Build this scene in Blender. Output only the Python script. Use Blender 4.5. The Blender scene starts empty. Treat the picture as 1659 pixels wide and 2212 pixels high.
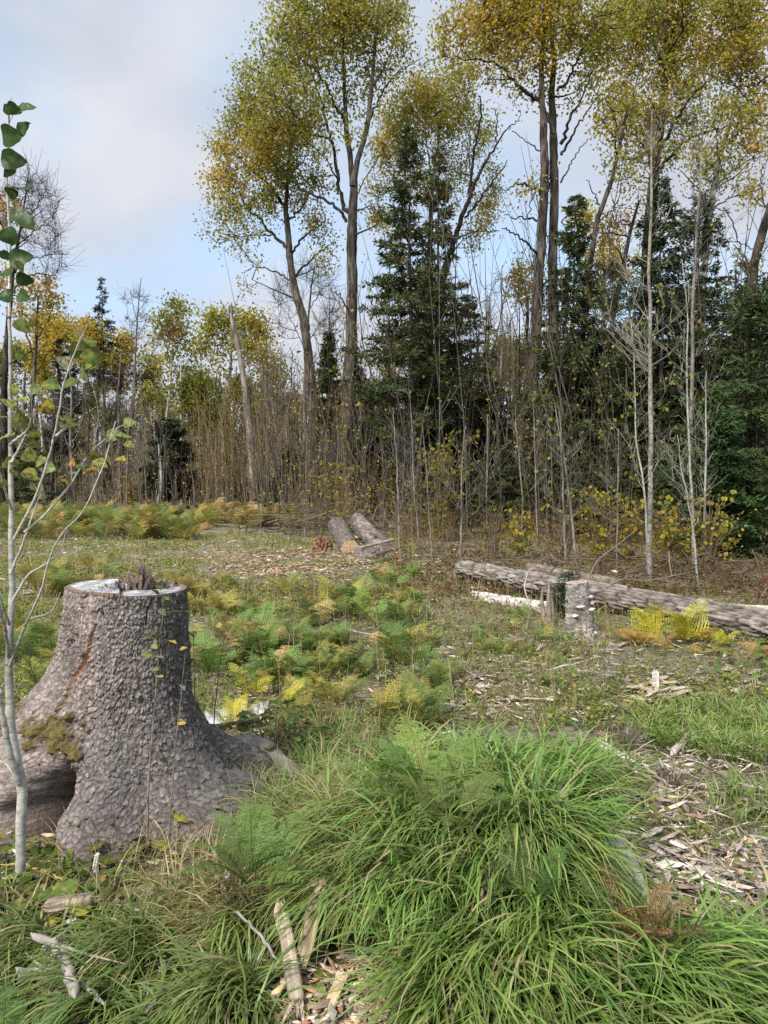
import bpy, math
import numpy as np
from mathutils import Vector, Matrix

rng = np.random.default_rng(11)
R_ = math.radians
sc = bpy.context.scene
COL = sc.collection
FPX = 1664.0                      # focal length in units of a 1659 x 2212 picture
EYE = 1.5
PITCH = math.atan((1106 - 1015) / FPX)

# ------------------------------------------------------------------ camera
cd = bpy.data.cameras.new('camera'); cam = bpy.data.objects.new('camera', cd); COL.objects.link(cam)
cam.location = (0, 0, EYE); cam.rotation_euler = (math.pi / 2 - PITCH, 0, 0)
cd.sensor_fit = 'VERTICAL'; cd.sensor_height = 24; cd.lens = 24 * FPX / 2212
cd.clip_end = 3000; cd.clip_start = 0.05
sc.camera = cam

# ------------------------------------------------------------------ sky and sun
EL, AZ = R_(48), R_(215)          # azimuth clockwise from +Y: behind the camera, to the left
w = bpy.data.worlds.new('World'); sc.world = w; w.use_nodes = True
nt = w.node_tree; N = nt.nodes; L = nt.links; N.clear()
out = N.new('ShaderNodeOutputWorld'); bg = N.new('ShaderNodeBackground'); bg.inputs['Strength'].default_value = 0.1
sky = N.new('ShaderNodeTexSky'); sky.sky_type = 'NISHITA'; sky.sun_disc = False
sky.sun_elevation = EL; sky.sun_rotation = AZ
hs = N.new('ShaderNodeHueSaturation'); hs.inputs['Saturation'].default_value = 0.85; hs.inputs['Value'].default_value = 1.0
L.new(sky.outputs[0], hs.inputs['Color'])
tc = N.new('ShaderNodeTexCoord'); mp = N.new('ShaderNodeMapping'); mp.inputs['Scale'].default_value = (1.5, 1.5, 2.6)
mp.inputs['Location'].default_value = (0.7, 2.1, 0.35)
L.new(tc.outputs['Generated'], mp.inputs[0])
n1 = N.new('ShaderNodeTexNoise'); n1.inputs['Scale'].default_value = 1.5; n1.inputs['Detail'].default_value = 7; n1.inputs['Roughness'].default_value = 0.48
n1.inputs['Distortion'].default_value = 0.35
L.new(mp.outputs[0], n1.inputs['Vector'])
cr = N.new('ShaderNodeValToRGB'); cr.color_ramp.elements[0].position = 0.33; cr.color_ramp.elements[1].position = 0.53
L.new(n1.outputs[0], cr.inputs[0])
n2 = N.new('ShaderNodeTexNoise'); n2.inputs['Scale'].default_value = 2.3; n2.inputs['Detail'].default_value = 6; n2.inputs['Roughness'].default_value = 0.5
L.new(mp.outputs[0], n2.inputs['Vector'])
cc = N.new('ShaderNodeValToRGB'); cc.color_ramp.elements[0].position = 0.36; cc.color_ramp.elements[1].position = 0.66
cc.color_ramp.elements[0].color = (0.55, 0.59, 0.68, 1); cc.color_ramp.elements[1].color = (0.72, 0.75, 0.81, 1)
L.new(n2.outputs[0], cc.inputs[0])
vm = N.new('ShaderNodeVectorMath'); vm.operation = 'SCALE'; vm.inputs['Scale'].default_value = 3.9
L.new(cc.outputs[0], vm.inputs[0])
# clear gaps: pale blue air seen through thin cloud
vb = N.new('ShaderNodeMix'); vb.data_type = 'RGBA'; vb.inputs[0].default_value = 0.62
L.new(hs.outputs[0], vb.inputs[6]); vb.inputs[7].default_value = (1.75, 2.45, 3.3, 1)
mx = N.new('ShaderNodeMix'); mx.data_type = 'RGBA'
L.new(cr.outputs[0], mx.inputs[0]); L.new(vb.outputs[2], mx.inputs[6]); L.new(vm.outputs[0], mx.inputs[7])
L.new(mx.outputs[2], bg.inputs['Color']); L.new(bg.outputs[0], out.inputs[0])
ld = bpy.data.lights.new('sun', 'SUN'); ld.energy = 2.2; ld.angle = R_(18); ld.color = (1.0, 0.95, 0.88)
sun = bpy.data.objects.new('sun', ld); COL.objects.link(sun)
sd = Vector((math.sin(AZ) * math.cos(EL), math.cos(AZ) * math.cos(EL), math.sin(EL)))
sun.rotation_euler = sd.to_track_quat('Z', 'Y').to_euler()
sc.view_settings.view_transform = 'Standard'; sc.view_settings.look = 'None'
sc.view_settings.exposure = 1.5; sc.view_settings.gamma = 1.0; sc.view_settings.use_curve_mapping = False
sc.cycles.max_bounces = 6; sc.cycles.diffuse_bounces = 3; sc.cycles.transmission_bounces = 4
sc.cycles.use_denoising = False

# ------------------------------------------------------------------ numeric helpers
_T = np.random.default_rng(3).random((256, 256))
def vnoise(x, y):
    xi = np.floor(x).astype(int); yi = np.floor(y).astype(int); fx = x - xi; fy = y - yi
    fx = fx * fx * (3 - 2 * fx); fy = fy * fy * (3 - 2 * fy)
    a = _T[xi & 255, yi & 255]; b = _T[(xi + 1) & 255, yi & 255]; c = _T[xi & 255, (yi + 1) & 255]; d = _T[(xi + 1) & 255, (yi + 1) & 255]
    return (a * (1 - fx) + b * fx) * (1 - fy) + (c * (1 - fx) + d * fx) * fy - 0.5
def fbm(x, y, o=4):
    s = 0; a = 1
    for k in range(o):
        s = s + a * vnoise(x * 2 ** k + 17 * k, y * 2 ** k + 31 * k); a *= .5
    return s
def cells(u, v, wrap=None):
    """jittered cells: distance to nearest, second nearest, random id of the nearest, offset to it"""
    iu = np.floor(u).astype(int); iv = np.floor(v).astype(int)
    f1 = np.full(u.shape, 9.); f2 = np.full(u.shape, 9.); idd = np.zeros(u.shape); du = np.zeros(u.shape); dv = np.zeros(u.shape)
    for a in (-1, 0, 1):
        for b in (-1, 0, 1):
            cu = iu + a; cv = iv + b
            ku = cu % wrap if wrap else cu
            pu = cu + _T[ku & 255, cv & 255]; pv = cv + _T[(ku + 77) & 255, (cv + 33) & 255]
            d = np.hypot(pu - u, pv - v); r = _T[(ku + 121) & 255, (cv + 201) & 255]
            m = d < f1
            f2 = np.where(m, f1, np.minimum(f2, d)); idd = np.where(m, r, idd); du = np.where(m, u - pu, du); dv = np.where(m, v - pv, dv)
            f1 = np.where(m, d, f1)
    return f1, f2, idd, du, dv

def h(x, y):
    x = np.asarray(x, float); y = np.asarray(y, float)
    r = np.hypot(x, y); near = np.exp(-(r / 14.) ** 2)
    z = 0.16 * vnoise(x * .35 + 5, y * .35 + 9) * (.4 + near) + (0.075 * vnoise(x * 1.3, y * 1.3) + 0.04 * vnoise(x * 4 + 7, y * 4) + .018 * vnoise(x * 11, y * 11 + 5)) * (.3 + near)
    z = z + 0.17 * np.exp(-(((x - .55) / .75) ** 2 + ((y - 2.75) / .75) ** 2)) - .05 * np.exp(-(((x + .9) / .8) ** 2 + ((y - 2.3) / .5) ** 2))
    z = z + 0.5 * np.clip((y - 30) / 60, 0, 3) * 1.0
    return z
_cp, _sp = math.cos(PITCH), math.sin(PITCH)
def ray(px, py):
    dx = (np.asarray(px, float) - 829.5) / FPX; dz = -(np.asarray(py, float) - 1106) / FPX
    return dx, _cp + dz * _sp, -_sp + dz * _cp
def W(px, py, Y):
    dx, dy, dz = ray(px, py); t = Y / dy
    return np.stack(np.broadcast_arrays(dx * t, dy * t, EYE + dz * t), -1).astype(float)
def G(px, py):
    dx, dy, dz = ray(px, py); dz = np.minimum(dz, -.012); z = 0.
    for _ in range(12):
        t = (z - EYE) / dz; z = .5 * z + .5 * h(dx * t, dy * t)
    return np.stack(np.broadcast_arrays(dx * t, dy * t, h(dx * t, dy * t)), -1)
def proj(p):
    x, y, z = p[..., 0], p[..., 1], p[..., 2] - EYE
    f = y * _cp - z * _sp; u = y * _sp + z * _cp
    return 829.5 + FPX * x / f, 1106 - FPX * u / f
def onground(px, Y):
    x = (px - 829.5) / FPX * Y; return np.array([x, Y, float(h(x, Y))])

TRI = [0]
def make_mesh(name, V, F, mat, col=None, smooth=False):
    """V (n,3); F a list of (m,k) index arrays; col (n,3) per-vertex colour"""
    me = bpy.data.meshes.new(name)
    V = np.asarray(V, np.float32); F = [np.asarray(f, np.int32) for f in (F if isinstance(F, list) else [F]) if len(f)]
    me.vertices.add(len(V)); me.vertices.foreach_set('co', V.ravel())
    li = np.concatenate([f.ravel() for f in F]); tot = np.concatenate([np.full(len(f), f.shape[1], np.int32) for f in F])
    st = np.concatenate([[0], np.cumsum(tot)[:-1]]).astype(np.int32)
    me.loops.add(len(li)); me.loops.foreach_set('vertex_index', li)
    me.polygons.add(len(tot)); me.polygons.foreach_set('loop_start', st); me.polygons.foreach_set('loop_total', tot)
    me.polygons.foreach_set('use_smooth', np.full(len(tot), smooth))
    if col is not None:
        a = me.color_attributes.new('col', 'FLOAT_COLOR', 'POINT')
        c = np.ones((len(V), 4), np.float32); c[:, :3] = col; a.data.foreach_set('color', c.ravel())
    me.update(calc_edges=True); me.materials.append(mat)
    TRI[0] += int((tot - 2).sum())
    return me
def link(name, me, parent=None, loc=(0, 0, 0), rot=None, scale=None):
    o = bpy.data.objects.new(name, me); COL.objects.link(o); o.location = loc
    if rot is not None: o.rotation_euler = rot
    if scale is not None: o.scale = scale if hasattr(scale, '__len__') else (scale,) * 3
    if parent is not None: o.parent = parent
    return o
def part(name, V, F, mat, parent, col=None, smooth=False, kind=None, label=None):
    V = np.asarray(V, float)
    if parent is not None: V = V - np.array(parent.location)
    o = link(name, make_mesh(name, V, F, mat, col, smooth), parent)
    if kind: o['kind'] = kind
    if label: o['label'] = label
    return o
def tag(o, label, cat, group=None, kind=None):
    if label: o['label'] = label
    if cat: o['category'] = cat
    if group: o['group'] = group
    if kind: o['kind'] = kind
    return o
def thing(name, label, cat, loc=(0, 0, 0), group=None):
    o = bpy.data.objects.new(name, None); COL.objects.link(o); o.location = [float(v) for v in loc]; o.empty_display_size = .1
    return tag(o, label, cat, group)
def copytree(src, loc, rz=0., s=1., label=None, group=None, tint=None, tilt=(0, 0)):
    c = src.copy(); COL.objects.link(c); c.location = [float(v) for v in loc]; c.rotation_euler = (tilt[0], tilt[1], rz); c.scale = (s,) * 3
    if label: c['label'] = label
    if group: c['group'] = group
    if tint is not None: c.color = (*tint, 1)
    for ch in src.children:
        d = ch.copy(); COL.objects.link(d); d.parent = c
        if tint is not None: d.color = (*tint, 1)
        for g in ch.children:
            e = g.copy(); COL.objects.link(e); e.parent = d
            if tint is not None: e.color = (*tint, 1)
    return c

class Bag:
    def __init__(s): s.V = []; s.F = {}; s.C = []; s.n = 0
    def add(s, V, Fs, col=None):
        V = np.asarray(V, float).reshape(-1, 3)
        for f in (Fs if isinstance(Fs, list) else [Fs]):
            f = np.asarray(f); s.F.setdefault(f.shape[1], []).append(f + s.n)
        s.V.append(V); s.n += len(V)
        c = np.zeros((len(V), 3)); c[:] = .3 if col is None else col
        s.C.append(c); return s
    def get(s): return np.concatenate(s.V), [np.concatenate(v) for v in s.F.values()], np.concatenate(s.C)
    def part(s, name, mat, parent, **k):
        if not s.n: return None
        V, F, C = s.get(); return part(name, V, F, mat, parent, col=C, **k)

def frames(P):
    T = np.gradient(P, axis=-2); T /= np.linalg.norm(T, axis=-1, keepdims=True) + 1e-9
    d = P[..., -1:, :] - P[..., :1, :]
    ref = np.where(np.abs(d[..., 2:3]) > .8 * np.linalg.norm(d, axis=-1, keepdims=True), np.array([1., .13, 0]), np.array([.05, .1, 1.]))
    A = np.cross(T, ref); A /= np.linalg.norm(A, axis=-1, keepdims=True) + 1e-9
    return T, A, np.cross(T, A)
def tubes(P, R, k=5, cap=True):
    """P (m,n,3), R (m,n) -> verts, quads [, caps]"""
    P = np.asarray(P, float); R = np.asarray(R, float)
    if P.ndim == 2: P = P[None]; R = R[None]
    m, n = R.shape; T, A, B = frames(P)
    th = np.arange(k) * 2 * np.pi / k
    V = P[:, :, None] + R[:, :, None, None] * (np.cos(th)[None, None, :, None] * A[:, :, None] + np.sin(th)[None, None, :, None] * B[:, :, None])
    idx = np.arange(m * n * k).reshape(m, n, k)
    a = idx[:, :-1]; b = idx[:, 1:]
    q = np.stack([a, np.roll(a, -1, 2), np.roll(b, -1, 2), b], -1).reshape(-1, 4)
    return V.reshape(-1, 3), q
def resample(P, n):
    P = np.asarray(P, float); d = np.r_[0, np.cumsum(np.linalg.norm(np.diff(P[:, :3], axis=0), axis=1))]
    t = np.linspace(0, d[-1], n)
    # smooth Catmull-like: linear then blur
    Q = np.stack([np.interp(t, d, P[:, i]) for i in range(P.shape[1])], 1)
    if n > 6:
        K = Q.copy(); K[1:-1] = .25 * Q[:-2] + .5 * Q[1:-1] + .25 * Q[2:]; Q = K
    return Q
def ringdir(k): a = rng.uniform(0, 2 * np.pi, k); return np.stack([np.cos(a), np.sin(a), np.zeros(k)], 1)
def rdir(n):
    v = rng.normal(size=(n, 3)); return v / np.linalg.norm(v, axis=1, keepdims=True)
def kites(C, D, Lh, Wd, Nrm=None, lift=.0):
    """leaf-sized kites: base at C, tip at C + D*Lh; width Wd"""
    n = len(C); D = D / (np.linalg.norm(D, axis=1, keepdims=True) + 1e-9)
    S = np.cross(D, rdir(n) if Nrm is None else Nrm); S /= np.linalg.norm(S, axis=1, keepdims=True) + 1e-9
    Lh = np.broadcast_to(Lh, n)[:, None]; Wd = np.broadcast_to(Wd, n)[:, None]
    U = np.cross(S, D) * lift * Lh
    V = np.stack([C, C + D * Lh * .45 + S * Wd * .5 + U, C + D * Lh, C + D * Lh * .45 - S * Wd * .5 + U], 1)
    return V.reshape(-1, 3), np.arange(4 * n).reshape(n, 4)
def roundleaf(C, D, sz, Nrm=None):
    """six-sided small leaves"""
    n = len(C); D = D / (np.linalg.norm(D, axis=1, keepdims=True) + 1e-9)
    S = np.cross(D, rdir(n) if Nrm is None else Nrm); S /= np.linalg.norm(S, axis=1, keepdims=True) + 1e-9
    sz = np.broadcast_to(sz, n)[:, None]
    P = [(0, 0), (.25, .48), (.68, .42), (1.05, 0), (.68, -.42), (.25, -.48)]
    V = np.stack([C + D * sz * a + S * sz * b for a, b in P], 1)
    i = np.arange(6 * n).reshape(n, 6)
    return V.reshape(-1, 3), [i[:, [0, 1, 2, 3]], i[:, [0, 3, 4, 5]]]
def palette(cols, n, jit=.14):
    cols = np.asarray(cols, float); c = cols[rng.integers(0, len(cols), n)]
    return np.clip(c * (1 + rng.normal(0, jit, (n, 1))) * (1 + rng.normal(0, jit * .3, (n, 3))), .004, .9)

# ------------------------------------------------------------------ materials
def newmat(name):
    m = bpy.data.materials.new(name); m.use_nodes = True; nt = m.node_tree; nt.nodes.clear()
    o = nt.nodes.new('ShaderNodeOutputMaterial'); p = nt.nodes.new('ShaderNodeBsdfPrincipled'); nt.links.new(p.outputs[0], o.inputs[0])
    return m, nt, p, o
def attrcol(nt, noise=0., scale=30.):
    a = nt.nodes.new('ShaderNodeAttribute'); a.attribute_name = 'col'
    oi = nt.nodes.new('ShaderNodeObjectInfo')
    m = nt.nodes.new('ShaderNodeMix'); m.data_type = 'RGBA'; m.blend_type = 'MULTIPLY'; m.inputs[0].default_value = 1
    nt.links.new(a.outputs['Color'], m.inputs[6]); nt.links.new(oi.outputs['Color'], m.inputs[7])
    c = m.outputs[2]
    if noise:
        t = nt.nodes.new('ShaderNodeTexCoord'); n = nt.nodes.new('ShaderNodeTexNoise'); n.inputs['Scale'].default_value = scale; n.inputs['Detail'].default_value = 5
        nt.links.new(t.outputs['Object'], n.inputs['Vector'])
        r = nt.nodes.new('ShaderNodeMapRange'); r.inputs['From Min'].default_value = .3; r.inputs['From Max'].default_value = .7
        r.inputs['To Min'].default_value = 1 - noise; r.inputs['To Max'].default_value = 1 + noise
        nt.links.new(n.outputs[0], r.inputs[0])
        s = nt.nodes.new('ShaderNodeVectorMath'); s.operation = 'SCALE'; nt.links.new(c, s.inputs[0]); nt.links.new(r.outputs[0], s.inputs['Scale'])
        c = s.outputs[0]
    return c
def leafmat(name, trans=.3, rough=.55, noise=0., scale=30, spec=.3):
    m, nt, p, o = newmat(name); c = attrcol(nt, noise, scale)
    nt.links.new(c, p.inputs['Base Color']); p.inputs['Roughness'].default_value = rough; p.inputs['Specular IOR Level'].default_value = spec
    if trans:
        t = nt.nodes.new('ShaderNodeBsdfTranslucent'); nt.links.new(c, t.inputs[0])
        x = nt.nodes.new('ShaderNodeMixShader'); x.inputs[0].default_value = trans
        nt.links.new(p.outputs[0], x.inputs[1]); nt.links.new(t.outputs[0], x.inputs[2]); nt.links.new(x.outputs[0], o.inputs[0])
    return m
def stuffmat(name, noise=.3, scale=25, bump=.4, rough=.85, stretch=(1, 1, 1)):
    m, nt, p, o = newmat(name); c = attrcol(nt, noise, scale)
    nt.links.new(c, p.inputs['Base Color']); p.inputs['Roughness'].default_value = rough; p.inputs['Specular IOR Level'].default_value = .15
    if bump:
        t = nt.nodes.new('ShaderNodeTexCoord'); mp = nt.nodes.new('ShaderNodeMapping'); mp.inputs['Scale'].default_value = stretch
        n = nt.nodes.new('ShaderNodeTexNoise'); n.inputs['Scale'].default_value = scale * 2; n.inputs['Detail'].default_value = 6; n.inputs['Roughness'].default_value = .65
        nt.links.new(t.outputs['Object'], mp.inputs[0]); nt.links.new(mp.outputs[0], n.inputs['Vector'])
        b = nt.nodes.new('ShaderNodeBump'); b.inputs['Strength'].default_value = bump; b.inputs['Distance'].default_value = .02
        nt.links.new(n.outputs[0], b.inputs['Height']); nt.links.new(b.outputs[0], p.inputs['Normal'])
    return m
def barkmat(name, c1, c2, scale=18, stretch=.25, bump=.8, dist=.03, rings=0):
    m, nt, p, o = newmat(name); nd = nt.nodes
    t = nd.new('ShaderNodeTexCoord'); mp = nd.new('ShaderNodeMapping'); mp.inputs['Scale'].default_value = (1, 1, stretch)
    n = nd.new('ShaderNodeTexNoise'); n.inputs['Scale'].default_value = scale; n.inputs['Detail'].default_value = 8; n.inputs['Roughness'].default_value = .7; n.inputs['Distortion'].default_value = .4
    nt.links.new(t.outputs['Object'], mp.inputs[0]); nt.links.new(mp.outputs[0], n.inputs['Vector'])
    r = nd.new('ShaderNodeValToRGB'); r.color_ramp.elements[0].position = .38; r.color_ramp.elements[1].position = .62
    r.color_ramp.elements[0].color = (*c1, 1); r.color_ramp.elements[1].color = (*c2, 1)
    nt.links.new(n.outputs[0], r.inputs[0])
    # big patches of tone along the stem (lichen, wet bark)
    g = nd.new('ShaderNodeTexNoise'); g.inputs['Scale'].default_value = 1.6; g.inputs['Detail'].default_value = 4
    nt.links.new(t.outputs['Object'], g.inputs['Vector'])
    mr = nd.new('ShaderNodeMapRange'); mr.inputs['From Min'].default_value = .35; mr.inputs['From Max'].default_value = .65; mr.inputs['To Min'].default_value = .6; mr.inputs['To Max'].default_value = 1.35
    nt.links.new(g.outputs[0], mr.inputs[0])
    s = nd.new('ShaderNodeVectorMath'); s.operation = 'SCALE'; nt.links.new(r.outputs[0], s.inputs[0]); nt.links.new(mr.outputs[0], s.inputs['Scale'])
    oi = nd.new('ShaderNodeObjectInfo'); mm = nd.new('ShaderNodeMix'); mm.data_type = 'RGBA'; mm.blend_type = 'MULTIPLY'; mm.inputs[0].default_value = 1
    nt.links.new(s.outputs[0], mm.inputs[6]); nt.links.new(oi.outputs['Color'], mm.inputs[7])
    c = mm.outputs[2]
    if rings:                                                     # dark lenticel bands of birch bark
        mp2 = nd.new('ShaderNodeMapping'); mp2.inputs['Scale'].default_value = (1, 1, rings)
        n3 = nd.new('ShaderNodeTexNoise'); n3.inputs['Scale'].default_value = 5; n3.inputs['Detail'].default_value = 5
        nt.links.new(t.outputs['Object'], mp2.inputs[0]); nt.links.new(mp2.outputs[0], n3.inputs['Vector'])
        r3 = nd.new('ShaderNodeValToRGB'); r3.color_ramp.elements[0].position = .60 if rings > 10 else .56; r3.color_ramp.elements[1].position = .72 if rings > 10 else .62
        nt.links.new(n3.outputs[0], r3.inputs[0])
        x = nd.new('ShaderNodeMix'); x.data_type = 'RGBA'; nt.links.new(r3.outputs[0], x.inputs[0]); nt.links.new(c, x.inputs[6]); x.inputs[7].default_value = (.10, .085, .07, 1) if rings > 10 else (.05, .045, .04, 1)
        c = x.outputs[2]
    nt.links.new(c, p.inputs['Base Color']); p.inputs['Roughness'].default_value = .9; p.inputs['Specular IOR Level'].default_value = .12
    b = nd.new('ShaderNodeBump'); b.inputs['Strength'].default_value = bump; b.inputs['Distance'].default_value = dist
    nt.links.new(n.outputs[0], b.inputs['Height']); nt.links.new(b.outputs[0], p.inputs['Normal'])
    return m
M_leaf = leafmat('autumn_leaf', .55, .7, spec=.08)
M_grass = leafmat('grass_blade', .3, .42, spec=.45)
M_fern = leafmat('fern_leaf', .35)
M_nearleaf = leafmat('broad_leaf', .35, .45, noise=.35, scale=60)
M_needle = leafmat('conifer_needles', .2, .75, spec=.04)
M_chip = stuffmat('wood_chip', .3, 40, .3)
M_twig = stuffmat('twig_bark', .25, 12, 0)
M_stump = stuffmat('stump_bark', .34, 55, .8)
M_cut = stuffmat('cut_wood', .22, 30, .5, stretch=(1, 1, .3))
M_rot = stuffmat('weathered_wood', .4, 14, .9, stretch=(1, 1, 1))
M_poplar = barkmat('poplar_bark', (.022, .018, .015), (.17, .145, .12), 13, .16, 1., .09)
M_darkbark = barkmat('dark_poplar_bark', (.014, .012, .010), (.085, .073, .062), 10, .3, 1., .05)
M_palebark = barkmat('pale_upper_bark', (.10, .09, .075), (.34, .32, .28), 8, .6, .6, .03, rings=3.)
M_birch = barkmat('white_birch_bark', (.38, .36, .33), (.62, .60, .57), 14, 2.5, .6, .01, rings=7.)
M_grey = barkmat('grey_sapling_bark', (.11, .10, .085), (.29, .265, .225), 22, .5, .4, .01)
M_aspen = barkmat('smooth_aspen_bark', (.26, .255, .22), (.48, .47, .42), 26, 2.0, .35, .005, rings=12.)
M_snag = barkmat('dead_snag_wood', (.08, .065, .055), (.32, .28, .24), 8, .15, 1., .05)

# ground
m, nt, p, o = newmat('forest_floor'); nd = nt.nodes; M_ground = m
t = nd.new('ShaderNodeTexCoord')
def gn(scale, det, rough=.6):
    n = nd.new('ShaderNodeTexNoise'); n.inputs['Scale'].default_value = scale; n.inputs['Detail'].default_value = det; n.inputs['Roughness'].default_value = rough
    nt.links.new(t.outputs['Object'], n.inputs['Vector']); return n.outputs[0]
def rmp(src, stops):
    r = nd.new('ShaderNodeValToRGB'); e = r.color_ramp.elements
    while len(e) < len(stops): e.new(.5)
    for k, (pos, c) in enumerate(stops): e[k].position = pos; e[k].color = (*c, 1)
    nt.links.new(src, r.inputs[0]); return r.outputs[0]
A_ = rmp(gn(14, 10, .75), [(.3, (.06, .046, .032)), (.42, (.14, .115, .08)), (.52, (.24, .205, .15)), (.66, (.42, .37, .30))])
B_ = rmp(gn(9, 9, .75), [(.32, (.06, .07, .028)), (.48, (.15, .165, .06)), (.64, (.27, .26, .12))])
f_ = rmp(gn(1.1, 6, .7), [(.46, (0, 0, 0)), (.62, (1, 1, 1))])
mx = nd.new('ShaderNodeMix'); mx.data_type = 'RGBA'; nt.links.new(f_, mx.inputs[0]); nt.links.new(A_, mx.inputs[6]); nt.links.new(B_, mx.inputs[7])
nt.links.new(mx.outputs[2], p.inputs['Base Color']); p.inputs['Roughness'].default_value = .95; p.inputs['Specular IOR Level'].default_value = .1
b = nd.new('ShaderNodeBump'); b.inputs['Strength'].default_value = 1; b.inputs['Distance'].default_value = .03
nt.links.new(gn(30, 8, .8), b.inputs['Height']); nt.links.new(b.outputs[0], p.inputs['Normal'])

# ------------------------------------------------------------------ ground
n = 310
u = np.linspace(-1, 1, n)
gx = np.sinh(u * 7.2) / np.sinh(7.2) * 700; gy = 3.2 + np.sinh(u * 7.0) / np.sinh(7.0) * 700
X, Yg = np.meshgrid(gx, gy, indexing='ij'); Z = h(X, Yg)
i = np.arange(n * n).reshape(n, n)
q = np.stack([i[:-1, :-1], i[1:, :-1], i[1:, 1:], i[:-1, 1:]], -1).reshape(-1, 4)
g = part('ground', np.stack([X, Yg, Z], -1).reshape(-1, 3), q, M_ground, None, smooth=True); tag(g, None, None, kind='structure')

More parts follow.
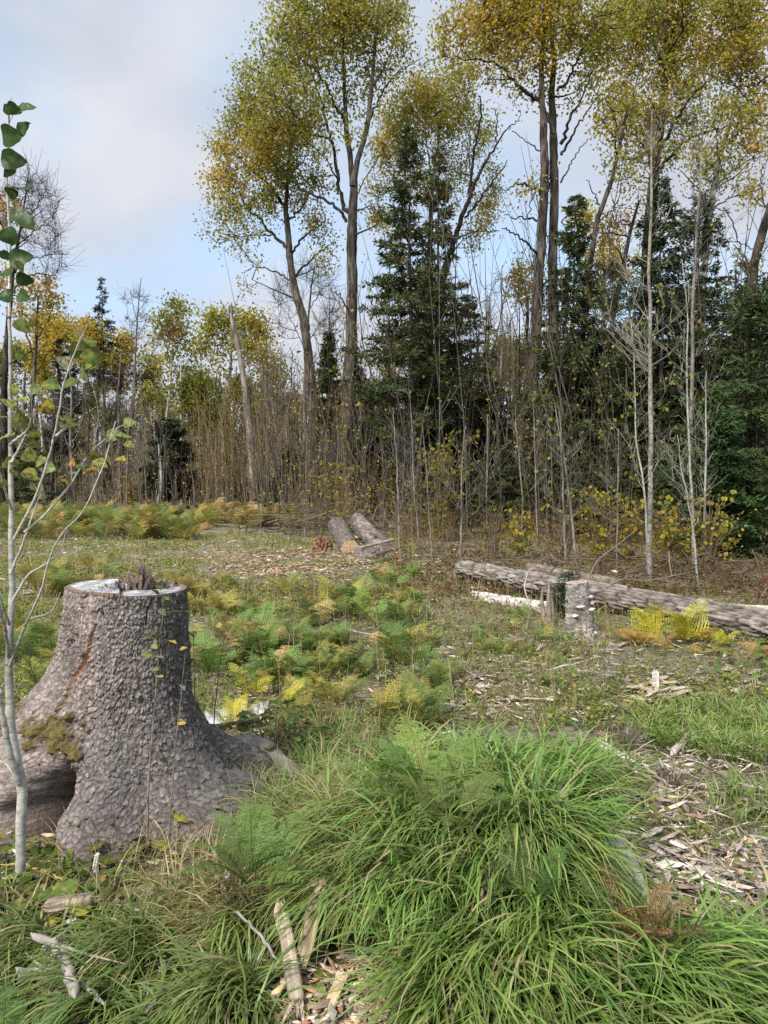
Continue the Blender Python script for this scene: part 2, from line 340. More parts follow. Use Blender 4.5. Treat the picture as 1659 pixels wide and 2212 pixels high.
# ------------------------------------------------------------------ broadleaf trees
YEL = [(.50, .38, .06), (.44, .36, .06), (.37, .34, .06), (.56, .39, .07)]
OLV = [(.33, .33, .055), (.38, .34, .06), (.27, .29, .05), (.43, .36, .07)]
GRN = [(.25, .27, .045), (.31, .31, .05), (.36, .33, .055)]
ORG = [(.55, .33, .07), (.50, .36, .08), (.46, .28, .07)]
def world_poly(poly, Y, dY0, dY1):
    P = []
    k = len(poly)
    for j, (a, b_, wd) in enumerate(poly):
        d = Y + dY0 + (dY1 - dY0) * j / max(1, k - 1)
        P.append([*W(a, b_, d), wd * .42 * Y / FPX])
    return np.array(P)
def broadleaf(name, label, Y, trunks, limbs, blobs, cols, bark=None, limbbark=None, leaf=.078, per=40, K=52, group=None,
              twigcol=(.07, .058, .048), twigs=3, sig=.21, twr=.014, spread=1.4, cat='tree'):
    bx = trunks[0][0][0]
    base = onground(bx, Y); base[2] -= .05
    T = thing(name, label, cat, base, group)
    nodes = []
    for j, tr in enumerate(trunks):
        tr = list(tr); dy = 0 if j == 0 else rng.uniform(.25, .8) * (1 if j % 2 else -1)
        P = world_poly(tr, Y, 0 if j == 0 else dy * .3, dy)
        if tr[0][1] > 1000: P[0, :3] = base + [(tr[0][0] - bx) * Y / FPX, dy * .3, -.1]; P = np.vstack([P[:1], P])[0:]; P[0, 3] *= 1.3; P[1, 2] = P[0, 2] + .45
        Q = resample(P, max(10, int(len(tr) * 7)))
        Q[:, :2] += np.cumsum(rng.normal(0, .012, (len(Q), 2)), 0) * .7
        Q[:, 3] *= 1 + rng.normal(0, .05, len(Q))
        V, F = tubes(Q[:, :3], Q[:, 3], 11)
        part('trunk', V, F, bark or M_poplar, T, smooth=True); nodes.append(Q)
    for lm in limbs:
        e = rng.uniform(-spread, spread); P = world_poly(lm, Y, 0, e)
        Q = resample(P, max(7, len(lm) * 5)); Q[:, :3] += rng.normal(0, .025, (len(Q), 3))
        V, F = tubes(Q[:, :3], np.maximum(Q[:, 3], .012), 6)
        part('branch', V, F, limbbark or M_darkbark, T, smooth=True); nodes.append(Q)
    # limbs reaching into every mass of leaves
    for bl in sorted(blobs, key=lambda b: -b[1]):
        c = W(bl[0], bl[1], Y + rng.uniform(-.7, .7) * spread); arr_ = np.concatenate(nodes); arr_ = arr_[arr_[:, 3] > .012] if (arr_[:, 3] > .012).any() else arr_
        dv = c - arr_[:, :3]; sc0 = np.linalg.norm(dv, axis=1) + 1.6 * np.maximum(0, .35 * np.hypot(dv[:, 0], dv[:, 1]) - dv[:, 2]); j = int(np.argmin(sc0)); a = arr_[j]; dl = np.linalg.norm(c - a[:3])
        if dl < .45: continue
        r0 = min(a[3] * .6, .022 + .012 * dl) ; t_ = np.linspace(0, 1, 9)[:, None]; mid = a[:3] + (c - a[:3]) * [.62, .62, .38] + rng.normal(0, .05 * dl, 3)
        Q = np.c_[(1 - t_) ** 2 * a[:3] + 2 * t_ * (1 - t_) * mid + t_ ** 2 * c, np.linspace(max(r0, .016), .009, 9)]; Q[1:, :3] += np.cumsum(rng.normal(0, .018 * dl ** .5, (8, 3)), 0) * .6
        V, F = tubes(Q[:, :3], Q[:, 3], 5); part('branch', V, F, limbbark or M_darkbark, T, smooth=True); nodes.append(Q)
    # twigs grow from the wood to the centre of each spray of leaves
    cen = []; pc = []
    cols = [np.asarray(c, float) for c in cols]
    for bl in blobs:
        px, py, r, dens = bl[:4]; rw = r * Y / FPX
        k = max(2, int(dens * K * rw * rw)); c0 = W(px, py, Y + rng.uniform(-.5, .5) * spread)
        c = c0 + rdir(k) * (rng.random((k, 1)) ** .4) * np.where(rng.random((k, 1)) < .14, 1.4, 1.) * rw * np.array([1, 1.25, 1]); cen.append(c)
        base_c = cols[bl[4]] if len(bl) > 4 else cols[rng.integers(len(cols))]
        pc.append(base_c[rng.integers(0, len(base_c), k)] * (1 + rng.normal(0, .08, (k, 1))))
    if cen:
        cen = np.concatenate(cen); pc = np.concatenate(pc)
        nd_ = np.concatenate([q[len(q) // 4 if q is nodes[0] else 0:] for q in nodes])[:, :3]
        d0 = np.array([np.min(np.sum((nd_ - c) ** 2, 1)) for c in cen]); order = np.argsort(d0)
        arr = np.zeros((len(nd_) + 3 * len(cen), 3)); arr[:len(nd_)] = nd_; m_ = len(nd_)
        TP = []
        for j in order:
            c = cen[j]; dd = np.sum((arr[:m_] - c) ** 2, 1) + 1.2 * np.maximum(0, arr[:m_, 2] - c[2])
            a = arr[np.argmin(dd)]; dv = c - a; ln = np.linalg.norm(dv)
            mid = a + dv * .5 + np.array([0, 0, -.08 * ln]) + rng.normal(0, .07 * ln, 3)
            t_ = np.linspace(0, 1, 4)[:, None]; pp = (1 - t_) ** 2 * a + 2 * t_ * (1 - t_) * mid + t_ ** 2 * c
            arr[m_:m_ + 3] = pp[1:]; m_ += 3; TP.append(pp)
        TP = np.array(TP); ln = np.linalg.norm(TP[:, -1] - TP[:, 0], axis=1)[:, None]
        rr = (twr + .014 * np.minimum(ln, 2)) * np.array([[1, .8, .6, .35]])
        B = Bag(); V, F = tubes(TP, rr, 3); B.add(V, F, np.array(twigcol) * 1.)
        if twigs:
            k = len(cen) * twigs; a = np.repeat(cen, twigs, 0) + rng.normal(0, .04, (k, 3)); d = rdir(k) * .8 + [0, 0, .35]
            l_ = rng.uniform(.2, .5, (k, 1)) * (sig / .24); b1 = a + d * l_ * .5; b2 = a + d * l_ + rng.normal(0, .06, (k, 3))
            V, F = tubes(np.stack([a, b1, b2], 1), np.tile([twr * .6, twr * .5, twr * .3], (k, 1)), 3); B.add(V, F, np.array(twigcol))
        B.part('twigs', M_twig, T, kind='stuff')
        if per:
            npc = np.maximum(2, (per * rng.uniform(.4, 1.6, len(cen))).astype(int)); ii = np.repeat(np.arange(len(cen)), npc); k = len(ii)
            C = cen[ii] + rng.normal(0, sig, (k, 3)); D = rdir(k) + [0, 0, -.6]
            sz = leaf * rng.uniform(.65, 1.25, k)
            V, F = kites(C, D, sz * 1.15, sz)
            cl = np.clip(.98 * pc[ii] * (1 + rng.normal(0, .11, (k, 1))) * (1 + rng.normal(0, .04, (k, 3))), .01, .8)
            part('crown', V, F, M_leaf, T, col=np.repeat(cl, 4, 0), kind='stuff')
    return T
def path(*p, w0, w1):
    k = len(p); return [(a, b_, w0 + (w1 - w0) * j / (k - 1)) for j, (a, b_) in enumerate(p)]

# the tall poplar in the middle
broadleaf('poplar_tree', 'tallest straight-trunked poplar behind the stacked logs, forking high in a yellow-green crown', 24,
  [[(740,1115,50),(744,1000,46),(750,880,38),(757,750,31),(758,600,27),(757,480,24),(762,400,19),(764,370,13)],
   path((762,402),(755,338),(748,286),(744,221),(742,156),(742,60),(735,-60),w0=16,w1=5),
   path((763,402),(773,338),(791,273),(799,208),(804,117),(815,30),(825,-70),w0=16,w1=5)],
  [path((752,482),(731,448),(692,427),(648,409),(625,375),(588,346),(560,320),w0=9,w1=2),
   path((755,463),(739,443),(731,378),(721,325),(700,247),(687,195),(672,148),(650,90),w0=12,w1=3),
   path((713,299),(666,286),(627,234),(593,208),(560,188),w0=6,w1=2),
   path((745,260),(724,221),(703,182),(679,146),(660,90),w0=7,w1=2),
   path((768,443),(783,391),(807,359),(828,320),w0=4,w1=1.5),
   path((794,271),(810,234),(838,177),(865,151),(907,128),w0=6,w1=2),
   path((770,453),(800,450),(823,456),(849,476),w0=4,w1=1.5),
   path((757,680),(735,640),(722,632),w0=5,w1=1.5),path((757,740),(770,715),(775,700),w0=4,w1=1),
   path((800,200),(835,140),(850,90),(862,20),w0=5,w1=1.5)],
  [(640,50,55,1.1,1),(700,40,62,1,1),(770,30,62,1,1),(840,45,45,.8,1),(600,120,45,1.1,1),(556,190,46,1,1),(650,130,55,1.1,1),(720,110,55,.8,1),(790,110,50,.7,2),(852,90,32,.6,2),
   (528,225,36,1,1),(600,205,58,1.2,1),(680,215,42,.8,1),(812,170,28,.7,1),(640,280,45,1.1,1),(570,280,55,1,0),(700,330,30,.5,1),(788,330,28,.35,1),(790,235,28,.3,1),(868,160,14,.6,1),
   (640,-20,60,.6,1),(720,-40,90,.6,1),(820,-30,70,.6,1),(825,470,18,.4,0),(760,190,35,.7,1),(730,230,36,.6,1),(760,270,30,.35,1),(850,20,36,.9,1),(835,150,28,.7,2),(690,280,34,.7,1),(740,30,50,1,0)],
  [YEL, OLV, GRN], limbbark=M_darkbark)
# the poplar to its left, leaning
broadleaf('poplar_tree', 'slender poplar left of the tallest one, bending left under a loose golden crown', 26,
  [[(692,1112,32),(682,1060,30),(681,906,28),(677,824,26),(669,758,24),(659,695,22),(644,646,20),(634,590,18),(627,508,15),(623,456,13),(625,404,9),(630,350,6),(634,290,3)]],
  [path((621,534),(588,508),(567,482),(544,456),(518,422),(490,388),w0=9,w1=2),path((588,508),(549,508),(520,510),(484,515),w0=4,w1=1.5),
   path((617,450),(588,406),(567,385),(531,357),(500,330),w0=8,w1=2),path((632,549),(653,513),(679,495),(700,478),w0=7,w1=2),
   path((634,600),(661,572),(692,542),(720,525),w0=7,w1=2),path((625,474),(648,456),(664,427),(679,401),(708,372),w0=6,w1=2),
   path((630,605),(590,585),(555,575),(520,590),w0=5,w1=1.5),path((625,420),(600,380),(590,330),(570,290),w0=5,w1=1.5),path((628,380),(660,340),(675,300),w0=4,w1=1.5)],
  [(478,392,34,1.1,0),(500,340,34,1,0),(545,300,42,1,0),(600,335,48,1,1),(498,438,40,.9,0),(476,475,32,.6,1),(540,395,48,.8,0),(560,460,40,.5,1),(500,510,40,.4,1),(535,560,35,.22,1),(545,605,28,.15,1),
   (590,415,38,.6,1),(645,375,42,.9,1),(690,400,32,.5,1),(682,480,34,.8,0),(706,522,30,.6,1),(700,560,24,.5,0),(655,430,32,.4,1),(478,315,26,.9,0),(522,262,36,1,1),(485,285,20,.7,0),(620,400,40,.6,1),(560,340,44,.9,0),(650,300,44,.8,1),(530,500,36,.35,0),(590,480,36,.3,1)],
  [YEL, OLV, GRN], bark=M_poplar)
# double one behind the ragged spruces
broadleaf('poplar_tree', 'thick twin-stemmed poplar rising behind the two ragged spruces, with dark limbs spreading to the right', 28,
  [[(915,1110,40),(911,860,34),(924,785,28),(930,710,24),(929,635,22),(931,521,14),(935,417,9),(951,286,5),(955,220,3)],
   [(945,1108,30),(943,904,26),(945,785,22),(945,695,20),(953,605,22),(965,560,20),(975,534,17)]],
  [path((975,540),(998,469),(1016,417),(1045,357),(1071,312),(1102,273),w0=15,w1=3),path((1014,420),(1024,325),(1040,247),(1040,208),w0=8,w1=3),
   path((1071,310),(1076,260),(1066,234),w0=4,w1=2),path((1004,470),(1045,417),(1089,359),(1097,344),w0=6,w1=2),path((935,425),(925,330),(912,216),w0=4,w1=2),
   path((929,640),(905,605),(880,590),w0=9,w1=3),path((975,520),(1030,500),(1080,498),w0=5,w1=1.5),path((1100,275),(1120,262),(1125,240),w0=3,w1=1.5)],
  [(865,240,40,.9,1),(915,210,42,1,0),(975,220,45,.7,1),(1010,180,36,.7,1),(850,300,38,.8,0),(828,340,28,.8,0),(900,290,46,.6,1),(975,300,45,.6,1),(1038,325,38,.5,1),(860,370,36,.5,0),
   (820,470,24,1,0),(1055,475,36,.45,0),(1010,505,32,.4,1),(1060,400,36,.2,1),(950,390,46,.4,1),(832,262,24,.8,0),(1000,250,35,.7,1),(880,330,30,.9,1),(940,250,36,.8,1),(1050,260,30,.6,1),(900,400,40,.6,0),(990,370,40,.5,1),(1040,430,34,.35,1),(815,410,24,.7,0),(960,170,24,.7,1),(1070,420,22,.4,0)],
  [YEL, OLV, GRN], bark=M_poplar, K=76)
# big double trunk right of centre
broadleaf('poplar_tree', 'large poplar with two dark parallel stems right of centre and dead lower limbs reaching left', 22,
  [[(1150,1112,34),(1147,1054,32),(1150,904,30),(1159,785,28),(1165,695,27),(1170,590,26),(1178,495,24),(1183,417,22),(1183,338,20),(1180,273,18),(1176,208,15),(1178,117,12),(1191,39,9),(1195,-70,5)],
   [(1207,1110,32),(1205,870,28),(1209,700,26),(1204,547,24),(1209,443,23),(1209,338,22),(1208,299,20),(1204,234,18),(1204,182,16),(1210,120,13),(1200,60,9),(1215,-70,5)]],
  [path((1199,288),(1170,221),(1133,198),(1107,172),(1087,146),(1061,133),(1003,128),(956,122),w0=12,w1=2),path((1185,112),(1170,78),(1146,42),(1120,-20),w0=9,w1=3),
   path((1178,437),(1157,406),(1133,396),(1107,401),(1081,417),w0=9,w1=2),path((1170,477),(1141,471),(1110,471),(1087,461),w0=6,w1=2),
   path((1167,555),(1146,534),(1123,513),(1100,497),(1084,495),w0=7,w1=2),path((1172,333),(1141,307),(1107,284),w0=4,w1=1.5),
   path((1214,312),(1227,260),(1261,203),(1285,140),w0=10,w1=2),path((1212,335),(1230,307),(1248,268),(1279,229),(1300,200),w0=8,w1=2),path((1212,395),(1227,365),(1253,318),(1275,300),w0=5,w1=1.5),
   path((1183,417),(1188,370),(1200,350),w0=5,w1=3),path((1140,471),(1150,430),(1150,400),w0=3,w1=1),path((1205,200),(1240,150),(1262,90),(1300,20),w0=8,w1=2),
   path((1212,480),(1240,450),(1262,425),w0=4,w1=1)],
  [(1020,60,40,1,0),(1060,95,46,1.2,0),(1100,50,58,1.5,0),(1160,30,62,1.4,0),(1230,20,56,1,1),(1110,125,42,1.2,0),(1170,130,42,.9,0),(1040,0,55,1.2,0),(958,52,24,.8,1),(978,105,32,.8,0),(1250,100,46,.8,1),
   (1180,-50,80,.7,0),(1090,-50,70,.7,0),(1000,140,26,.6,1),(1120,185,36,.5,1),(1180,200,28,.5,1),(1290,60,46,.8,1),(1280,150,36,.5,1),(1230,60,50,1,0),(1310,110,46,.9,1),(1330,20,50,1,1),(1250,190,34,.6,1),(1130,385,30,.18,0),(1165,395,20,.2,0),(925,128,22,.6,2),(1055,170,30,.3,1)],
  [YEL, OLV, GRN], bark=M_poplar)
broadleaf('poplar_tree', 'broad poplar behind the tall right-hand spruce, its dark limbs fanning out under the top edge', 24,
  [[(1380,1108,40),(1390,800,32),(1406,500,27),(1414,391,24),(1420,338,22),(1430,273,20),(1435,234,18),(1439,182,15),(1443,104,12),(1440,39,10),(1450,-70,5)]],
  [path((1427,320),(1461,260),(1480,226),(1500,198),(1539,169),(1591,130),w0=10,w1=2),path((1425,360),(1487,299),(1539,281),(1617,263),w0=8,w1=2),
   path((1443,117),(1456,52),(1480,0),(1490,-40),w0=8,w1=3),path((1412,380),(1400,325),(1370,294),(1355,281),w0=8,w1=2),path((1438,150),(1415,100),(1400,60),w0=6,w1=2),
   path((1443,110),(1475,70),(1475,0),w0=7,w1=3),path((1430,280),(1415,240),(1390,190),w0=5,w1=2),path((1435,250),(1465,190),(1500,150),w0=4,w1=1.5)],
  [(1400,40,60,1,1),(1480,30,60,.8,1),(1350,105,46,1,0),(1420,140,50,.9,1),(1500,120,52,.8,0),(1380,230,38,.8,0),(1440,225,36,.9,0),(1340,185,34,.7,0),(1500,205,36,.6,1),(1420,-50,85,.6,1),(1520,-50,70,.6,1),
   (1485,300,34,.5,1),(1560,60,46,.7,0),(1455,320,30,.4,1),(1370,350,30,.5,2),(1400,300,30,.6,1),(1530,270,30,.6,1),(1450,90,50,.9,0),(1370,40,50,.9,1),(1460,170,40,.9,1),(1330,250,34,.6,0),(1490,260,34,.6,1),(1560,130,40,.7,0),(1360,300,30,.6,0),(1430,350,26,.5,2),(1395,270,30,.8,0)],
  [YEL, OLV, GRN], bark=M_darkbark, K=66)
broadleaf('poplar_tree', 'slanting poplar stem leaning right between the double trunk and the tall spruce', 21,
  [[(1238,1110,17),(1246,800,15),(1268,575,14),(1282,482,13),(1295,443,12),(1313,391,11),(1322,350,10),(1331,300,9),(1339,260,8),(1355,205,5),(1368,150,3)]],
  [path((1295,445),(1285,420),(1270,390),w0=5,w1=1.5),path((1290,480),(1320,455),(1350,440),w0=4,w1=1.5),path((1318,372),(1335,345),(1360,330),w0=4,w1=1.5),path((1335,280),(1318,240),(1310,210),w0=4,w1=1.5)],
  [(1330,290,32,.6,0),(1360,225,32,.6,1),(1312,200,32,.6,1),(1385,330,32,.5,0),(1320,340,26,.4,2),(1345,390,28,.4,2),(1300,260,24,.4,0)],
  [YEL, OLV, GRN], bark=M_poplar, limbbark=M_darkbark)
broadleaf('poplar_tree', 'second slanting grey stem beside it, leaning right into golden leaves', 25,
  [[(1276,1108,17),(1285,920,15),(1309,800,14),(1339,635,13),(1352,573,12),(1368,495,9),(1385,440,6)]],
  [path((1352,573),(1330,530),(1315,515),w0=5,w1=1.5),path((1345,610),(1375,580),(1400,560),w0=4,w1=1.5)],
  [(1340,478,30,1,3),(1318,500,24,.8,3),(1385,430,28,.5,0)], [YEL, OLV, GRN, ORG], bark=M_poplar)
broadleaf('poplar_tree', 'poplar with a pale ringed upper trunk leaning right at the upper right edge', 23,
  [[(1492,1108,24),(1505,800,20),(1528,500,17),(1539,430,15),(1547,391,14),(1555,352,13),(1568,312,11),(1586,260,9),(1600,200,7),(1612,120,5),(1620,20,3)]],
  [path((1545,400),(1580,370),(1620,345),(1660,330),w0=5,w1=2),path((1555,350),(1548,300),(1540,250),w0=6,w1=2),path((1568,312),(1600,280),(1650,245),w0=5,w1=2),path((1590,250),(1620,215),(1660,190),w0=5,w1=2),
   path((1535,440),(1500,400),(1470,370),w0=5,w1=2),path((1535,450),(1575,430),(1640,400),w0=5,w1=1.5)],
  [(1620,75,50,.8,0),(1570,160,44,.6,1),(1640,175,38,.8,0),(1640,0,60,.7,0),(1550,335,36,.5,2),(1600,245,36,.6,1),(1640,320,32,.8,0),(1590,375,36,.4,1),(1520,340,26,.4,0),(1560,0,50,.6,1),(1650,250,30,.6,0),(1510,375,26,.5,1),(1700,120,60,.5,0),(1600,120,46,.9,0),(1590,30,50,.9,1),(1640,240,36,.8,0),(1560,230,36,.7,1),(1600,310,34,.6,0),(1540,400,24,.5,2),(1620,400,30,.5,0),(1500,320,30,.5,1)],
  [YEL, OLV, GRN], bark=M_palebark, limbbark=M_poplar, K=66)
broadleaf('poplar_tree', 'dark leaning poplar trunk at the right edge with bare twisting twigs', 19,
  [[(1592,1110,32),(1599,749,30),(1611,680,28),(1620,635,27),(1630,573,24),(1649,495,21),(1668,430,18),(1690,330,14),(1700,200,8)]],
  [path((1622,600),(1612,570),(1590,510),w0=7,w1=2),path((1612,572),(1600,545),(1585,530),w0=3,w1=1),path((1625,610),(1650,590),(1690,580),w0=5,w1=2),path((1640,540),(1600,525),(1560,520),w0=3,w1=1),
   path((1595,510),(1570,455),(1540,452),w0=4,w1=1.5),path((1610,690),(1570,660),(1520,655),w0=4,w1=1),path((1660,460),(1640,400),(1650,350),w0=5,w1=2)],
  [(1640,430,30,.3,0),(1590,560,30,.15,0),(1640,560,30,.15,0),(1680,300,50,.6,0)], [YEL, OLV], bark=M_darkbark, per=14, twigs=6)
# golden trees seen between the spruces
broadleaf('poplar_tree', 'golden-leaved poplar glimpsed between the double trunk and the right-hand spruces', 34,
  [[(1300,1105,14),(1302,800,11),(1305,600,8),(1300,480,5)]], [path((1305,620),(1280,560),(1268,500),w0=4,w1=1.5),path((1305,600),(1330,540),w0=4,w1=1.5)],
  [(1265,470,30,1.2,0),(1300,545,40,1.1,0),(1330,600,36,1,0),(1290,640,32,.9,1),(1345,560,26,1,0),(1275,540,24,1,1),(1310,690,24,.6,1)], [YEL, OLV], leaf=.12, per=30, K=34)
broadleaf('maple_tree', 'small golden and orange maple glimpsed left of the double poplar trunk', 32,
  [[(1135,1105,12),(1137,800,9),(1140,640,6)]], [path((1138,700),(1120,640),(1110,600),w0=3,w1=1.5)],
  [(1112,588,24,1,1),(1140,582,28,1.1,0),(1125,620,26,1,0),(1145,645,26,.9,0),(1130,665,18,.6,0)], [YEL, ORG], leaf=.12, per=28, K=34)
# bare leafless trees
broadleaf('bare_tree', 'leafless grey tree with a fan of fine twigs just behind the leaning poplar', 30,
  [[(655,1108,10),(657,900,9),(659,750,7),(668,650,5),(680,570,2.5)]],
  [path((660,760),(635,700),(612,665),(590,640),w0=3,w1=1),path((660,745),(690,700),(715,680),(738,665),w0=3,w1=1),path((664,690),(640,630),(610,600),w0=3,w1=1),path((666,670),(700,620),(728,600),w0=3,w1=1),path((672,620),(690,580),(700,560),w0=2,w1=1),
   path((659,800),(620,770),(600,745),w0=3,w1=1),path((659,800),(690,770),(720,760),w0=3,w1=1)],
  [(625,650,36,.7),(700,620,38,.7),(665,600,36,.7),(720,660,26,.6),(600,700,30,.6),(690,700,30,.6),(610,620,24,.5)], [OLV], bark=M_grey, limbbark=M_grey, per=0, twigs=9, sig=.5, twr=.010, twigcol=(.13, .115, .10))
broadleaf('bare_tree', 'slim leafless young tree with upswept twigs right of the pointed spruce on the left', 38,
  [[(283,1105,8),(285,950,7),(288,800,6),(293,700,4),(298,640,3),(302,600,1.5)]],
  [path((287,850),(320,780),(345,740),w0=3,w1=1),path((290,760),(280,700),(274,660),w0=2,w1=1),path((292,740),(312,700),(322,670),w0=2,w1=1),path((295,690),(285,650),(281,625),w0=2,w1=1),path((289,800),(270,760),(262,730),w0=2,w1=1)],
  [(275,650,16,1.),(318,690,18,1.),(300,640,16,1.),(282,690,16,1.),(340,745,18,.8),(290,730,22,.9),(312,650,12,1)], [OLV], bark=M_snag, limbbark=M_snag, per=0, twigs=7, sig=.4, twr=.012, twigcol=(.12, .105, .09), spread=.8)
broadleaf('bare_tree', 'leafless black-limbed tree with an upswept fan of twigs at the left edge', 27,
  [[(8,1108,18),(6,900,16),(10,760,14),(20,600,11),(35,510,7),(48,430,4),(52,380,2)]],
  [path((14,650),(50,600),(90,590),(125,598),w0=6,w1=1.5),path((20,600),(60,560),(100,552),(150,548),w0=5,w1=1),path((28,540),(70,500),(110,480),(130,435),w0=4,w1=1),path((35,510),(75,450),(100,410),w0=4,w1=1),path((45,440),(60,400),(75,375),w0=3,w1=1),
   path((12,790),(50,770),(82,750),w0=7,w1=3),path((10,600),(-20,560),w0=4,w1=2),path((30,530),(0,480),(-20,440),w0=4,w1=1),path((16,640),(60,640),(105,655),w0=3,w1=1)],
  [(80,400,28,1.2),(105,440,26,1.1),(120,485,26,1.),(110,530,28,1.),(130,560,20,.9),(70,460,30,1.1),(60,520,30,.9),(95,590,28,.8),(30,420,30,.9),(0,470,30,.8),(60,380,24,1.1)], [OLV], bark=M_darkbark, limbbark=M_darkbark, per=0, twigs=9, sig=.45, twr=.011, twigcol=(.07, .062, .056), spread=1.)
# left, far rank
FARL = dict(leaf=.125, per=34, K=62, twr=.014, sig=.24)
broadleaf('maple_tree', 'orange-yellow tree with a tall airy crown at the left edge, behind the near sapling', 34,
  [[(62,1105,13),(66,900,11),(74,780,9),(78,700,6),(82,640,4)]],
  [path((74,780),(50,700),(40,640),w0=5,w1=2),path((76,740),(105,690),(118,650),w0=4,w1=1.5),path((70,820),(100,770),(120,740),w0=4,w1=1.5)],
  [(30,560,24,.2,0),(15,500,24,.2,1),(60,620,28,.4,0),(95,625,26,.5,1),(115,660,22,.5,0),(85,690,28,.45,0),(40,680,30,.25,1),(10,620,26,.6,1),(110,700,20,.6,0),(12,440,24,.6,1)], [YEL, ORG], **FARL)
broadleaf('poplar_tree', 'low golden poplar behind the sapling on the left, right of the orange tree', 42,
  [[(128,1105,12),(130,900,10),(128,820,8),(126,760,5)]],
  [path((130,880),(100,820),(90,770),w0=4,w1=1.5),path((130,900),(165,850),(175,800),w0=4,w1=1.5)],
  [(100,725,26,1,0),(130,710,26,1.,0),(155,715,22,.9,1),(90,770,26,1,0),(120,760,26,.7,0),(165,760,22,.7,1),(100,820,24,.7,0),(85,700,18,1,1)], [YEL, OLV], bark=M_darkbark, **FARL)
broadleaf('poplar_tree', 'golden poplar behind the narrow pointed spruce on the left', 40,
  [[(205,1105,12),(208,920,11),(212,820,9),(218,740,5)], [(262,1105,9),(258,900,8),(262,780,5)]],
  [path((209,880),(190,820),(182,770),w0=4,w1=1.5),path((212,820),(245,770),(262,730),w0=4,w1=1.5),path((210,930),(240,900),(262,880),w0=5,w1=2)],
  [(185,735,22,1,0),(205,715,24,.9,0),(262,735,24,.8,0),(275,770,20,.7,0),(190,780,22,.8,0),(255,790,24,.8,0),(225,760,22,.5,1),(262,825,20,.7,0),(180,700,14,.9,1)], [YEL, ORG, OLV], bark=M_grey, **FARL)
broadleaf('birch_tree', 'slender white-stemmed birch with sparse olive leaves left of the broken snag', 36,
  [[(352,1105,9),(355,950,8),(366,850,7),(372,760,5),(380,690,3)]],
  [path((366,850),(340,800),(320,790),w0=3,w1=1),path((370,790),(350,720),(345,690),w0=3,w1=1),path((370,780),(395,730),(405,700),w0=3,w1=1),path((362,880),(330,820),(305,810),w0=3,w1=1)],
  [(360,690,24,.6,1),(390,680,24,.6,1),(350,730,26,.45,1),(400,720,22,.5,1),(375,720,24,.5,0),(340,780,28,.3,1),(385,780,28,.3,1),(330,830,24,.25,1),(345,870,22,.25,1),(410,760,18,.4,1),(375,660,16,.8,1)],
  [[(.28, .16, .05), (.20, .15, .05)], OLV], bark=M_birch, **FARL)
broadleaf('maple_tree', 'compact bright green young tree below the birch, left of the broken snag', 33,
  [[(417,1105,8),(418,950,7),(420,880,5),(422,840,3)]], [path((419,930),(400,880),(398,860),w0=3,w1=1),path((419,930),(440,880),w0=3,w1=1)],
  [(420,815,22,1.7,0),(405,840,22,1.5,0),(442,835,22,1.6,0),(425,860,24,1.2,0),(405,875,18,.8,1),(465,870,20,.8,0),(470,905,20,.8,0),(440,890,18,.6,1),(470,850,14,.8,0)], [[(.17, .20, .025), (.22, .23, .03), (.13, .17, .025)], OLV], **FARL)
broadleaf('poplar_tree', 'rounded green-gold poplar directly behind the broken snag', 35,
  [[(490,1105,12),(492,950,11),(496,850,9),(500,760,6),(505,700,3)]],
  [path((496,880),(465,810),(440,760),w0=4,w1=1.5),path((498,850),(530,780),(550,730),w0=4,w1=1.5),path((492,930),(470,880),(455,860),w0=4,w1=1.5),path((497,900),(520,850),(560,820),w0=3,w1=1)],
  [(470,690,20,1,1),(500,690,22,1,1),(535,700,24,1,1),(560,720,22,1,0),(450,720,22,.8,1),(570,755,18,.9,0),(530,745,26,.8,1),(490,740,24,.5,1),(445,760,22,.5,1),(560,790,20,.4,0),(470,790,22,.3,1),(555,690,14,.8,1)],
  [YEL, OLV, GRN], bark=M_grey, **FARL)
broadleaf('bare_tree', 'reddish-brown nearly leafless tree between the snag and the leaning poplar', 33,
  [[(597,1105,8),(600,900,7),(604,800,4),(606,740,2)], [(575,1105,7),(578,900,6),(580,800,3)]], [path((600,900),(620,840),(635,800),w0=3,w1=1),path((600,880),(585,820),w0=3,w1=1)],
  [(600,760,26,.6),(620,800,28,.7),(580,810,26,.6),(600,850,30,.6),(630,860,24,.5),(575,870,22,.4)], [[(.22, .12, .05), (.15, .10, .05)]], bark=M_grey, limbbark=M_grey, leaf=.10, per=12, K=26, twigs=8, sig=.4, twr=.01, twigcol=(.12, .09, .075))
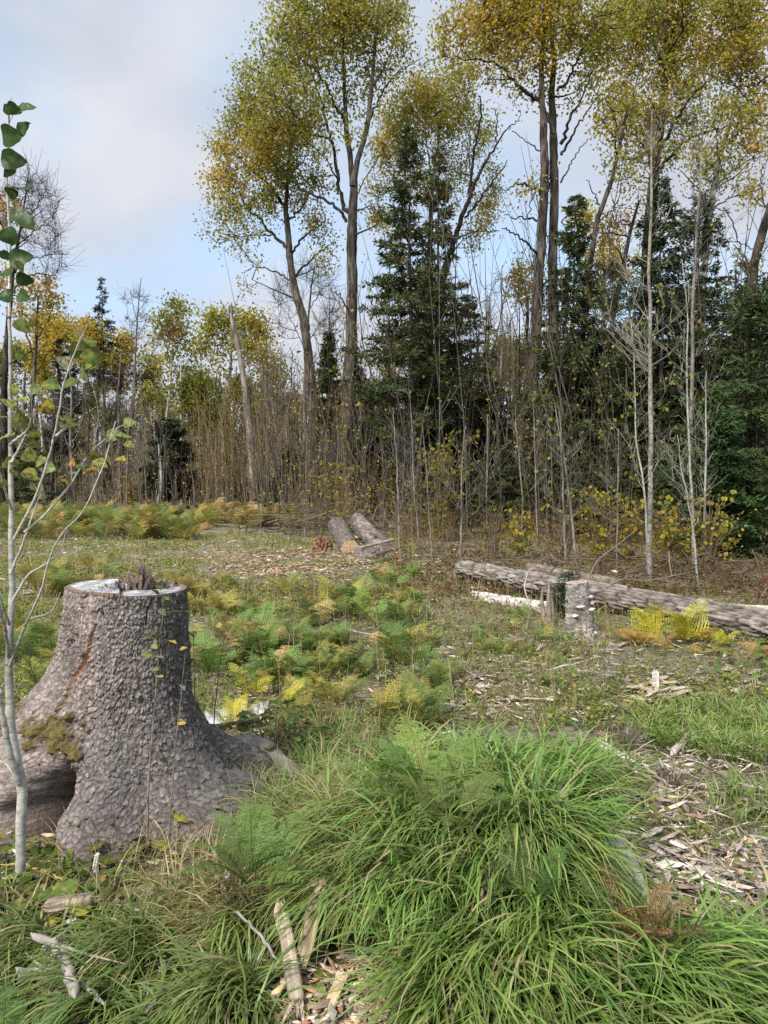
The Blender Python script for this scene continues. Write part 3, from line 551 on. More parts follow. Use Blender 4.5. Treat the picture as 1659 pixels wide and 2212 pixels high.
for (bx, tx, ty, Y, lab) in [(235,262,760,38,'bare dark forked tree right of the narrow pointed spruce'), (700,712,640,31,'slim bare tree right of the leaning poplar, its fine twigs against the sky'),
                       (1085,1082,575,26,'tall thin bare tree with a tufted top left of the double poplar trunk'), (1110,1107,700,30,'thin bare tree directly left of the double poplar trunk'),
                       (775,785,800,27,'low bare bushy tree right of the tallest poplar trunk'), (1040,1055,640,30,'bare forked tree between the ragged spruces and the double poplar trunk'), (545,570,790,36,'thin bare stem behind the snag base'),
                       (160,150,800,30,'bare crooked grey tree behind the left sapling')]:
    broadleaf('bare_tree', lab, Y, [[(bx,1106,9),((bx+tx)/2-3,950,7),((bx*.3+tx*.7),(ty+950)/2,6),(tx,ty,2)]],
      [path(((bx+tx)/2,ty+180),(tx-26,ty+110),(tx-34,ty+60),w0=3,w1=1),path(((bx+tx)/2,ty+170),(tx+26,ty+110),(tx+36,ty+50),w0=3,w1=1),path((tx,ty+110),(tx-18,ty+50),w0=2,w1=1),path((tx,ty+90),(tx+18,ty+40),w0=2,w1=1)],
      [(tx-26,ty+70,22,.9),(tx+26,ty+60,24,.9),(tx,ty+35,20,.9),(tx-20,ty+130,24,.6),(tx+22,ty+130,24,.6)], [OLV], bark=M_snag, limbbark=M_snag, per=0, K=34, twigs=8, sig=.42, twr=.010, twigcol=(.11, .098, .085), spread=.9)

# more young trees of the same kinds standing apart in the left and middle wood
SRC = [o for o in COL.objects if o.get('category') == 'tree' and o.get('label') in ('rounded green-gold poplar directly behind the broken snag', 'slender white-stemmed birch with sparse olive leaves left of the broken snag', 'compact bright green young tree below the birch, left of the broken snag')]
for j, (px, Y, s_, k_, lab) in enumerate([(-10, 36, .8, 0, 'airy olive young tree at the left edge of the wood'), (50, 44, .9, 2, 'small green-gold tree behind the orange tree on the left'), (110, 38, .62, 1, 'low olive tree between the thin dark spruces'), (185, 37, .6, 0, 'low sparse tree left of the narrow pointed spruce'),
     (250, 45, .8, 1, 'far slim tree just right of the narrow pointed spruce'), (310, 42, .75, 0, 'greyish olive tree right of the slim leafless one'), (335, 50, .8, 2, 'far small tree left of the birch'), (445, 44, .8, 1, 'slim pale tree right of the bright green one'), (530, 44, .75, 2, 'small gold tree right behind the snag base'),
     (575, 38, .85, 1, 'slim sparse-leaved tree right of the snag'), (610, 46, .9, 0, 'olive tree far behind the reddish-brown one'), (645, 36, .6, 2, 'low green tree left of the leaning poplar trunk'), (712, 42, .8, 1, 'slim sparse tree between the two free-standing poplars'), (725, 34, .5, 0, 'low olive tree left of the tallest poplar trunk'),
     (790, 36, .75, 1, 'slim sparse tree right of the tallest poplar trunk'), (835, 42, .9, 0, 'olive tree far behind the broad green spruce'), (990, 34, .7, 1, 'slim sparse tree between the ragged spruces'), (1060, 38, .85, 0, 'olive tree in the gap left of the double poplar'), (1100, 44, .9, 2, 'far green-gold tree in the gap left of the double poplar'), (1250, 36, .8, 0, 'olive tree deep behind the double poplar')]):
    t_ = rng.uniform(.6, .95); copytree(SRC[k_ % len(SRC)], onground(px, Y), rng.uniform(0, 6), s_ * rng.uniform(.9, 1.1), lab, group='young broadleaf trees in the wood', tint=(t_, t_, t_ * 1.1))
for px, Y, tp, lab in [(340, 28, 960, 'short white birch stem below the birch, dark-banded'), (482, 33, 760, 'pale birch stem left of the snag base'), (610, 31, 860, 'pale birch stem between snag and leaning poplar'), (690, 29, 930, 'thin pale birch stem just right of the leaning poplar base'), (85, 33, 840, 'leaning pale birch stem behind the near aspen'), (392, 33, 780, 'thin pale birch stem right of the dark bushy fir')]:
    b0 = onground(px, Y); H = float(W(px, tp, Y)[2] - b0[2]); Q = resample(np.c_[np.array([b0 - [0, 0, .1], b0 + [rng.normal(0, .1), 0, H * .5], b0 + [rng.normal(0, .3), 0, H]]), [.075, .055, .02]], 14)
    T = thing('birch_tree', lab, 'tree', b0, 'pale birch stems in the left wood'); V, F = tubes(Q[:, :3], Q[:, 3], 8); part('trunk', V, F, M_birch, T, smooth=True); a = Q[5:13, :3].repeat(3, 0); d = ringdir(24) * .6 + [0, 0, .8]; V, F = tubes(np.stack([a, a + d * .5, a + d], 1), np.tile([.012, .008, .003], (24, 1)), 3); part('twigs', V, F, M_twig, T, col=np.tile([.12, .10, .09], (len(V), 1)), kind='stuff')

# ------------------------------------------------------------------ thin grey trees at the edge of the wood (right)
LMK = [(-60,60,'behind the near aspen stem'),(60,130,'left of the thin dark spruces'),(130,200,'by the thin dark spruces'),(200,260,'under the narrow pointed spruce'),(260,330,'under the slim leafless tree'),(330,400,'under the birch'),(400,480,'below the bright green tree'),
       (480,560,'beside the broken snag'),(560,640,'between snag and leaning poplar'),(640,710,'around the leaning poplar base'),(710,790,'around the tallest poplar base'),(790,860,'right behind the piled logs'),(860,930,'before the ragged left spruce'),(930,1000,'before the ragged right spruce'),
       (1000,1080,'above the long log tip'),(1080,1150,'left of the double poplar'),(1150,1230,'before the double poplar'),(1230,1300,'right of the pale pair of stems'),(1300,1380,'left of the lichen-grey pole'),(1380,1450,'around the lichen-grey pole'),(1450,1520,'around the bright white sapling'),(1520,1600,'before the low bushy fir'),(1600,1800,'at the right edge')]
def landmark(px):
    for a_, b_, t_ in LMK:
        if a_ <= px < b_: return t_
    return LMK[-1][2] if px > 800 else LMK[0][2]
def sapling(name, label, P, r0, r1, nb=14, bl=.9, bark=None, leaves=0, lcol=None, group=None, twcol=(.30, .28, .25), t0=.3, up=.75, cat='sapling', leafs=.05, sub=4):
    P = np.asarray(P, float); loc = P[0].copy(); P[0, 2] -= .06
    T = thing(name, label, cat, loc, group)
    Q = resample(np.c_[P, np.linspace(r0, r1, len(P))], 16); Q[:, 3] = np.linspace(r0, r1, 16); Q[1:, :2] += np.cumsum(rng.normal(0, .008, (15, 2)), 0) * (bl)
    V, F = tubes(Q[:, :3], Q[:, 3], 7); part('trunk', V, F, bark or M_grey, T, smooth=True)
    t_ = rng.uniform(t0, .97, nb); idx = t_ * 15; a = np.stack([np.interp(idx, range(16), Q[:, j]) for j in range(3)], 1); ra = np.interp(idx, range(16), Q[:, 3])
    ln = bl * (1.15 - t_)[:, None] * rng.uniform(.5, 1.2, (nb, 1)) + .12; d = ringdir(nb) * rng.uniform(.6, 1.2, (nb, 1))
    pts = np.stack([a, a + d * ln * .27 + [0, 0, 1] * ln * .22 * up, a + d * ln * .48 + [0, 0, 1] * ln * .55 * up, a + d * ln * .62 + [0, 0, 1] * ln * 1.05 * up], 1)
    pts[:, 1:] += rng.normal(0, .02, (nb, 3, 3)) * ln[:, None]
    B = Bag(); V, F = tubes(pts, (ra * .27)[:, None] * [[1, .8, .55, .25]], 4); B.add(V, F, twcol)
    k = nb * sub; ii = np.repeat(np.arange(nb), sub); s = rng.integers(1, 4, k); f = rng.random((k, 1)); aa = pts[ii, s - 1] * (1 - f) + pts[ii, s] * f
    dd = ringdir(k) * .6 + (pts[ii, 3] - pts[ii, 0]) / (np.linalg.norm(pts[ii, 3] - pts[ii, 0], axis=1, keepdims=True)) * .7 + [0, 0, .3]
    l2 = ln[ii] * rng.uniform(.2, .5, (k, 1)); tp = aa + dd * l2
    V, F = tubes(np.stack([aa, aa + dd * l2 * .5 + rng.normal(0, .015, (k, 3)), tp], 1), (ra[ii] * .16 + .0015)[:, None] * [[1, .8, .4]], 3); B.add(V, F, twcol)
    B.part('branches', M_twig, T, kind='stuff')
    if leaves:
        k2 = leaves; j = rng.integers(0, k, k2); C = tp[j] * rng.uniform(.6, 1, (k2, 1)) + aa[j] * 0; C = aa[j] + (tp[j] - aa[j]) * rng.uniform(.2, 1, (k2, 1)); C += rng.normal(0, .03, (k2, 3))
        V, F = roundleaf(C, rdir(k2) + [0, 0, -.6], leafs * rng.uniform(.6, 1.2, k2)); part('leaves', V, F, M_leaf, T, col=np.repeat(palette(lcol, k2), 6, 0), kind='stuff')
    return T
SL = [('pale grey stem leftmost of the pair right of the double poplar trunk', [(1222,1225),(1216,1120),(1212,1024),(1205,930),(1196,870)], 7, 0, 11.5),
      ('pale grey stem rightmost of the pair right of the double poplar trunk', [(1249,1236),(1237,1114),(1228,1024),(1216,949),(1210,880)], 7, 24, 11.2),
      ('white forked sapling with few green leaves left of the tall lichen-grey pole', [(1398,1250),(1396,1084),(1387,1024),(1372,949),(1370,845),(1364,740),(1358,690)], 6, 60, 11.),
      ('bright white slender sapling with ascending limbs right of the tall lichen-grey pole', [(1499,1238),(1494,1024),(1491,904),(1488,770),(1490,695),(1482,635),(1478,560)], 7, 24, 11.2),
      ('white sapling with long curved limbs rightmost of the pale saplings', [(1527,1215),(1527,1114),(1529,964),(1533,860),(1536,800)], 7, 10, 11.6),
      ('crooked white sapling bending left above the yellow shrubs', [(1509,1266),(1500,1189),(1491,1114),(1485,1084),(1467,979),(1462,940)], 5.5, 0, 10.2),
      ('thin grey sapling left of the lichen-grey pole beside the low yellow shrub', [(1334,1238),(1336,1114),(1340,1010),(1338,930)], 3.6, 8, 11.2),
      ('forked grey sapling right of the stacked logs, its bare arms spread wide', [(867,1206),(861,1114),(857,1024),(848,940),(844,880)], 6, 0, 12.5),
      ('grey sapling in front of the ragged spruces leaning left', [(909,1176),(896,1054),(890,904),(886,840)], 5, 8, 13.5),
      ('thin pale sapling beside the yellow-green shrub at the wood edge', [(935,1206),(925,1080),(920,994),(914,920)], 4.5, 10, 12.5),
      ('pale straight sapling just left of the long log tip', [(994,1206),(996,1100),(998,994),(1004,920)], 6, 10, 12.4),
      ('pale straight sapling above the long log tip', [(1055,1190),(1055,1080),(1056,979),(1058,900)], 5, 14, 12.9),
      ('slim crooked sapling among low yellow leaves above the long log', [(1129,1190),(1132,1084),(1123,964),(1118,880)], 5, 14, 13.),
      ('slim straight sapling in front of the double poplar trunk', [(1162,1146),(1158,1020),(1152,904),(1150,850)], 4.4, 16, 15.)]
for lab, pts, wpx, lv, Y in SL:
    P = np.array([W(a, b_, Y) for a, b_ in pts]); P[0] = [P[0, 0], Y, float(h(P[0, 0], Y))]
    sapling('pale_sapling', lab, P, wpx * .5 * Y / FPX, .005, nb=17, bl=.95, leaves=lv, lcol=[(.25, .27, .06), (.33, .28, .05)], group='pale saplings at the wood edge', leafs=.06,
            bark=M_aspen if 'white' in lab else M_grey, twcol=(.25, .235, .205) if 'white' in lab else (.13, .115, .10), sub=5)
Y = 10.; P = np.array([W(a, b_, Y) for a, b_ in [(1405,1264),(1408,1054),(1405,845),(1402,695),(1402,605),(1400,573),(1404,443),(1407,313),(1409,240)]]); P[0, 2] = float(h(P[0, 0], Y))
sapling('grey_pole_tree', 'tall straight lichen-grey pole tree with a rotten flaking base at the right of the wood', P, .040, .012, nb=30, bl=1.3, group=None, twcol=(.2, .185, .16), t0=.45, cat='tree', sub=5,
        bark=barkmat('lichen_bark', (.10, .085, .07), (.36, .34, .30), 26, .8, 1., .02))
Y = 16.; P = np.array([W(a, b_, Y) for a, b_ in [(1486,1150),(1490,900),(1496,640),(1503,443),(1511,338),(1514,250)]]); P[0, 2] = float(h(P[0, 0], Y))
sapling('grey_pole_tree', 'second tall grey pole tree with bare curling limbs, in front of the right-hand spruces', P, .055, .015, nb=30, bl=2., twcol=(.13, .12, .10), t0=.5, cat='tree', sub=5)

BOLES = [(838,27,560),(905,24,620),(978,26,500),(1000,29,700),(1042,25,640),(1066,28,760),(1098,23,690),(1128,27,650),(1240,24,560),(1262,29,640),(1290,22,700),(1322,26,600),(1350,20,650),(1378,24,520),(1425,18,600),(1452,23,560),(1478,19,640),(1515,20,600),(1545,24,620),(1578,19,560),(1622,16,560),(1650,20,600),(620,30,760),(648,34,700),(585,33,800),(520,36,820),(465,38,830),(430,35,860),(330,40,850),(310,36,900),(262,34,880),(190,33,860),(110,30,800),(95,36,880),(240,42,850)]
for j, (px, Y, tp) in enumerate(BOLES):
    b0 = onground(px, Y); H = W(px, tp, Y)[2] - b0[2]; lx = rng.normal(0, .03) * H
    P = np.array([b0, b0 + [lx * .3, 0, H * .35], b0 + [lx * .6, .1, H * .7], b0 + [lx, 0, H]])
    sapling('forest_tree', 'thin dark bole with dead side twigs, ' + landmark(px), P, rng.uniform(.05, .10), .012, nb=26, bl=1.1, t0=.25, up=rng.uniform(.2, .9), twcol=(.075, .062, .05), bark=M_darkbark, cat='tree', sub=4, group='thin dark boles in the wood', leaves=(0, 60, 0, 0, 120)[j % 5], lcol=OLV, leafs=.08)

# the broken snag
Y = 30.; T = thing('snag', 'barkless broken snag leaning left with a jagged top, on the left side of the wood', 'dead tree', onground(546, Y))
P = world_poly([(548,1112,22),(545,1000,20),(540,930,19),(532,860,17),(524,800,15),(513,740,14),(503,700,12),(498,676,9)], Y, 0, 0); P[0, 2] = T.location.z - .1
Q = resample(P, 40); Q[:, 3] *= 1 + rng.normal(0, .06, 40); V, F = tubes(Q[:, :3], Q[:, 3], 11); part('trunk', V, F, M_snag, T, smooth=True)
B = Bag(); top = Q[-1, :3]
for k in range(7):
    a = top + np.array([rng.normal(0, .06), rng.normal(0, .05), -.2]); V, F = tubes([a, a + [0, 0, .25], a + [rng.normal(0, .03), 0, rng.uniform(.35, .65)]], [.05, .035, .004], 4); B.add(V, F, (.2, .17, .15))
B.part('splinters', M_rot, T)
B = Bag()
for k in range(12):
    j = rng.integers(4, 36); a = Q[j, :3]; d = ringdir(1)[0]; l_ = rng.uniform(.2, .6); V, F = tubes([a, a + d * (l_ * .6 + .1) + [0, 0, .04], a + d * (l_ + .1) + [0, 0, .15]], [.03, .02, .006], 4); B.add(V, F, (.15, .125, .11))
B.part('branch_stubs', M_rot, T)

# ------------------------------------------------------------------ conifers
def conifer_parts(H, Rm, cb=.15, nwh=34, nbr=6, dens=1., ntw=15, col=((.07, .085, .035), (.09, .105, .042), (.055, .07, .033)), top=.03, ragged=.35, kl=.13, trunk_r=None, dead=8, power=.85, droop=.25):
    """returns trunk (V,F), twig bag, needle bag, all at the origin"""
    tr = trunk_r or H * .011
    zt = np.linspace(-.15, H, 18); P = np.stack([np.cumsum(rng.normal(0, .012, 18)), np.cumsum(rng.normal(0, .012, 18)), zt], 1); Rr = np.maximum(tr * (1 - zt / (H * 1.02)), .008)
    tv, tf = tubes(P, Rr, 8)
    nb = int(nwh * nbr); t_ = np.sort((rng.random(nb)) ** 1.0); z = H * (cb + (1 - cb) * t_)
    prof = np.minimum((1 - t_) ** power + top, 1.) * np.minimum(1, .55 + t_ * 3.5)
    ln = Rm * prof * np.clip(rng.normal(1, ragged, nb), .25, 1.6)
    a = rng.uniform(0, 2 * np.pi, nb); d = np.stack([np.cos(a), np.sin(a), np.zeros(nb)], 1)
    asc = np.where(t_ > .75, .5, .05)[:, None]
    s = np.array([0, .33, .66, 1.])
    base = np.stack([np.interp(z, zt, P[:, 0]), np.interp(z, zt, P[:, 1]), z], 1)
    pts = base[:, None] + d[:, None] * (ln[:, None] * s)[..., None] + np.array([0, 0, 1.]) * ((asc * s - droop * s ** 1.3 + droop * .75 * s ** 3) * ln[:, None])[..., None]
    Bt = Bag(); V, F = tubes(pts, (.006 + .012 * ln)[:, None] * [[1, .7, .45, .2]], 3); Bt.add(V, F, (.06, .05, .042))
    if dead:
        k = dead * 3; zz = rng.uniform(.08, cb + .1, k) * H; dd = ringdir(k); l_ = Rm * rng.uniform(.15, .55, (k, 1)); b0 = np.stack([np.interp(zz, zt, P[:, 0]), np.interp(zz, zt, P[:, 1]), zz], 1)
        V, F = tubes(np.stack([b0, b0 + dd * l_ * .5, b0 + dd * l_ + [0, 0, -.1] * l_], 1), np.tile([.014, .010, .004], (k, 1)), 3); Bt.add(V, F, (.10, .085, .07))
        k3 = k * 4; j = rng.integers(0, k, k3); f = rng.random((k3, 1)); b1 = b0[j] + dd[j] * l_[j] * f; d3 = rdir(k3) * .25 * l_[j]
        V, F = tubes(np.stack([b1, b1 + d3 * .5, b1 + d3], 1), np.tile([.005, .004, .002], (k3, 1)), 3); Bt.add(V, F, (.10, .085, .07))
    # side sprays
    nt_ = np.maximum(3, (ntw * dens * ln / Rm * 1.6 + 2).astype(int)); ii = np.repeat(np.arange(nb), nt_); k = len(ii)
    f = rng.uniform(.12, 1, k); seg = np.minimum((f * 3).astype(int), 2); ff = (f * 3 - seg)[:, None]
    a0 = pts[ii, seg] * (1 - ff) + pts[ii, seg + 1] * ff
    side = np.cross(d[ii], [0, 0, 1.]) * rng.choice([-1, 1], k)[:, None]
    dv = side * rng.uniform(.4, 1, (k, 1)) + d[ii] * rng.uniform(.3, .9, (k, 1)) + np.stack([np.zeros(k), np.zeros(k), rng.normal(-.05, .18, k)], 1); dv /= np.linalg.norm(dv, axis=1, keepdims=True)
    tl = np.clip(ln[ii] * .42 * (1.15 - f), .10, .6) * rng.uniform(.6, 1.2, k)
    nk = 5; jj = np.repeat(np.arange(k), nk); u_ = np.tile(np.linspace(.05, .85, nk), k)[:, None] + rng.normal(0, .05, (k * nk, 1))
    C = a0[jj] + dv[jj] * tl[jj, None] * u_ + rng.normal(0, .012, (k * nk, 3)); D = dv[jj] + rdir(k * nk) * .75
    V, F = kites(C, D, 1.15 * kl * rng.uniform(.7, 1.3, k * nk), kl * .30 * rng.uniform(.7, 1.3, k * nk))
    cb_ = palette(np.array(col) * 1.05, nb, .16)
    c = np.clip(cb_[ii][jj] * (1 + rng.normal(0, .18, (len(jj), 1))), .005, .5)
    return (tv, tf), Bt, (V, F, np.repeat(c, 4, 0))
M_conbark = barkmat('conifer_bark', (.045, .036, .03), (.15, .13, .11), 22, .5, 1., .03)
def conifer(name, label, base, group=None, **k):
    T = thing(name, label, 'tree', base, group)
    (tv, tf), Bt, (V, F, c) = conifer_parts(**k)
    b0 = np.array(base, float)
    part('trunk', tv + b0, tf, M_conbark, T, smooth=True); Vt, Ft, Ct = Bt.get(); part('branches', Vt + b0, Ft, M_twig, T, col=Ct, kind='stuff')
    part('crown', V + b0, F, M_needle, T, col=c, kind='stuff')
    return T
def at_top(px, py, Y): b0 = onground(px, Y); return b0, float(W(px, py, Y)[2] - b0[2])
def con(label, px, top, Y, hw, group='spruces in the wood', name='spruce_tree', **k):
    b0, H = at_top(px, top, Y); return conifer(name, label, b0, group, H=H, Rm=hw * Y / FPX, **k)
con('ragged dark spruce with gaps low down, left one of the middle pair', 893, 285, 19, 118, cb=.26, nwh=40, ragged=.5, dens=1.2, power=1.0, dead=10)
con('ragged dark spruce right of it in the middle pair, its top brushing poplar limbs', 948, 318, 21, 92, cb=.22, nwh=38, ragged=.5, dens=1.2, power=1.0, col=((.075, .082, .038), (.095, .098, .045), (.10, .085, .045)), dead=10)
con('slim dense spruce growing against the double poplar trunk', 1232, 420, 20, 105, cb=.20, nwh=42, dens=1.25, power=.85, ragged=.38)
con('tallest dense spruce of the right-hand group, behind the lichen-grey pole', 1412, 385, 19, 125, cb=.16, nwh=46, dens=1.25, power=.75, ragged=.38, col=((.048, .07, .032), (.062, .085, .038), (.04, .06, .028)))
con('broad dense spruce right of the tallest one', 1506, 420, 20.5, 150, cb=.14, nwh=46, dens=1.25, power=.8, ragged=.38, col=((.048, .07, .032), (.062, .085, .038), (.04, .06, .028)))
con('wide dark spruce filling the right edge of the wood', 1660, 600, 15, 175, cb=.04, nwh=38, dens=1.2, power=.6, ragged=.3, col=((.05, .075, .032), (.064, .092, .038), (.07, .10, .036)))
con('low bushy green fir behind the rightmost white sapling', 1555, 890, 13, 105, cb=.0, nwh=28, dens=1.5, power=.55, ragged=.25, kl=.10, col=((.045, .08, .03), (.06, .10, .038)), name='fir_tree', dead=0)
con('mid-sized open spruce between the ragged pair and the double poplar', 1018, 640, 24, 62, cb=.25, nwh=22, dens=.9, ragged=.45, power=.7)
con('narrow pointed spruce standing above the left tree line', 228, 600, 40, 62, cb=.50, nwh=24, dens=.8, power=1.15, kl=.14, ragged=.2, dead=26, col=((.03, .04, .03), (.04, .05, .035)))
con('thin dark spruce with a spindly top behind the left sapling', 137, 735, 34, 28, cb=.25, nwh=22, dens=.6, power=.7, kl=.14, col=((.035, .038, .03), (.045, .045, .035)), dead=14)
con('second thin dark spruce just right of it', 159, 748, 36, 24, cb=.3, nwh=18, dens=.6, power=.7, kl=.14, col=((.035, .038, .03), (.045, .045, .035)), dead=14)
con('small dark spruce between the leaning and the tallest poplar', 708, 718, 28, 28, cb=.5, nwh=20, dens=1.1, kl=.16, dead=16)
con('small pointed spruce just right of the tallest poplar trunk', 775, 760, 30, 30, cb=.2, nwh=22, dens=.8, kl=.17, dead=10)
con('dark bushy fir in the left wood, below the birch', 366, 905, 30, 46, cb=.12, nwh=24, dens=1.3, power=.45, kl=.17, name='fir_tree', col=((.03, .042, .022), (.04, .05, .028)))
con('low blue-green fir left of the leaning poplar base', 628, 965, 24, 58, cb=.0, nwh=20, dens=1.3, kl=.14, name='fir_tree', dead=0)
con('broad green spruce right of the tallest poplar, at the edge of the wood', 820, 838, 23, 72, cb=.05, nwh=24, dens=1.4, kl=.14, power=.6, col=((.032, .055, .024), (.042, .065, .03)))
con('tall dark spruce behind the double poplar trunk, half hidden', 1178, 600, 25, 95, cb=.08, nwh=26, dens=.9, ragged=.45, power=.8)
con('dark spruce filling the gap between the double poplar and the tallest spruce', 1318, 570, 24, 110, cb=.05, nwh=30, dens=.9, ragged=.35, power=.8)
con('dark spruce behind the lichen-grey pole, lower and to its left', 1368, 690, 18, 90, cb=.03, nwh=28, dens=1.2, ragged=.35, power=.75)
con('low dark spruce behind the long log tip', 1075, 820, 22, 85, cb=.03, nwh=24, dens=1.1, ragged=.4, power=.7)
con('dark spruce right of the tallest group, low against the sky', 1590, 560, 22, 100, cb=.08, nwh=30, dens=1.2, ragged=.35, power=.8)
# understorey conifers in the depth of the wood: copies of three
protos = []
for k in range(3):
    p_ = conifer('fir_tree', 'x', (0, 0, 0), 'dark young firs in the depth of the wood', H=6., Rm=1.25 + .25 * k, cb=.06 + .08 * k, nwh=22, dens=1.0, ragged=.35, kl=.17, power=.6, dead=6)
    protos.append(p_)
FL = [(20,905,28),(70,940,26),(-40,880,27),(110,960,31),(170,985,34),(230,1000,36),(440,1010,33),(505,1020,33),(570,1000,31),(700,985,30),(860,930,27),(935,900,30),(985,930,27),(1050,880,30),(1105,915,27),(1160,900,30),
      (1230,880,27),(1290,900,29),(1340,860,26),(1380,900,24),(1450,850,25),(1600,820,22),(1570,860,26),(1660,900,18),(1010,985,21),(1190,985,20),(1300,985,20),(1440,960,18),(1620,960,16),(1115,1010,20),(930,1010,22),(660,1000,27),(1730,760,18),(310,1010,36),(1350,1000,17),(1500,940,21),(1270,820,25),(1330,760,28),(1400,960,17),(1560,760,24),(1130,840,30),(1060,930,24),(1250,980,18),(1480,800,26),(1620,820,20),(1180,930,26),(1310,900,22),(1530,1000,15),(1600,1000,14),(1380,820,30),(1000,820,22),(1090,960,19),(1150,1000,18),(1215,900,18),(1265,960,16),(1320,980,15.5),(1365,900,19),(1430,1010,15),(1470,920,17),(870,980,19),(940,960,20),(1040,1000,18),(1200,760,22),(1290,700,21),(1345,800,20),(1445,740,20),(1575,700,18),(1640,720,17),(1620,980,13),(905,820,21),(965,860,22)]
for j, (px, py, Y) in enumerate(FL):
    b0, H = at_top(px, py, Y); zone = 'left of the snag' if px < 520 else ('behind the stacked logs' if px < 880 else ('between the ragged spruces and the double poplar' if px < 1200 else 'under the right-hand spruces'))
    t_ = rng.uniform(.75, 1.3); lab = '%s %s fir in the wood, %s' % ('low' if H < 3 else ('medium' if H < 5.5 else 'tall'), 'nearer' if Y < 20 else ('darker' if t_ < 1 else 'paler'), landmark(px))
    if j < 3: s_ = protos[j]; s_.location = b0; s_.scale = (H / 6.,) * 3; s_['label'] = lab
    else: copytree(protos[j % 3], b0, rng.uniform(0, 6), H / 6. * rng.uniform(.95, 1.05), lab, tint=(t_, t_ * .97, t_ * .9))

# ------------------------------------------------------------------ thicket of thin stems in the wood
prot = []
for k in range(7):
    Hs = 4.2;  P = np.array([[0, 0, 0], [rng.normal(0, .08), 0, 1.2], [rng.normal(0, .14), rng.normal(0, .1), 2.6], [rng.normal(0, .22), rng.normal(0, .2), Hs]])
    prot.append(sapling('thin_sapling', 'x', P, .024, .005, nb=16, bl=.75, leaves=(0, 30, 0, 50, 0, 0, 16)[k], lcol=[YEL, OLV][k % 2], group='thin bare saplings of the thicket', twcol=[(.20, .175, .15), (.26, .24, .21), (.15, .13, .11)][k % 3], sub=3, leafs=.05))
cnt = 0
ZN = [(-60, 620, 26, 38, 80, 'bare grey sapling in the dense thicket along the left of the clearing'), (560, 880, 18, 27, 48, 'bare thin sapling in the thicket behind the stacked logs'),
      (850, 1230, 15.5, 25, 30, 'bare thin sapling in the thicket left of the pale pair of stems'), (1230, 1700, 14, 25, 30, 'bare thin sapling in the thicket behind the long fallen log')]
for x0, x1, y0, y1, nn, lab in ZN:
    for k in range(nn):
        Y = rng.uniform(y0, y1); px = rng.uniform(x0, x1); b0 = onground(px, Y); s_ = rng.uniform(.5, 1.25) * min(1.1, Y / 24.); t_ = rng.uniform(.35, .95); ly = rng.normal(0, .06)
        lab = '%s %s bare sapling %s, %s' % ('dark' if t_ < .55 else ('grey' if t_ < .75 else 'paler'), 'low' if s_ < .5 else ('medium' if s_ < .8 else 'tall'), 'leaning right' if ly > .04 else ('leaning left' if ly < -.04 else 'upright'), landmark(px))
        j = int(rng.integers(0, 7))
        if prot[j].get('label') == 'x': o_ = prot[j]; o_.location = b0; o_.scale = (s_,) * 3; o_['label'] = lab
        else: copytree(prot[j], b0, rng.uniform(0, 6), s_, lab, tint=(t_, t_ * .95, t_ * .88), tilt=(rng.normal(0, .05), ly))

def thicket(name, n, px0, px1, Y0, Y1, Hm, r, col, leafn=0, lcols=None, tw=10, kinkcol=None):
    Y = rng.uniform(Y0, Y1, n); px = rng.uniform(px0, px1, n); x = (px - 829.5) / FPX * Y; z = h(x, Y)
    H = Hm * rng.uniform(.35, 1.15, n); b0 = np.stack([x, Y, z - .05], 1); dx = rng.normal(0, .11, (n, 2)) * H[:, None]
    pts = np.stack([b0 + np.c_[dx * f ** 1.5 + rng.normal(0, .015, (n, 2)) * H[:, None] * (f > 0), H * f] for f in (0, .3, .65, 1.)], 1)
    c = palette(col, n, .2)
    B = Bag(); V, F = tubes(pts, (r * rng.uniform(.5, 1.4, n) * (Y / 25.))[:, None] * [[1, .8, .55, .2]], 3); B.add(V, F, np.repeat(c, 12, 0))
    k = n * tw; ii = np.repeat(np.arange(n), tw); f = rng.uniform(.15, .98, k); s = np.minimum((f * 3).astype(int), 2); ff = (f * 3 - s)[:, None]
    a = pts[ii, s] * (1 - ff) + pts[ii, s + 1] * ff; d = ringdir(k) * .6 + [0, 0, 1.]; l_ = (H[ii] * .13 * rng.uniform(.4, 1.4, k))[:, None]
    tp = a + d * l_; V, F = tubes(np.stack([a, a + d * l_ * .5 + rng.normal(0, .03, (k, 3)) * l_, tp], 1), np.tile(np.array([.32, .25, .12]) * r * Y1 / 28., (k, 1)), 3); B.add(V, F, np.repeat(c[ii], 9, 0))
    o = B.part(name, M_twig, None); o['kind'] = 'stuff'
    if leafn:
        j = rng.integers(0, k, leafn); C = a[j] + (tp[j] - a[j]) * rng.uniform(.3, 1.1, (leafn, 1)) + rng.normal(0, .06, (leafn, 3)); sz = rng.uniform(.035, .06, leafn) * min(1.6, Y1 / 25.)
        V, F = kites(C, rdir(leafn) + [0, 0, -.4], sz * 1.2, sz); q_ = part(name.replace('stems', 'leaves'), V, F, M_leaf, None, col=np.repeat(palette(lcols, leafn), 4, 0)); q_['kind'] = 'stuff'
GS = [(.11, .095, .08), (.17, .15, .125), (.07, .058, .048), (.14, .105, .078)]
GD = [(.07, .058, .045), (.11, .095, .075), (.045, .037, .03), (.085, .065, .045)]
thicket('far_thicket_stems', 900, -250, 900, 31, 60, 4.4, .020, GS, 9000, OLV + YEL, 6)
thicket('left_thicket_stems', 460, -120, 640, 27, 33, 2.2, .013, GS, 1500, YEL + ORG, 7)
thicket('yellow_thicket_stems', 190, 395, 610, 29, 36, 4.8, .012, [(.24, .18, .10), (.17, .14, .09)], 9000, [(.26, .19, .05), (.30, .22, .06), (.2, .16, .05)], 9)
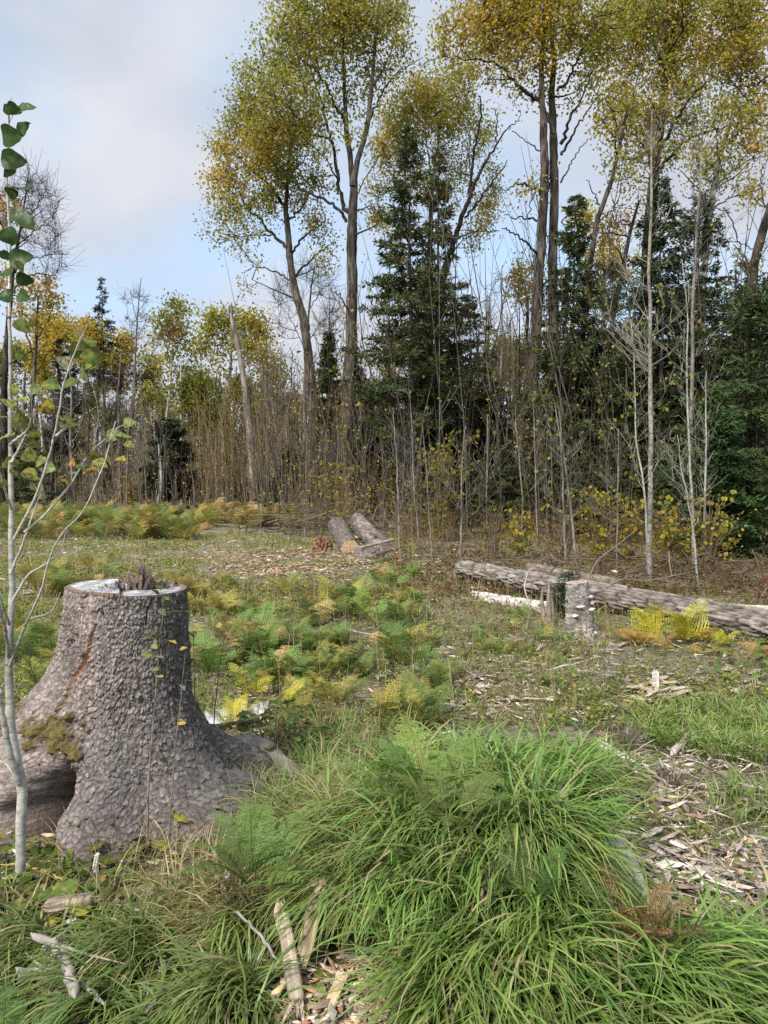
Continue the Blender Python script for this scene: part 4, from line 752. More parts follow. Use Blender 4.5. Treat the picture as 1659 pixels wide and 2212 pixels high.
thicket('middle_thicket_stems', 620, 560, 1250, 19, 40, 6.0, .018, GD, 5000, OLV + YEL, 5)
thicket('right_thicket_stems', 620, 1150, 1850, 15, 34, 5.2, .016, GD, 4500, OLV + GRN, 5)
thicket('pole_stems', 150, 840, 1700, 17, 30, 9.5, .03, [(.08, .068, .055), (.13, .115, .095), (.05, .042, .035)], 2000, OLV, 4)
thicket('edge_brush_stems', 700, 860, 1760, 12.2, 18, .9, .005, [(.16, .09, .06), (.13, .10, .075), (.22, .17, .12)], 3500, [(.22, .17, .05), (.3, .12, .04), (.18, .2, .05)], 7)
thicket('log_brush_stems', 420, 610, 900, 16, 23, 1.5, .008, [(.14, .11, .085), (.10, .075, .06)], 1500, YEL, 8)
thicket('dry_weed_stems', 420, 520, 1350, 4.6, 9.5, .42, .011, [(.26, .17, .10), (.34, .27, .17), (.18, .12, .08)], 1200, [(.30, .22, .09), (.24, .13, .07), (.26, .28, .08)], 5)
thicket('dry_weed_stems_left', 200, 30, 560, 6, 14, .42, .010, [(.26, .17, .10), (.34, .27, .17)], 500, [(.30, .26, .09), (.26, .28, .08)], 5)
thicket('dry_weed_stems_right', 120, 1280, 1700, 3.2, 6.0, .26, .013, [(.16, .12, .10), (.24, .19, .15)], 100, [(.26, .28, .08)], 6)
# far wood: one mass of trunks and crowns closing the gaps low down
n = 420; Y = rng.uniform(48, 95, n); px = rng.uniform(-500, 2200, n); x = (px - 829.5) / FPX * Y; z = h(x, Y); H = rng.uniform(4.5, 9., n)
P = np.stack([np.stack([x, Y, z], 1) + [0, 0, 0], np.stack([x + rng.normal(0, .3, n), Y, z + H * .6], 1), np.stack([x + rng.normal(0, .4, n), Y, z + H], 1)], 1)
B = Bag(); V, F = tubes(P, np.tile([.16, .1, .03], (n, 1)), 4); B.add(V, F, np.repeat(palette(GS, n), 12, 0)); o_ = B.part('far_wood_trunks', M_twig, None); o_['kind'] = 'stuff'
k = 46000; j = rng.integers(0, n, k); C = P[j, 2] + rng.normal(0, 1., (k, 3)) * np.array([1.3, 1.3, 1.7]) + np.stack([np.zeros(k), np.zeros(k), -H[j] * rng.uniform(0, .7, k)], 1)
ct = palette([(.05, .06, .03), (.12, .12, .05), (.16, .13, .06), (.10, .085, .065)], n, .15); sz = rng.uniform(.2, .42, k)
V, F = kites(C, rdir(k), sz, sz * .5); o_ = part('far_wood_crowns', V, F, M_leaf, None, col=np.repeat(ct[j] * (1 + rng.normal(0, .15, (k, 1))), 4, 0)); o_['kind'] = 'stuff'

# leafy shrubs at the wood's edge
def shrub(label, px, Y, hpx, wpx, nl, cols, leafs=.07, ns=9, group='leafy shrubs along the wood edge', name='shrub', stemcol=(.16, .12, .09)):
    b0 = onground(px, Y); Hh = hpx * Y / FPX; Wd = wpx * Y / FPX
    T = thing(name, label, 'shrub', b0, group)
    d = ringdir(ns); f = rng.uniform(.2, 1, (ns, 1)); tip = b0 + d * Wd * f * .8 + np.c_[np.zeros((ns, 2)), Hh * rng.uniform(.6, 1, ns)]
    st = np.stack([b0 + d * .03, b0 + (tip - b0) * [.35, .35, .4] + rng.normal(0, .03, (ns, 3)), b0 + (tip - b0) * [.7, .7, .75] + rng.normal(0, .04, (ns, 3)), tip], 1)
    B = Bag(); V, F = tubes(st, np.tile([.012, .009, .006, .003], (ns, 1)), 4); B.add(V, F, stemcol)
    k = ns * 7; ii = np.repeat(np.arange(ns), 7); s = rng.integers(0, 3, k); ff = rng.random((k, 1)); a = st[ii, s] * (1 - ff) + st[ii, s + 1] * ff; dd = (ringdir(k) + [0, 0, .4]) * rng.uniform(.15, .4, (k, 1)) * min(Hh, 1.2)
    V, F = tubes(np.stack([a, a + dd * .5, a + dd], 1), np.tile([.004, .003, .002], (k, 1)), 3); B.add(V, F, stemcol); B.part('stems', M_twig, T)
    nl = int(nl * .62); j = rng.integers(0, k, nl); C = a[j] + dd[j] * rng.uniform(.2, 1.1, (nl, 1)) + rng.normal(0, .04, (nl, 3))
    V, F = roundleaf(C, rdir(nl) + [0, 0, -.35], leafs * rng.uniform(.6, 1.3, nl)); part('leaves', V, F, M_leaf, T, col=np.repeat(palette(cols, nl), 6, 0), kind='stuff')
    return T
YS = [(.48, .39, .05), (.42, .37, .06), (.34, .33, .07), (.50, .34, .05), (.25, .27, .06)]
YG = [(.22, .22, .04), (.30, .24, .04), (.16, .17, .03)]
shrub('tall yellow-green shrub rising like a column at the wood edge before the ragged spruces', 955, 16, 260, 45, 1100, YG, .08, 16)
shrub('thin yellowing shrub left of the column-shaped one', 905, 17, 130, 40, 220, YG)
shrub('yellow shrub at the foot of the leaning poplar', 725, 20, 140, 50, 420, YS, .08, 12)
shrub('second yellow shrub low beside the tallest poplar base', 765, 19, 90, 34, 200, YS, .08)
shrub('golden shrub left of the pale pair of stems above the long log', 1125, 13, 110, 42, 300, YS)
shrub('golden shrub between the pale stems and the lichen-grey pole', 1300, 12.2, 150, 55, 560, YS, .06, 14)
shrub('golden shrub just left of the lichen-grey pole foot', 1365, 12.5, 130, 40, 260, YS, .06, 10)
shrub('large golden shrub just right of the lichen-grey pole', 1450, 11.2, 150, 60, 620, YS, .06, 14)
shrub('large golden shrub below the rightmost white sapling', 1535, 11.4, 160, 60, 520, YS, .06, 14)
shrub('small golden shrub at the foot of the left wood', 285, 30, 75, 32, 300, [(.34, .26, .05), (.3, .2, .04)], .12, 12)
shrub('low red-leaved shrub at the right edge beside the broken wood', 1655, 8.6, 70, 40, 60, [(.45, .06, .03), (.36, .10, .03)], .04, 8)
shrub('tiny red-leaved sprig left of the long log tip', 858, 11.5, 40, 16, 20, [(.5, .06, .03)], .045, 4)
shrub('straggling greenish shrub above the middle of the long log', 1215, 12.5, 120, 45, 120, YG, .06, 9)
shrub('straggling half-bare shrub above the long log tip', 1070, 12.8, 130, 50, 130, YG, .06, 9)

# ------------------------------------------------------------------ logs and stumps
def logmesh(A, Bp, rA, rB, nu=44, nv=80, cell=.07, stretch=2.6, amp=.016, c1=(.17, .145, .125), c2=(.34, .31, .28), bow=0., jag=0.):
    A = np.array(A, float); Bp = np.array(Bp, float); ax = Bp - A; ln = np.linalg.norm(ax); ax /= ln
    s = np.linspace(0, 1, nv); th = np.linspace(0, 2 * np.pi, nu, endpoint=False)
    up = np.array([0, 0, 1.]); S = np.cross(ax, up); S /= np.linalg.norm(S); U = np.cross(S, ax)
    ss, tt = np.meshgrid(s, th, indexing='ij'); r = rA + (rB - rA) * ss
    off = rng.uniform(0, 90); nw = max(6, int(round(2 * np.pi * (rA + rB) / 2 / cell)))
    u = tt / (2 * np.pi) * nw + .0; v = ss * ln / (cell * stretch) + off
    u2 = u + .5 * fbm(u * .7 + off, v * .7, 2)
    f1, f2, idd, du, dv = cells(u2, v, nw)
    e = np.clip((f2 - f1) / .25, 0, 1)
    rr = r * (1 + .05 * fbm(tt * 1.2 + off, ss * ln * 1.5, 3)) + amp * (e - .6) + amp * .8 * (idd - .5) * e + .004 * fbm(u * 4, v * 6, 3)
    if jag: ss = ss + (jag * (cells(u * 2.2, v * 0 + off, None)[2] - .5) / ln) * ((ss < .01) | (ss > .99))
    P = A + ax * (ss * ln)[..., None] + (np.cos(tt) * rr)[..., None] * S + (np.sin(tt) * rr)[..., None] * U + up * (bow * np.sin(np.pi * ss))[..., None]
    c = np.array(c1) + (np.array(c2) - np.array(c1)) * (e * (.45 + .55 * idd))[..., None]
    i = np.arange(nv * nu).reshape(nv, nu); a = i[:-1]; b_ = i[1:]
    q = np.stack([a, np.roll(a, -1, 1), np.roll(b_, -1, 1), b_], -1).reshape(-1, 4)
    return P.reshape(-1, 3), q, c.reshape(-1, 3), P
def capmesh(ring, ax, col1, col2, dome=.004, rim=(.12, .09, .07)):
    """cut face inside a ring: growth rings as colour, slight relief"""
    c = ring.mean(0); n = len(ring); m_ = 12; V = []; C = []
    for k in range(m_ + 1):
        f = k / m_ * .995; V.append(c + (ring - c) * f + np.array(ax) * dome * rng.normal(0, .4, (n, 1))); t_ = (.5 + .5 * math.sin(k * 2.4 + 1)) * .7 + .3 * rng.random((n, 1))
        C.append(np.array(col1) * (1 - t_) + np.array(col2) * t_ if k < m_ else np.tile(rim, (n, 1)))
    i = np.arange((m_ + 1) * n).reshape(m_ + 1, n); q = np.stack([i[:-1], np.roll(i[:-1], -1, 1), np.roll(i[1:], -1, 1), i[1:]], -1).reshape(-1, 4)
    return np.concatenate(V), q, np.concatenate(C)
def log(label, A, Bp, rA, rB, ends=((.45, .30, .17), (.55, .40, .26)), name='log', cat='log', group=None, mat=None, caps=(1, 1), **k):
    A = np.array(A, float); Bp = np.array(Bp, float)
    T = thing(name, label, cat, (A + Bp) / 2 - [0, 0, (rA + rB) / 2], group)
    V, F, C, P = logmesh(A, Bp, rA, rB, **k); part('bark', V, F, mat or M_rot, T, col=C, smooth=True)
    ax = (Bp - A) / np.linalg.norm(Bp - A)
    if caps[0]: V, F, C = capmesh(P[0], -ax, *ends); part('cut_end', V, F, M_cut, T, col=C)
    if caps[1]: V, F, C = capmesh(P[-1], ax, *ends); part('cut_end', V, F, M_cut, T, col=C)
    return T
T = log('long grey furrowed fallen log slanting across the right side behind the birch stump', W(995, 1230, 10.), W(1800, 1378, 6.1), .115, .135, nv=520, nu=72, amp=.024, cell=.042, stretch=5.5, c1=(.06, .048, .04), c2=(.31, .275, .245), ends=((.25, .2, .15), (.35, .3, .24)))
log('shorter brown log lying behind the middle of the long grey log', W(1142, 1226, 9.6), W(1330, 1262, 8.8), .06, .065, nv=80, amp=.008, c1=(.12, .095, .075), c2=(.25, .21, .17), cell=.04)
log('white-barked birch log lying in front of the long log tip', W(1022, 1290, 8.9), W(1188, 1314, 8.1), .075, .065, nv=80, amp=.005, c1=(.30, .26, .22), c2=(.68, .66, .62), cell=.09, stretch=.6, mat=M_rot)
log('pale splintered broken log end at the right edge behind the long log', W(1560, 1315, 7.7), W(1720, 1335, 7.3), .05, .09, nv=60, amp=.012, c1=(.32, .25, .18), c2=(.58, .52, .44), cell=.035, stretch=8, jag=.5)
log('stacked log with an orange sawn end facing the clearing, left in the pile', W(728, 1135, 16.6), W(757, 1187, 13.6), .19, .175, nv=90, amp=.02, cell=.08, ends=((.40, .26, .14), (.56, .41, .25)), group='logs piled at the wood edge', c1=(.075, .062, .053), c2=(.19, .165, .145))
log('stacked dark log right of the one with the orange sawn end', W(772, 1128, 16.8), W(832, 1196, 14.), .19, .18, nv=90, amp=.03, cell=.07, group='logs piled at the wood edge', c1=(.065, .053, .046), c2=(.26, .23, .20), stretch=3, ends=((.2, .15, .11), (.3, .22, .16)))
log('dark log lying lowest at the front of the pile, below the orange sawn end', W(764, 1196, 13.9), W(806, 1222, 12.9), .17, .16, nv=60, amp=.02, group='logs piled at the wood edge', c1=(.09, .075, .065), c2=(.2, .17, .15), ends=((.1, .08, .06), (.14, .11, .09)))
log('short dark log with peeling bark at the right front of the pile', W(818, 1196, 13.9), W(838, 1222, 12.7), .14, .14, nv=50, amp=.03, group='logs piled at the wood edge', c1=(.08, .07, .06), c2=(.2, .17, .15), ends=((.13, .10, .08), (.2, .16, .13)))
log('thin broken pole lying across the piled logs', W(778, 1183, 13.3), W(850, 1166, 13.6), .025, .03, nv=30, nu=12, amp=.004, name='pole', cat='pole')
for (x1, y1, x2, y2, Yp) in [(745, 1150, 800, 1200, 14.6), (790, 1205, 850, 1185, 13.1), (735, 1215, 770, 1160, 14.2), (800, 1150, 870, 1190, 14.5)]:
    log('dark broken branch lying among the piled logs', W(x1, y1, Yp), W(x2, y2, Yp - .3), .022, .035, nv=24, nu=10, amp=.006, name='branch', cat='branch', group='broken branches on the log pile', c1=(.06, .05, .04), c2=(.16, .13, .11))
log('fallen grey trunk deep in the thicket above the long log tip', W(1085, 1108, 20), W(1180, 1100, 20), .06, .07, nv=40, nu=16, amp=.01, c1=(.05, .042, .036), c2=(.11, .095, .08))
# reddish rotten stump beside the pile
b0 = G(696, 1190); T = thing('rotten_stump', 'low reddish rotten stump left of the piled logs', 'stump', b0)
V, F, C, P = logmesh(b0 - [0, 0, .05], b0 + [0.001, 0, .22], .21, .12, nu=40, nv=26, cell=.06, amp=.05, c1=(.09, .045, .03), c2=(.24, .13, .08)); part('bark', V, F, M_rot, T, col=C)
V, F, C = capmesh(P[-1], (0, 0, 1), (.16, .09, .055), (.28, .16, .10), dome=.05); part('broken_top', V, F, M_rot, T, col=C)
# birch stump
b0 = G(1255, 1372); Y0 = b0[1]; T = thing('birch_stump', 'short birch stump with white peeling bark in front of the long log', 'stump', b0)
topz = W(1245, 1258, Y0)[2]
A0 = b0 - [-.01, 0, .06]; A1 = np.array([b0[0] - .045, Y0, topz])
V, F, C, P = logmesh(A0, A1, .125, .098, nu=56, nv=60, cell=.05, stretch=.35, amp=.006, c1=(.13, .11, .095), c2=(.42, .395, .36))
ang = np.arctan2(V[:, 1] - Y0, V[:, 0] - b0[0]); hz = (V[:, 2] - b0[2]) / (topz - b0[2]); V[:, :2] += (V[:, :2] - b0[:2]) * (np.exp(-hz * 5) * .35 * (1 + np.sin(ang * 4 + 1)))[:, None]
patch = np.clip(fbm(ang * 1.5 + 3, hz * 6, 3) * 4 + hz * 1.2 - .55, 0, 1)[:, None]; C = C * (1 - patch * .65) + np.array([.10, .085, .07]) * patch * .65
part('bark', V, F, M_rot, T, col=C, smooth=True); V, F, C = capmesh(P[-1], (0, 0, 1), (.3, .25, .19), (.42, .37, .3), dome=.01); part('cut_face', V, F, M_cut, T, col=C)
B = Bag()
for k in range(16):
    a = rng.uniform(0, 6.28); zz = rng.uniform(.1, .85); c = A0 + (A1 - A0) * zz + np.array([math.cos(a), math.sin(a), 0]) * .115; d = np.array([math.cos(a + 1.4), math.sin(a + 1.4), .2])
    V, F = kites(c[None], d[None], .05 + .05 * rng.random(), .03, np.array([[math.cos(a), math.sin(a), .4]])); B.add(V, F, (.6, .57, .53))
B.part('bark_curls', M_rot, T, kind='stuff')
# splintered post beside it
b0 = G(1182, 1352); T = thing('splintered_snag', 'narrow splintered wood spike left of the birch stump', 'stump', b0); B = Bag()
for dx, hh, rr in ((-.035, .34, .03), (.01, .40, .032), (.045, .27, .025), (.0, .18, .05), (.07, .14, .03)):
    a = b0 + [dx, rng.normal(0, .02), -.05]; V, F = tubes([a, a + [.004, 0, hh * .5], a + [rng.normal(0, .012), 0, hh * .85], a + [rng.normal(0, .015) - .01, 0, hh + .08]], [rr, rr * .85, rr * .6, .003], 6); B.add(V, F, (.27, .22, .17))
B.part('splinters', M_rot, T)
con('tiny blue-green fir hugging the left side of the birch stump', 1216, 1236, 7.75, 15, cb=.0, nwh=11, dens=.3, ragged=.35, kl=.035, power=.5, name='fir_tree', dead=0, trunk_r=.008, group='fir seedlings in the clearing', col=((.03, .055, .03), (.04, .065, .035)))

# ------------------------------------------------------------------ the big stump
cx, cy = float(W(285, 1700, 3.36)[0]), 3.36
base = np.array([cx, cy, float(h(cx, cy))]); T = thing('large_stump', 'large flaring spruce stump with a splintered sawn top, left foreground', 'stump', base)
zt_ = float(W(285, 1268, 3.36)[2])
nu, nv = 500, 330
zb = -.22; s = np.linspace(0, 1, nv); th = np.linspace(-np.pi, np.pi, nu, endpoint=False)
th = th - .42 * np.sin(th + np.pi / 2 + .25)  # finer where the bark faces the clearing's edge
ss, tt = np.meshgrid(s, th, indexing='ij'); zz = zb + (zt_ - zb) * ss
def tab(z, pts): zs, vs = zip(*sorted(pts)); return np.interp(z, zs, vs)
def smooth1(z, pts): return (tab(z - .03, pts) + tab(z, pts) + tab(z + .03, pts)) / 3
rb = smooth1(zz, [(-.25, .50), (0, .40), (.2, .315), (.4, .268), (.6, .252), (1., .243)])
AL = smooth1(zz, [(-.25, .60), (0, .44), (.12, .37), (.285, .31), (.4, .25), (.525, .155), (.665, .06), (.83, .022), (1., 0)])
AR = smooth1(zz, [(-.25, .50), (-.05, .40), (.12, .24), (.285, .095), (.4, .055), (.525, .02), (1., 0)])
AB = smooth1(zz, [(-.25, .75), (0, .5), (.1, .33), (.2, .2), (.32, .06), (.5, .0)])
AF = smooth1(zz, [(-.25, .30), (0, .14), (.2, .05), (.5, 0)])
def lobe(c, wd): d = (tt - R_(c) + np.pi) % (2 * np.pi) - np.pi; return np.exp(-(d / R_(wd)) ** 2)
r = rb + AL * lobe(186, 42) + AR * lobe(-22, 24) + AB * lobe(28, 15) + AF * lobe(-88, 26) + AF * 1.3 * lobe(110, 30) + AF * .9 * lobe(-150, 16)
# hollow under the left root, facing the camera
px_, py_ = proj(np.stack([cx + r * np.cos(tt), cy + r * np.sin(tt), zz], -1))
front = np.sin(tt) < .1
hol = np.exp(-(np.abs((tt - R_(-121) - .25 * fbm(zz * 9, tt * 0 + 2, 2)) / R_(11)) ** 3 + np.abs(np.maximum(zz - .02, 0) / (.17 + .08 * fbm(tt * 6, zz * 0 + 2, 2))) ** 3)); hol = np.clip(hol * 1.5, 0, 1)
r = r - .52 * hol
# fluting and flaky bark
r = r * (1 + .018 * np.sin(tt * 7 + 1) * (1 - ss) + .035 * fbm(tt * 1.6 + 40, zz * 2.2 + 7, 3))
cellu = 128; u = (tt + np.pi) / (2 * np.pi) * cellu; v = zz / .0165 + 40
wu = 1.5 * fbm(u * .22, v * .22, 3) + .5 * fbm(u * .9 + 3, v * .9, 2); wv = 1.6 * fbm(u * .22 + 9, v * .22 + 5, 3) + .5 * fbm(u * .9 + 31, v * .9 + 7, 2)
u2 = u + wu; v2 = v + wv
f1, f2, idd, du, dv = cells(u2, v2 * .8, cellu); e = np.clip((f2 - f1) / .35, 0, 1)
f1b, f2b, idb, _, _ = cells(u2 * .30 + 3, v2 * .16 + 3); eb = np.clip((f2b - f1b) / .16, 0, 1)
f1c, f2c, idc, duc, dvc = cells(u2 * 1.9 + 3, v2 * 1.7 + 3)
flk = .0042 * e * (.2 + 1.2 * idd) - .0055 * dv * e * (idb > .3) + .004 * (eb - 1) + .0025 * idb + .0022 * np.clip((f2c - f1c) * 3, 0, 1) * idc
flk += .009 * fbm(u * .35 + 11, v * .3 + 5, 3) + .003 * fbm(u * 1.7, v * 1.7, 3)
e = e * (.6 + .4 * np.clip((f2c - f1c) * 3, 0, 1))
r = r + flk
# the long orange crack and a smaller one
def seg_dist(ax_, ay_, pts):
    best = np.full(ax_.shape, 1e9)
    for (x1, y1), (x2, y2) in zip(pts[:-1], pts[1:]):
        t_ = np.clip(((ax_ - x1) * (x2 - x1) + (ay_ - y1) * (y2 - y1)) / ((x2 - x1) ** 2 + (y2 - y1) ** 2), 0, 1); best = np.minimum(best, np.hypot(ax_ - x1 - t_ * (x2 - x1), ay_ - y1 - t_ * (y2 - y1)))
    return best
wob = 5 * fbm(zz * 14, tt * 0 + 3, 3)
d1 = np.where(front, seg_dist(px_ + wob, py_, [(204, 1352), (196, 1395), (190, 1420), (172, 1448), (150, 1485), (128, 1528)]), 99)
d1 = d1 / (.45 + .75 * np.exp(-((py_ - 1440) / 45.) ** 2))
d2 = np.where(front, seg_dist(px_ + wob, py_, [(328, 1288), (322, 1312), (314, 1345)]), 99)
d3 = np.where(front, seg_dist(px_ + wob, py_, [(138, 1520), (105, 1570), (70, 1600)]), 99)
ck = np.clip(1.25 - d1 / 4.6, 0, 1); ck2 = np.clip(1.2 - d2 / 2.5, 0, 1); ck3 = np.clip(1.2 - d3 / 4, 0, 1)
vc = np.clip(1 - np.abs(fbm(tt * 5 + .3 * fbm(tt * 3, zz * 6, 2), zz * 1.3 + 5, 2)) / .035, 0, 1) * np.clip(fbm(tt * 2 + 60, zz * 3, 2) * 4, 0, 1)
r = r - .022 * ck - .014 * ck2 - .012 * ck3 - .010 * vc
VX = cx + r * np.cos(tt); VY = cy + r * np.sin(tt)
zoff = .012 * np.cos(tt - R_(180)) * ss ** 6 + .0
lump = fbm(tt * 9, zz * 16, 3)
moss = np.where(front, np.exp(-(((px_ - 105) / 75) ** 2 + ((py_ - 1585) / 50) ** 2)), 0) * 1.2 + np.where(front, np.exp(-(((px_ - 164) / 17) ** 2 + ((py_ - 1622) / 17) ** 2)), 0) * 1.5 + .9 * np.exp(-((tt - R_(172)) / .30) ** 2) * np.clip((.62 - zz) * 4, 0, 1)
moss = np.clip((moss + lump * .9 + .9 * fbm(tt * 30, zz * 40, 3) - .62) * 2.6, 0, 1)
VX += moss * .014 * np.cos(tt) * (1 + 2 * lump); VY += moss * .014 * np.sin(tt) * (1 + 2 * lump)
c = np.array([.11, .092, .083]) + (np.array([.31, .278, .262]) - [.11, .092, .083]) * (e * (.25 + .75 * idd))[..., None]
big = np.clip(fbm(tt * 1.3 + 8, zz * 2 + 2, 4) * 1.6 + .5, 0, 1)[..., None]
c = c * (1.05 + .45 * big)
gry = np.clip((fbm(tt * 2 + 20, zz * 3, 3) * 3 + .2) , 0, 1)[..., None] * (1 - ss)[..., None]; c = c * (1 - gry * .5) + np.array([.21, .205, .18]) * gry * .5
red = np.clip((.10 - zz) * 5, 0, 1)[..., None] * .6; c = c * (1 - red) + np.array([.20, .10, .075]) * red
lit = np.clip((-np.cos(tt) + .4) * 1.2, 0, 1)[..., None] * np.clip(.4 + fbm(tt * 2 + 4, zz * 2.5, 3) * 2.5, 0, 1)[..., None]; c = c * (1 + lit * [.42, .34, .32]); side = np.clip((np.cos(tt) - .45) * 3, 0, 1)[..., None]; c = c * (1 - .6 * side) + np.array([.12, .112, .108]) * .6 * side * (.4 + .6 * e[..., None] * idd[..., None] * 2)  # sunlit left painted lighter and shaded right painted darker in the bark colour
mc = np.array([.10, .068, .04]) + np.array([.05, .055, .005]) * np.clip(lump * 2 + .5, 0, 1)[..., None]
c = c * (1 - moss[..., None]) + mc * moss[..., None]; hollow_shade = np.clip(hol * 1.3 - .15 + .9 * np.clip((.10 - zz) * 8, 0, 1) * np.clip((-tt - R_(112)) * 6, 0, 1) * np.clip((tt + R_(176)) * 4, 0, 1), 0, 1)[..., None]; c = c * (1 - hollow_shade) + np.array([.045, .03, .022]) * hollow_shade  # dark rotten brown also paints the hollow's shade into the bark colour
oc = np.array([.60, .36, .20]) * (1 - .35 * np.clip(.9 - ck, 0, 1))[..., None]
k_ = np.clip(ck * 1.4, 0, 1)[..., None]; c = c * (1 - k_) + oc * k_; k_ = ck2[..., None] * .8; c = c * (1 - k_) + np.array([.25, .10, .06]) * k_; k_ = ck3[..., None] * .7; c = c * (1 - k_) + np.array([.06, .045, .03]) * k_
Pst = np.stack([VX, VY, zz + zoff], -1)
i = np.arange(nv * nu).reshape(nv, nu); a = i[:-1]; b_ = i[1:]
q = np.stack([a, np.roll(a, -1, 1), np.roll(b_, -1, 1), b_], -1).reshape(-1, 4)
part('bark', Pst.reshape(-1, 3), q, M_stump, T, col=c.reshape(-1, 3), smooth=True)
# sawn face in two planes, felling hinge of splinters between
ring = Pst[-1]; cen = ring.mean(0); m_ = 18; V = []; C = []
for k in range(m_ + 1):
    f = (k / m_) ** .8 * .992; P = cen + (ring - cen) * f
    xr = P[:, 0] - cx; yr = P[:, 1] - cy
    split = xr + .35 * yr
    P[:, 2] = zt_ + np.where(split < -.04, .016 - .10 * (split + .25) * .35, -.012) + .0015 * np.sin(yr * 260 + xr * 40) + rng.normal(0, .0006, nu)
    if k == m_: P[:, 2] = ring[:, 2] + .001
    cc_ = np.array([.30, .30, .31]) * (1 + .10 * np.sin(f * 60)) ; C_ = np.tile(cc_, (nu, 1)) * (1 + .9 * fbm(xr * 50, yr * 5, 3))[:, None]; rad_ = (np.abs(fbm(np.arctan2(yr, xr) * 9, 0 * xr + 3, 2)) < .02); C_[rad_] *= .45
    if k >= m_ - 1: C_[:] = (.20, .13, .10)
    elif k >= m_ - 2: C_ *= .75
    V.append(P); C.append(np.clip(C_, .02, .8))
i = np.arange((m_ + 1) * nu).reshape(m_ + 1, nu); q = np.stack([i[:-1], np.roll(i[:-1], -1, 1), np.roll(i[1:], -1, 1), i[1:]], -1).reshape(-1, 4)
part('sawn_face', np.concatenate(V), q, M_cut, T, col=np.concatenate(C))
B = Bag()
def shard(x0, y0, wd, hh, z0, col):
    lean = rng.normal(0, .006, 2); t2 = rng.uniform(-.4, .4); d = np.array([math.cos(t2), math.sin(t2)]) * wd * .5; e2 = np.array([-d[1], d[0]]) * .35
    V = []
    for f, k in ((0, 1), (.55, .85), (.82, .5), (1, .06)):
        for sx, sy in ((-1, -1), (1, -1), (1, 1), (-1, 1)):
            V.append([x0 + lean[0] * f * 3 + (d[0] * sx + e2[0] * sy) * k, y0 + lean[1] * f * 3 + (d[1] * sx + e2[1] * sy) * k, z0 + hh * f * (1 + .1 * rng.normal() * (f == .55))])
    i = np.arange(16).reshape(4, 4); B.add(V, np.stack([i[:-1], np.roll(i[:-1], -1, 1), np.roll(i[1:], -1, 1), i[1:]], -1).reshape(-1, 4), col)
for k in range(120):
    f = rng.random(); x0 = cx - .07 + .24 * f + rng.normal(0, .008); y0 = cy - .04 + .10 * f + rng.normal(0, .018)
    pxp = 285 + (x0 - cx) / .00202
    hh = .02 + .035 * rng.random() + .095 * math.exp(-((pxp - 316) / 8) ** 2) * rng.uniform(.6, 1) + .035 * math.exp(-((pxp - 300) / 22) ** 2) * rng.random()
    shard(x0, y0, rng.uniform(.008, .02), hh, zt_ - .02, np.array([.17, .135, .11]) * rng.uniform(.6, 1.7))
for k in range(26):
    f = rng.random(); x0 = cx - .055 + .015 * rng.normal() - .03 * f; y0 = cy - .21 + .2 * f; shard(x0, y0, .014, rng.uniform(.02, .05), zt_ - .02, np.array([.2, .15, .12]) * rng.uniform(.6, 1.4))
for k in range(12):
    shard(cx + rng.uniform(.12, .2), cy + rng.uniform(.06, .14), .012, rng.uniform(.015, .035), zt_ - .02, (.1, .08, .07))
B.part('splinters', M_rot, T)
# grey root running off behind, right
P = np.array([G(505, 1640), G(560, 1652), G(620, 1680), G(690, 1700), G(790, 1700)]); P[:, 2] += [.13, .10, .04, .0, -.05]; P[0] = [cx + .22, cy + .12, .17]
Q = resample(np.c_[P, [.075, .06, .045, .035, .02]], 20); V, F = tubes(Q[:, :3], Q[:, 3] * (1 + rng.normal(0, .06, 20)), 14); part('root', V, F, M_rot, T, col=np.tile([.22, .195, .175], (len(V), 1)), smooth=True)
P = np.array([[cx + .40, cy - .12, .10], G(540, 1735), G(585, 1760)]); P[1:, 2] += [.05, -.06]; Q = resample(np.c_[P, [.12, .085, .04]], 16)
V, F = tubes(Q[:, :3], Q[:, 3] * (1 + rng.normal(0, .05, 16)), 16); part('root', V, F, M_stump, T, col=np.tile([.17, .145, .135], (len(V), 1)), smooth=True)

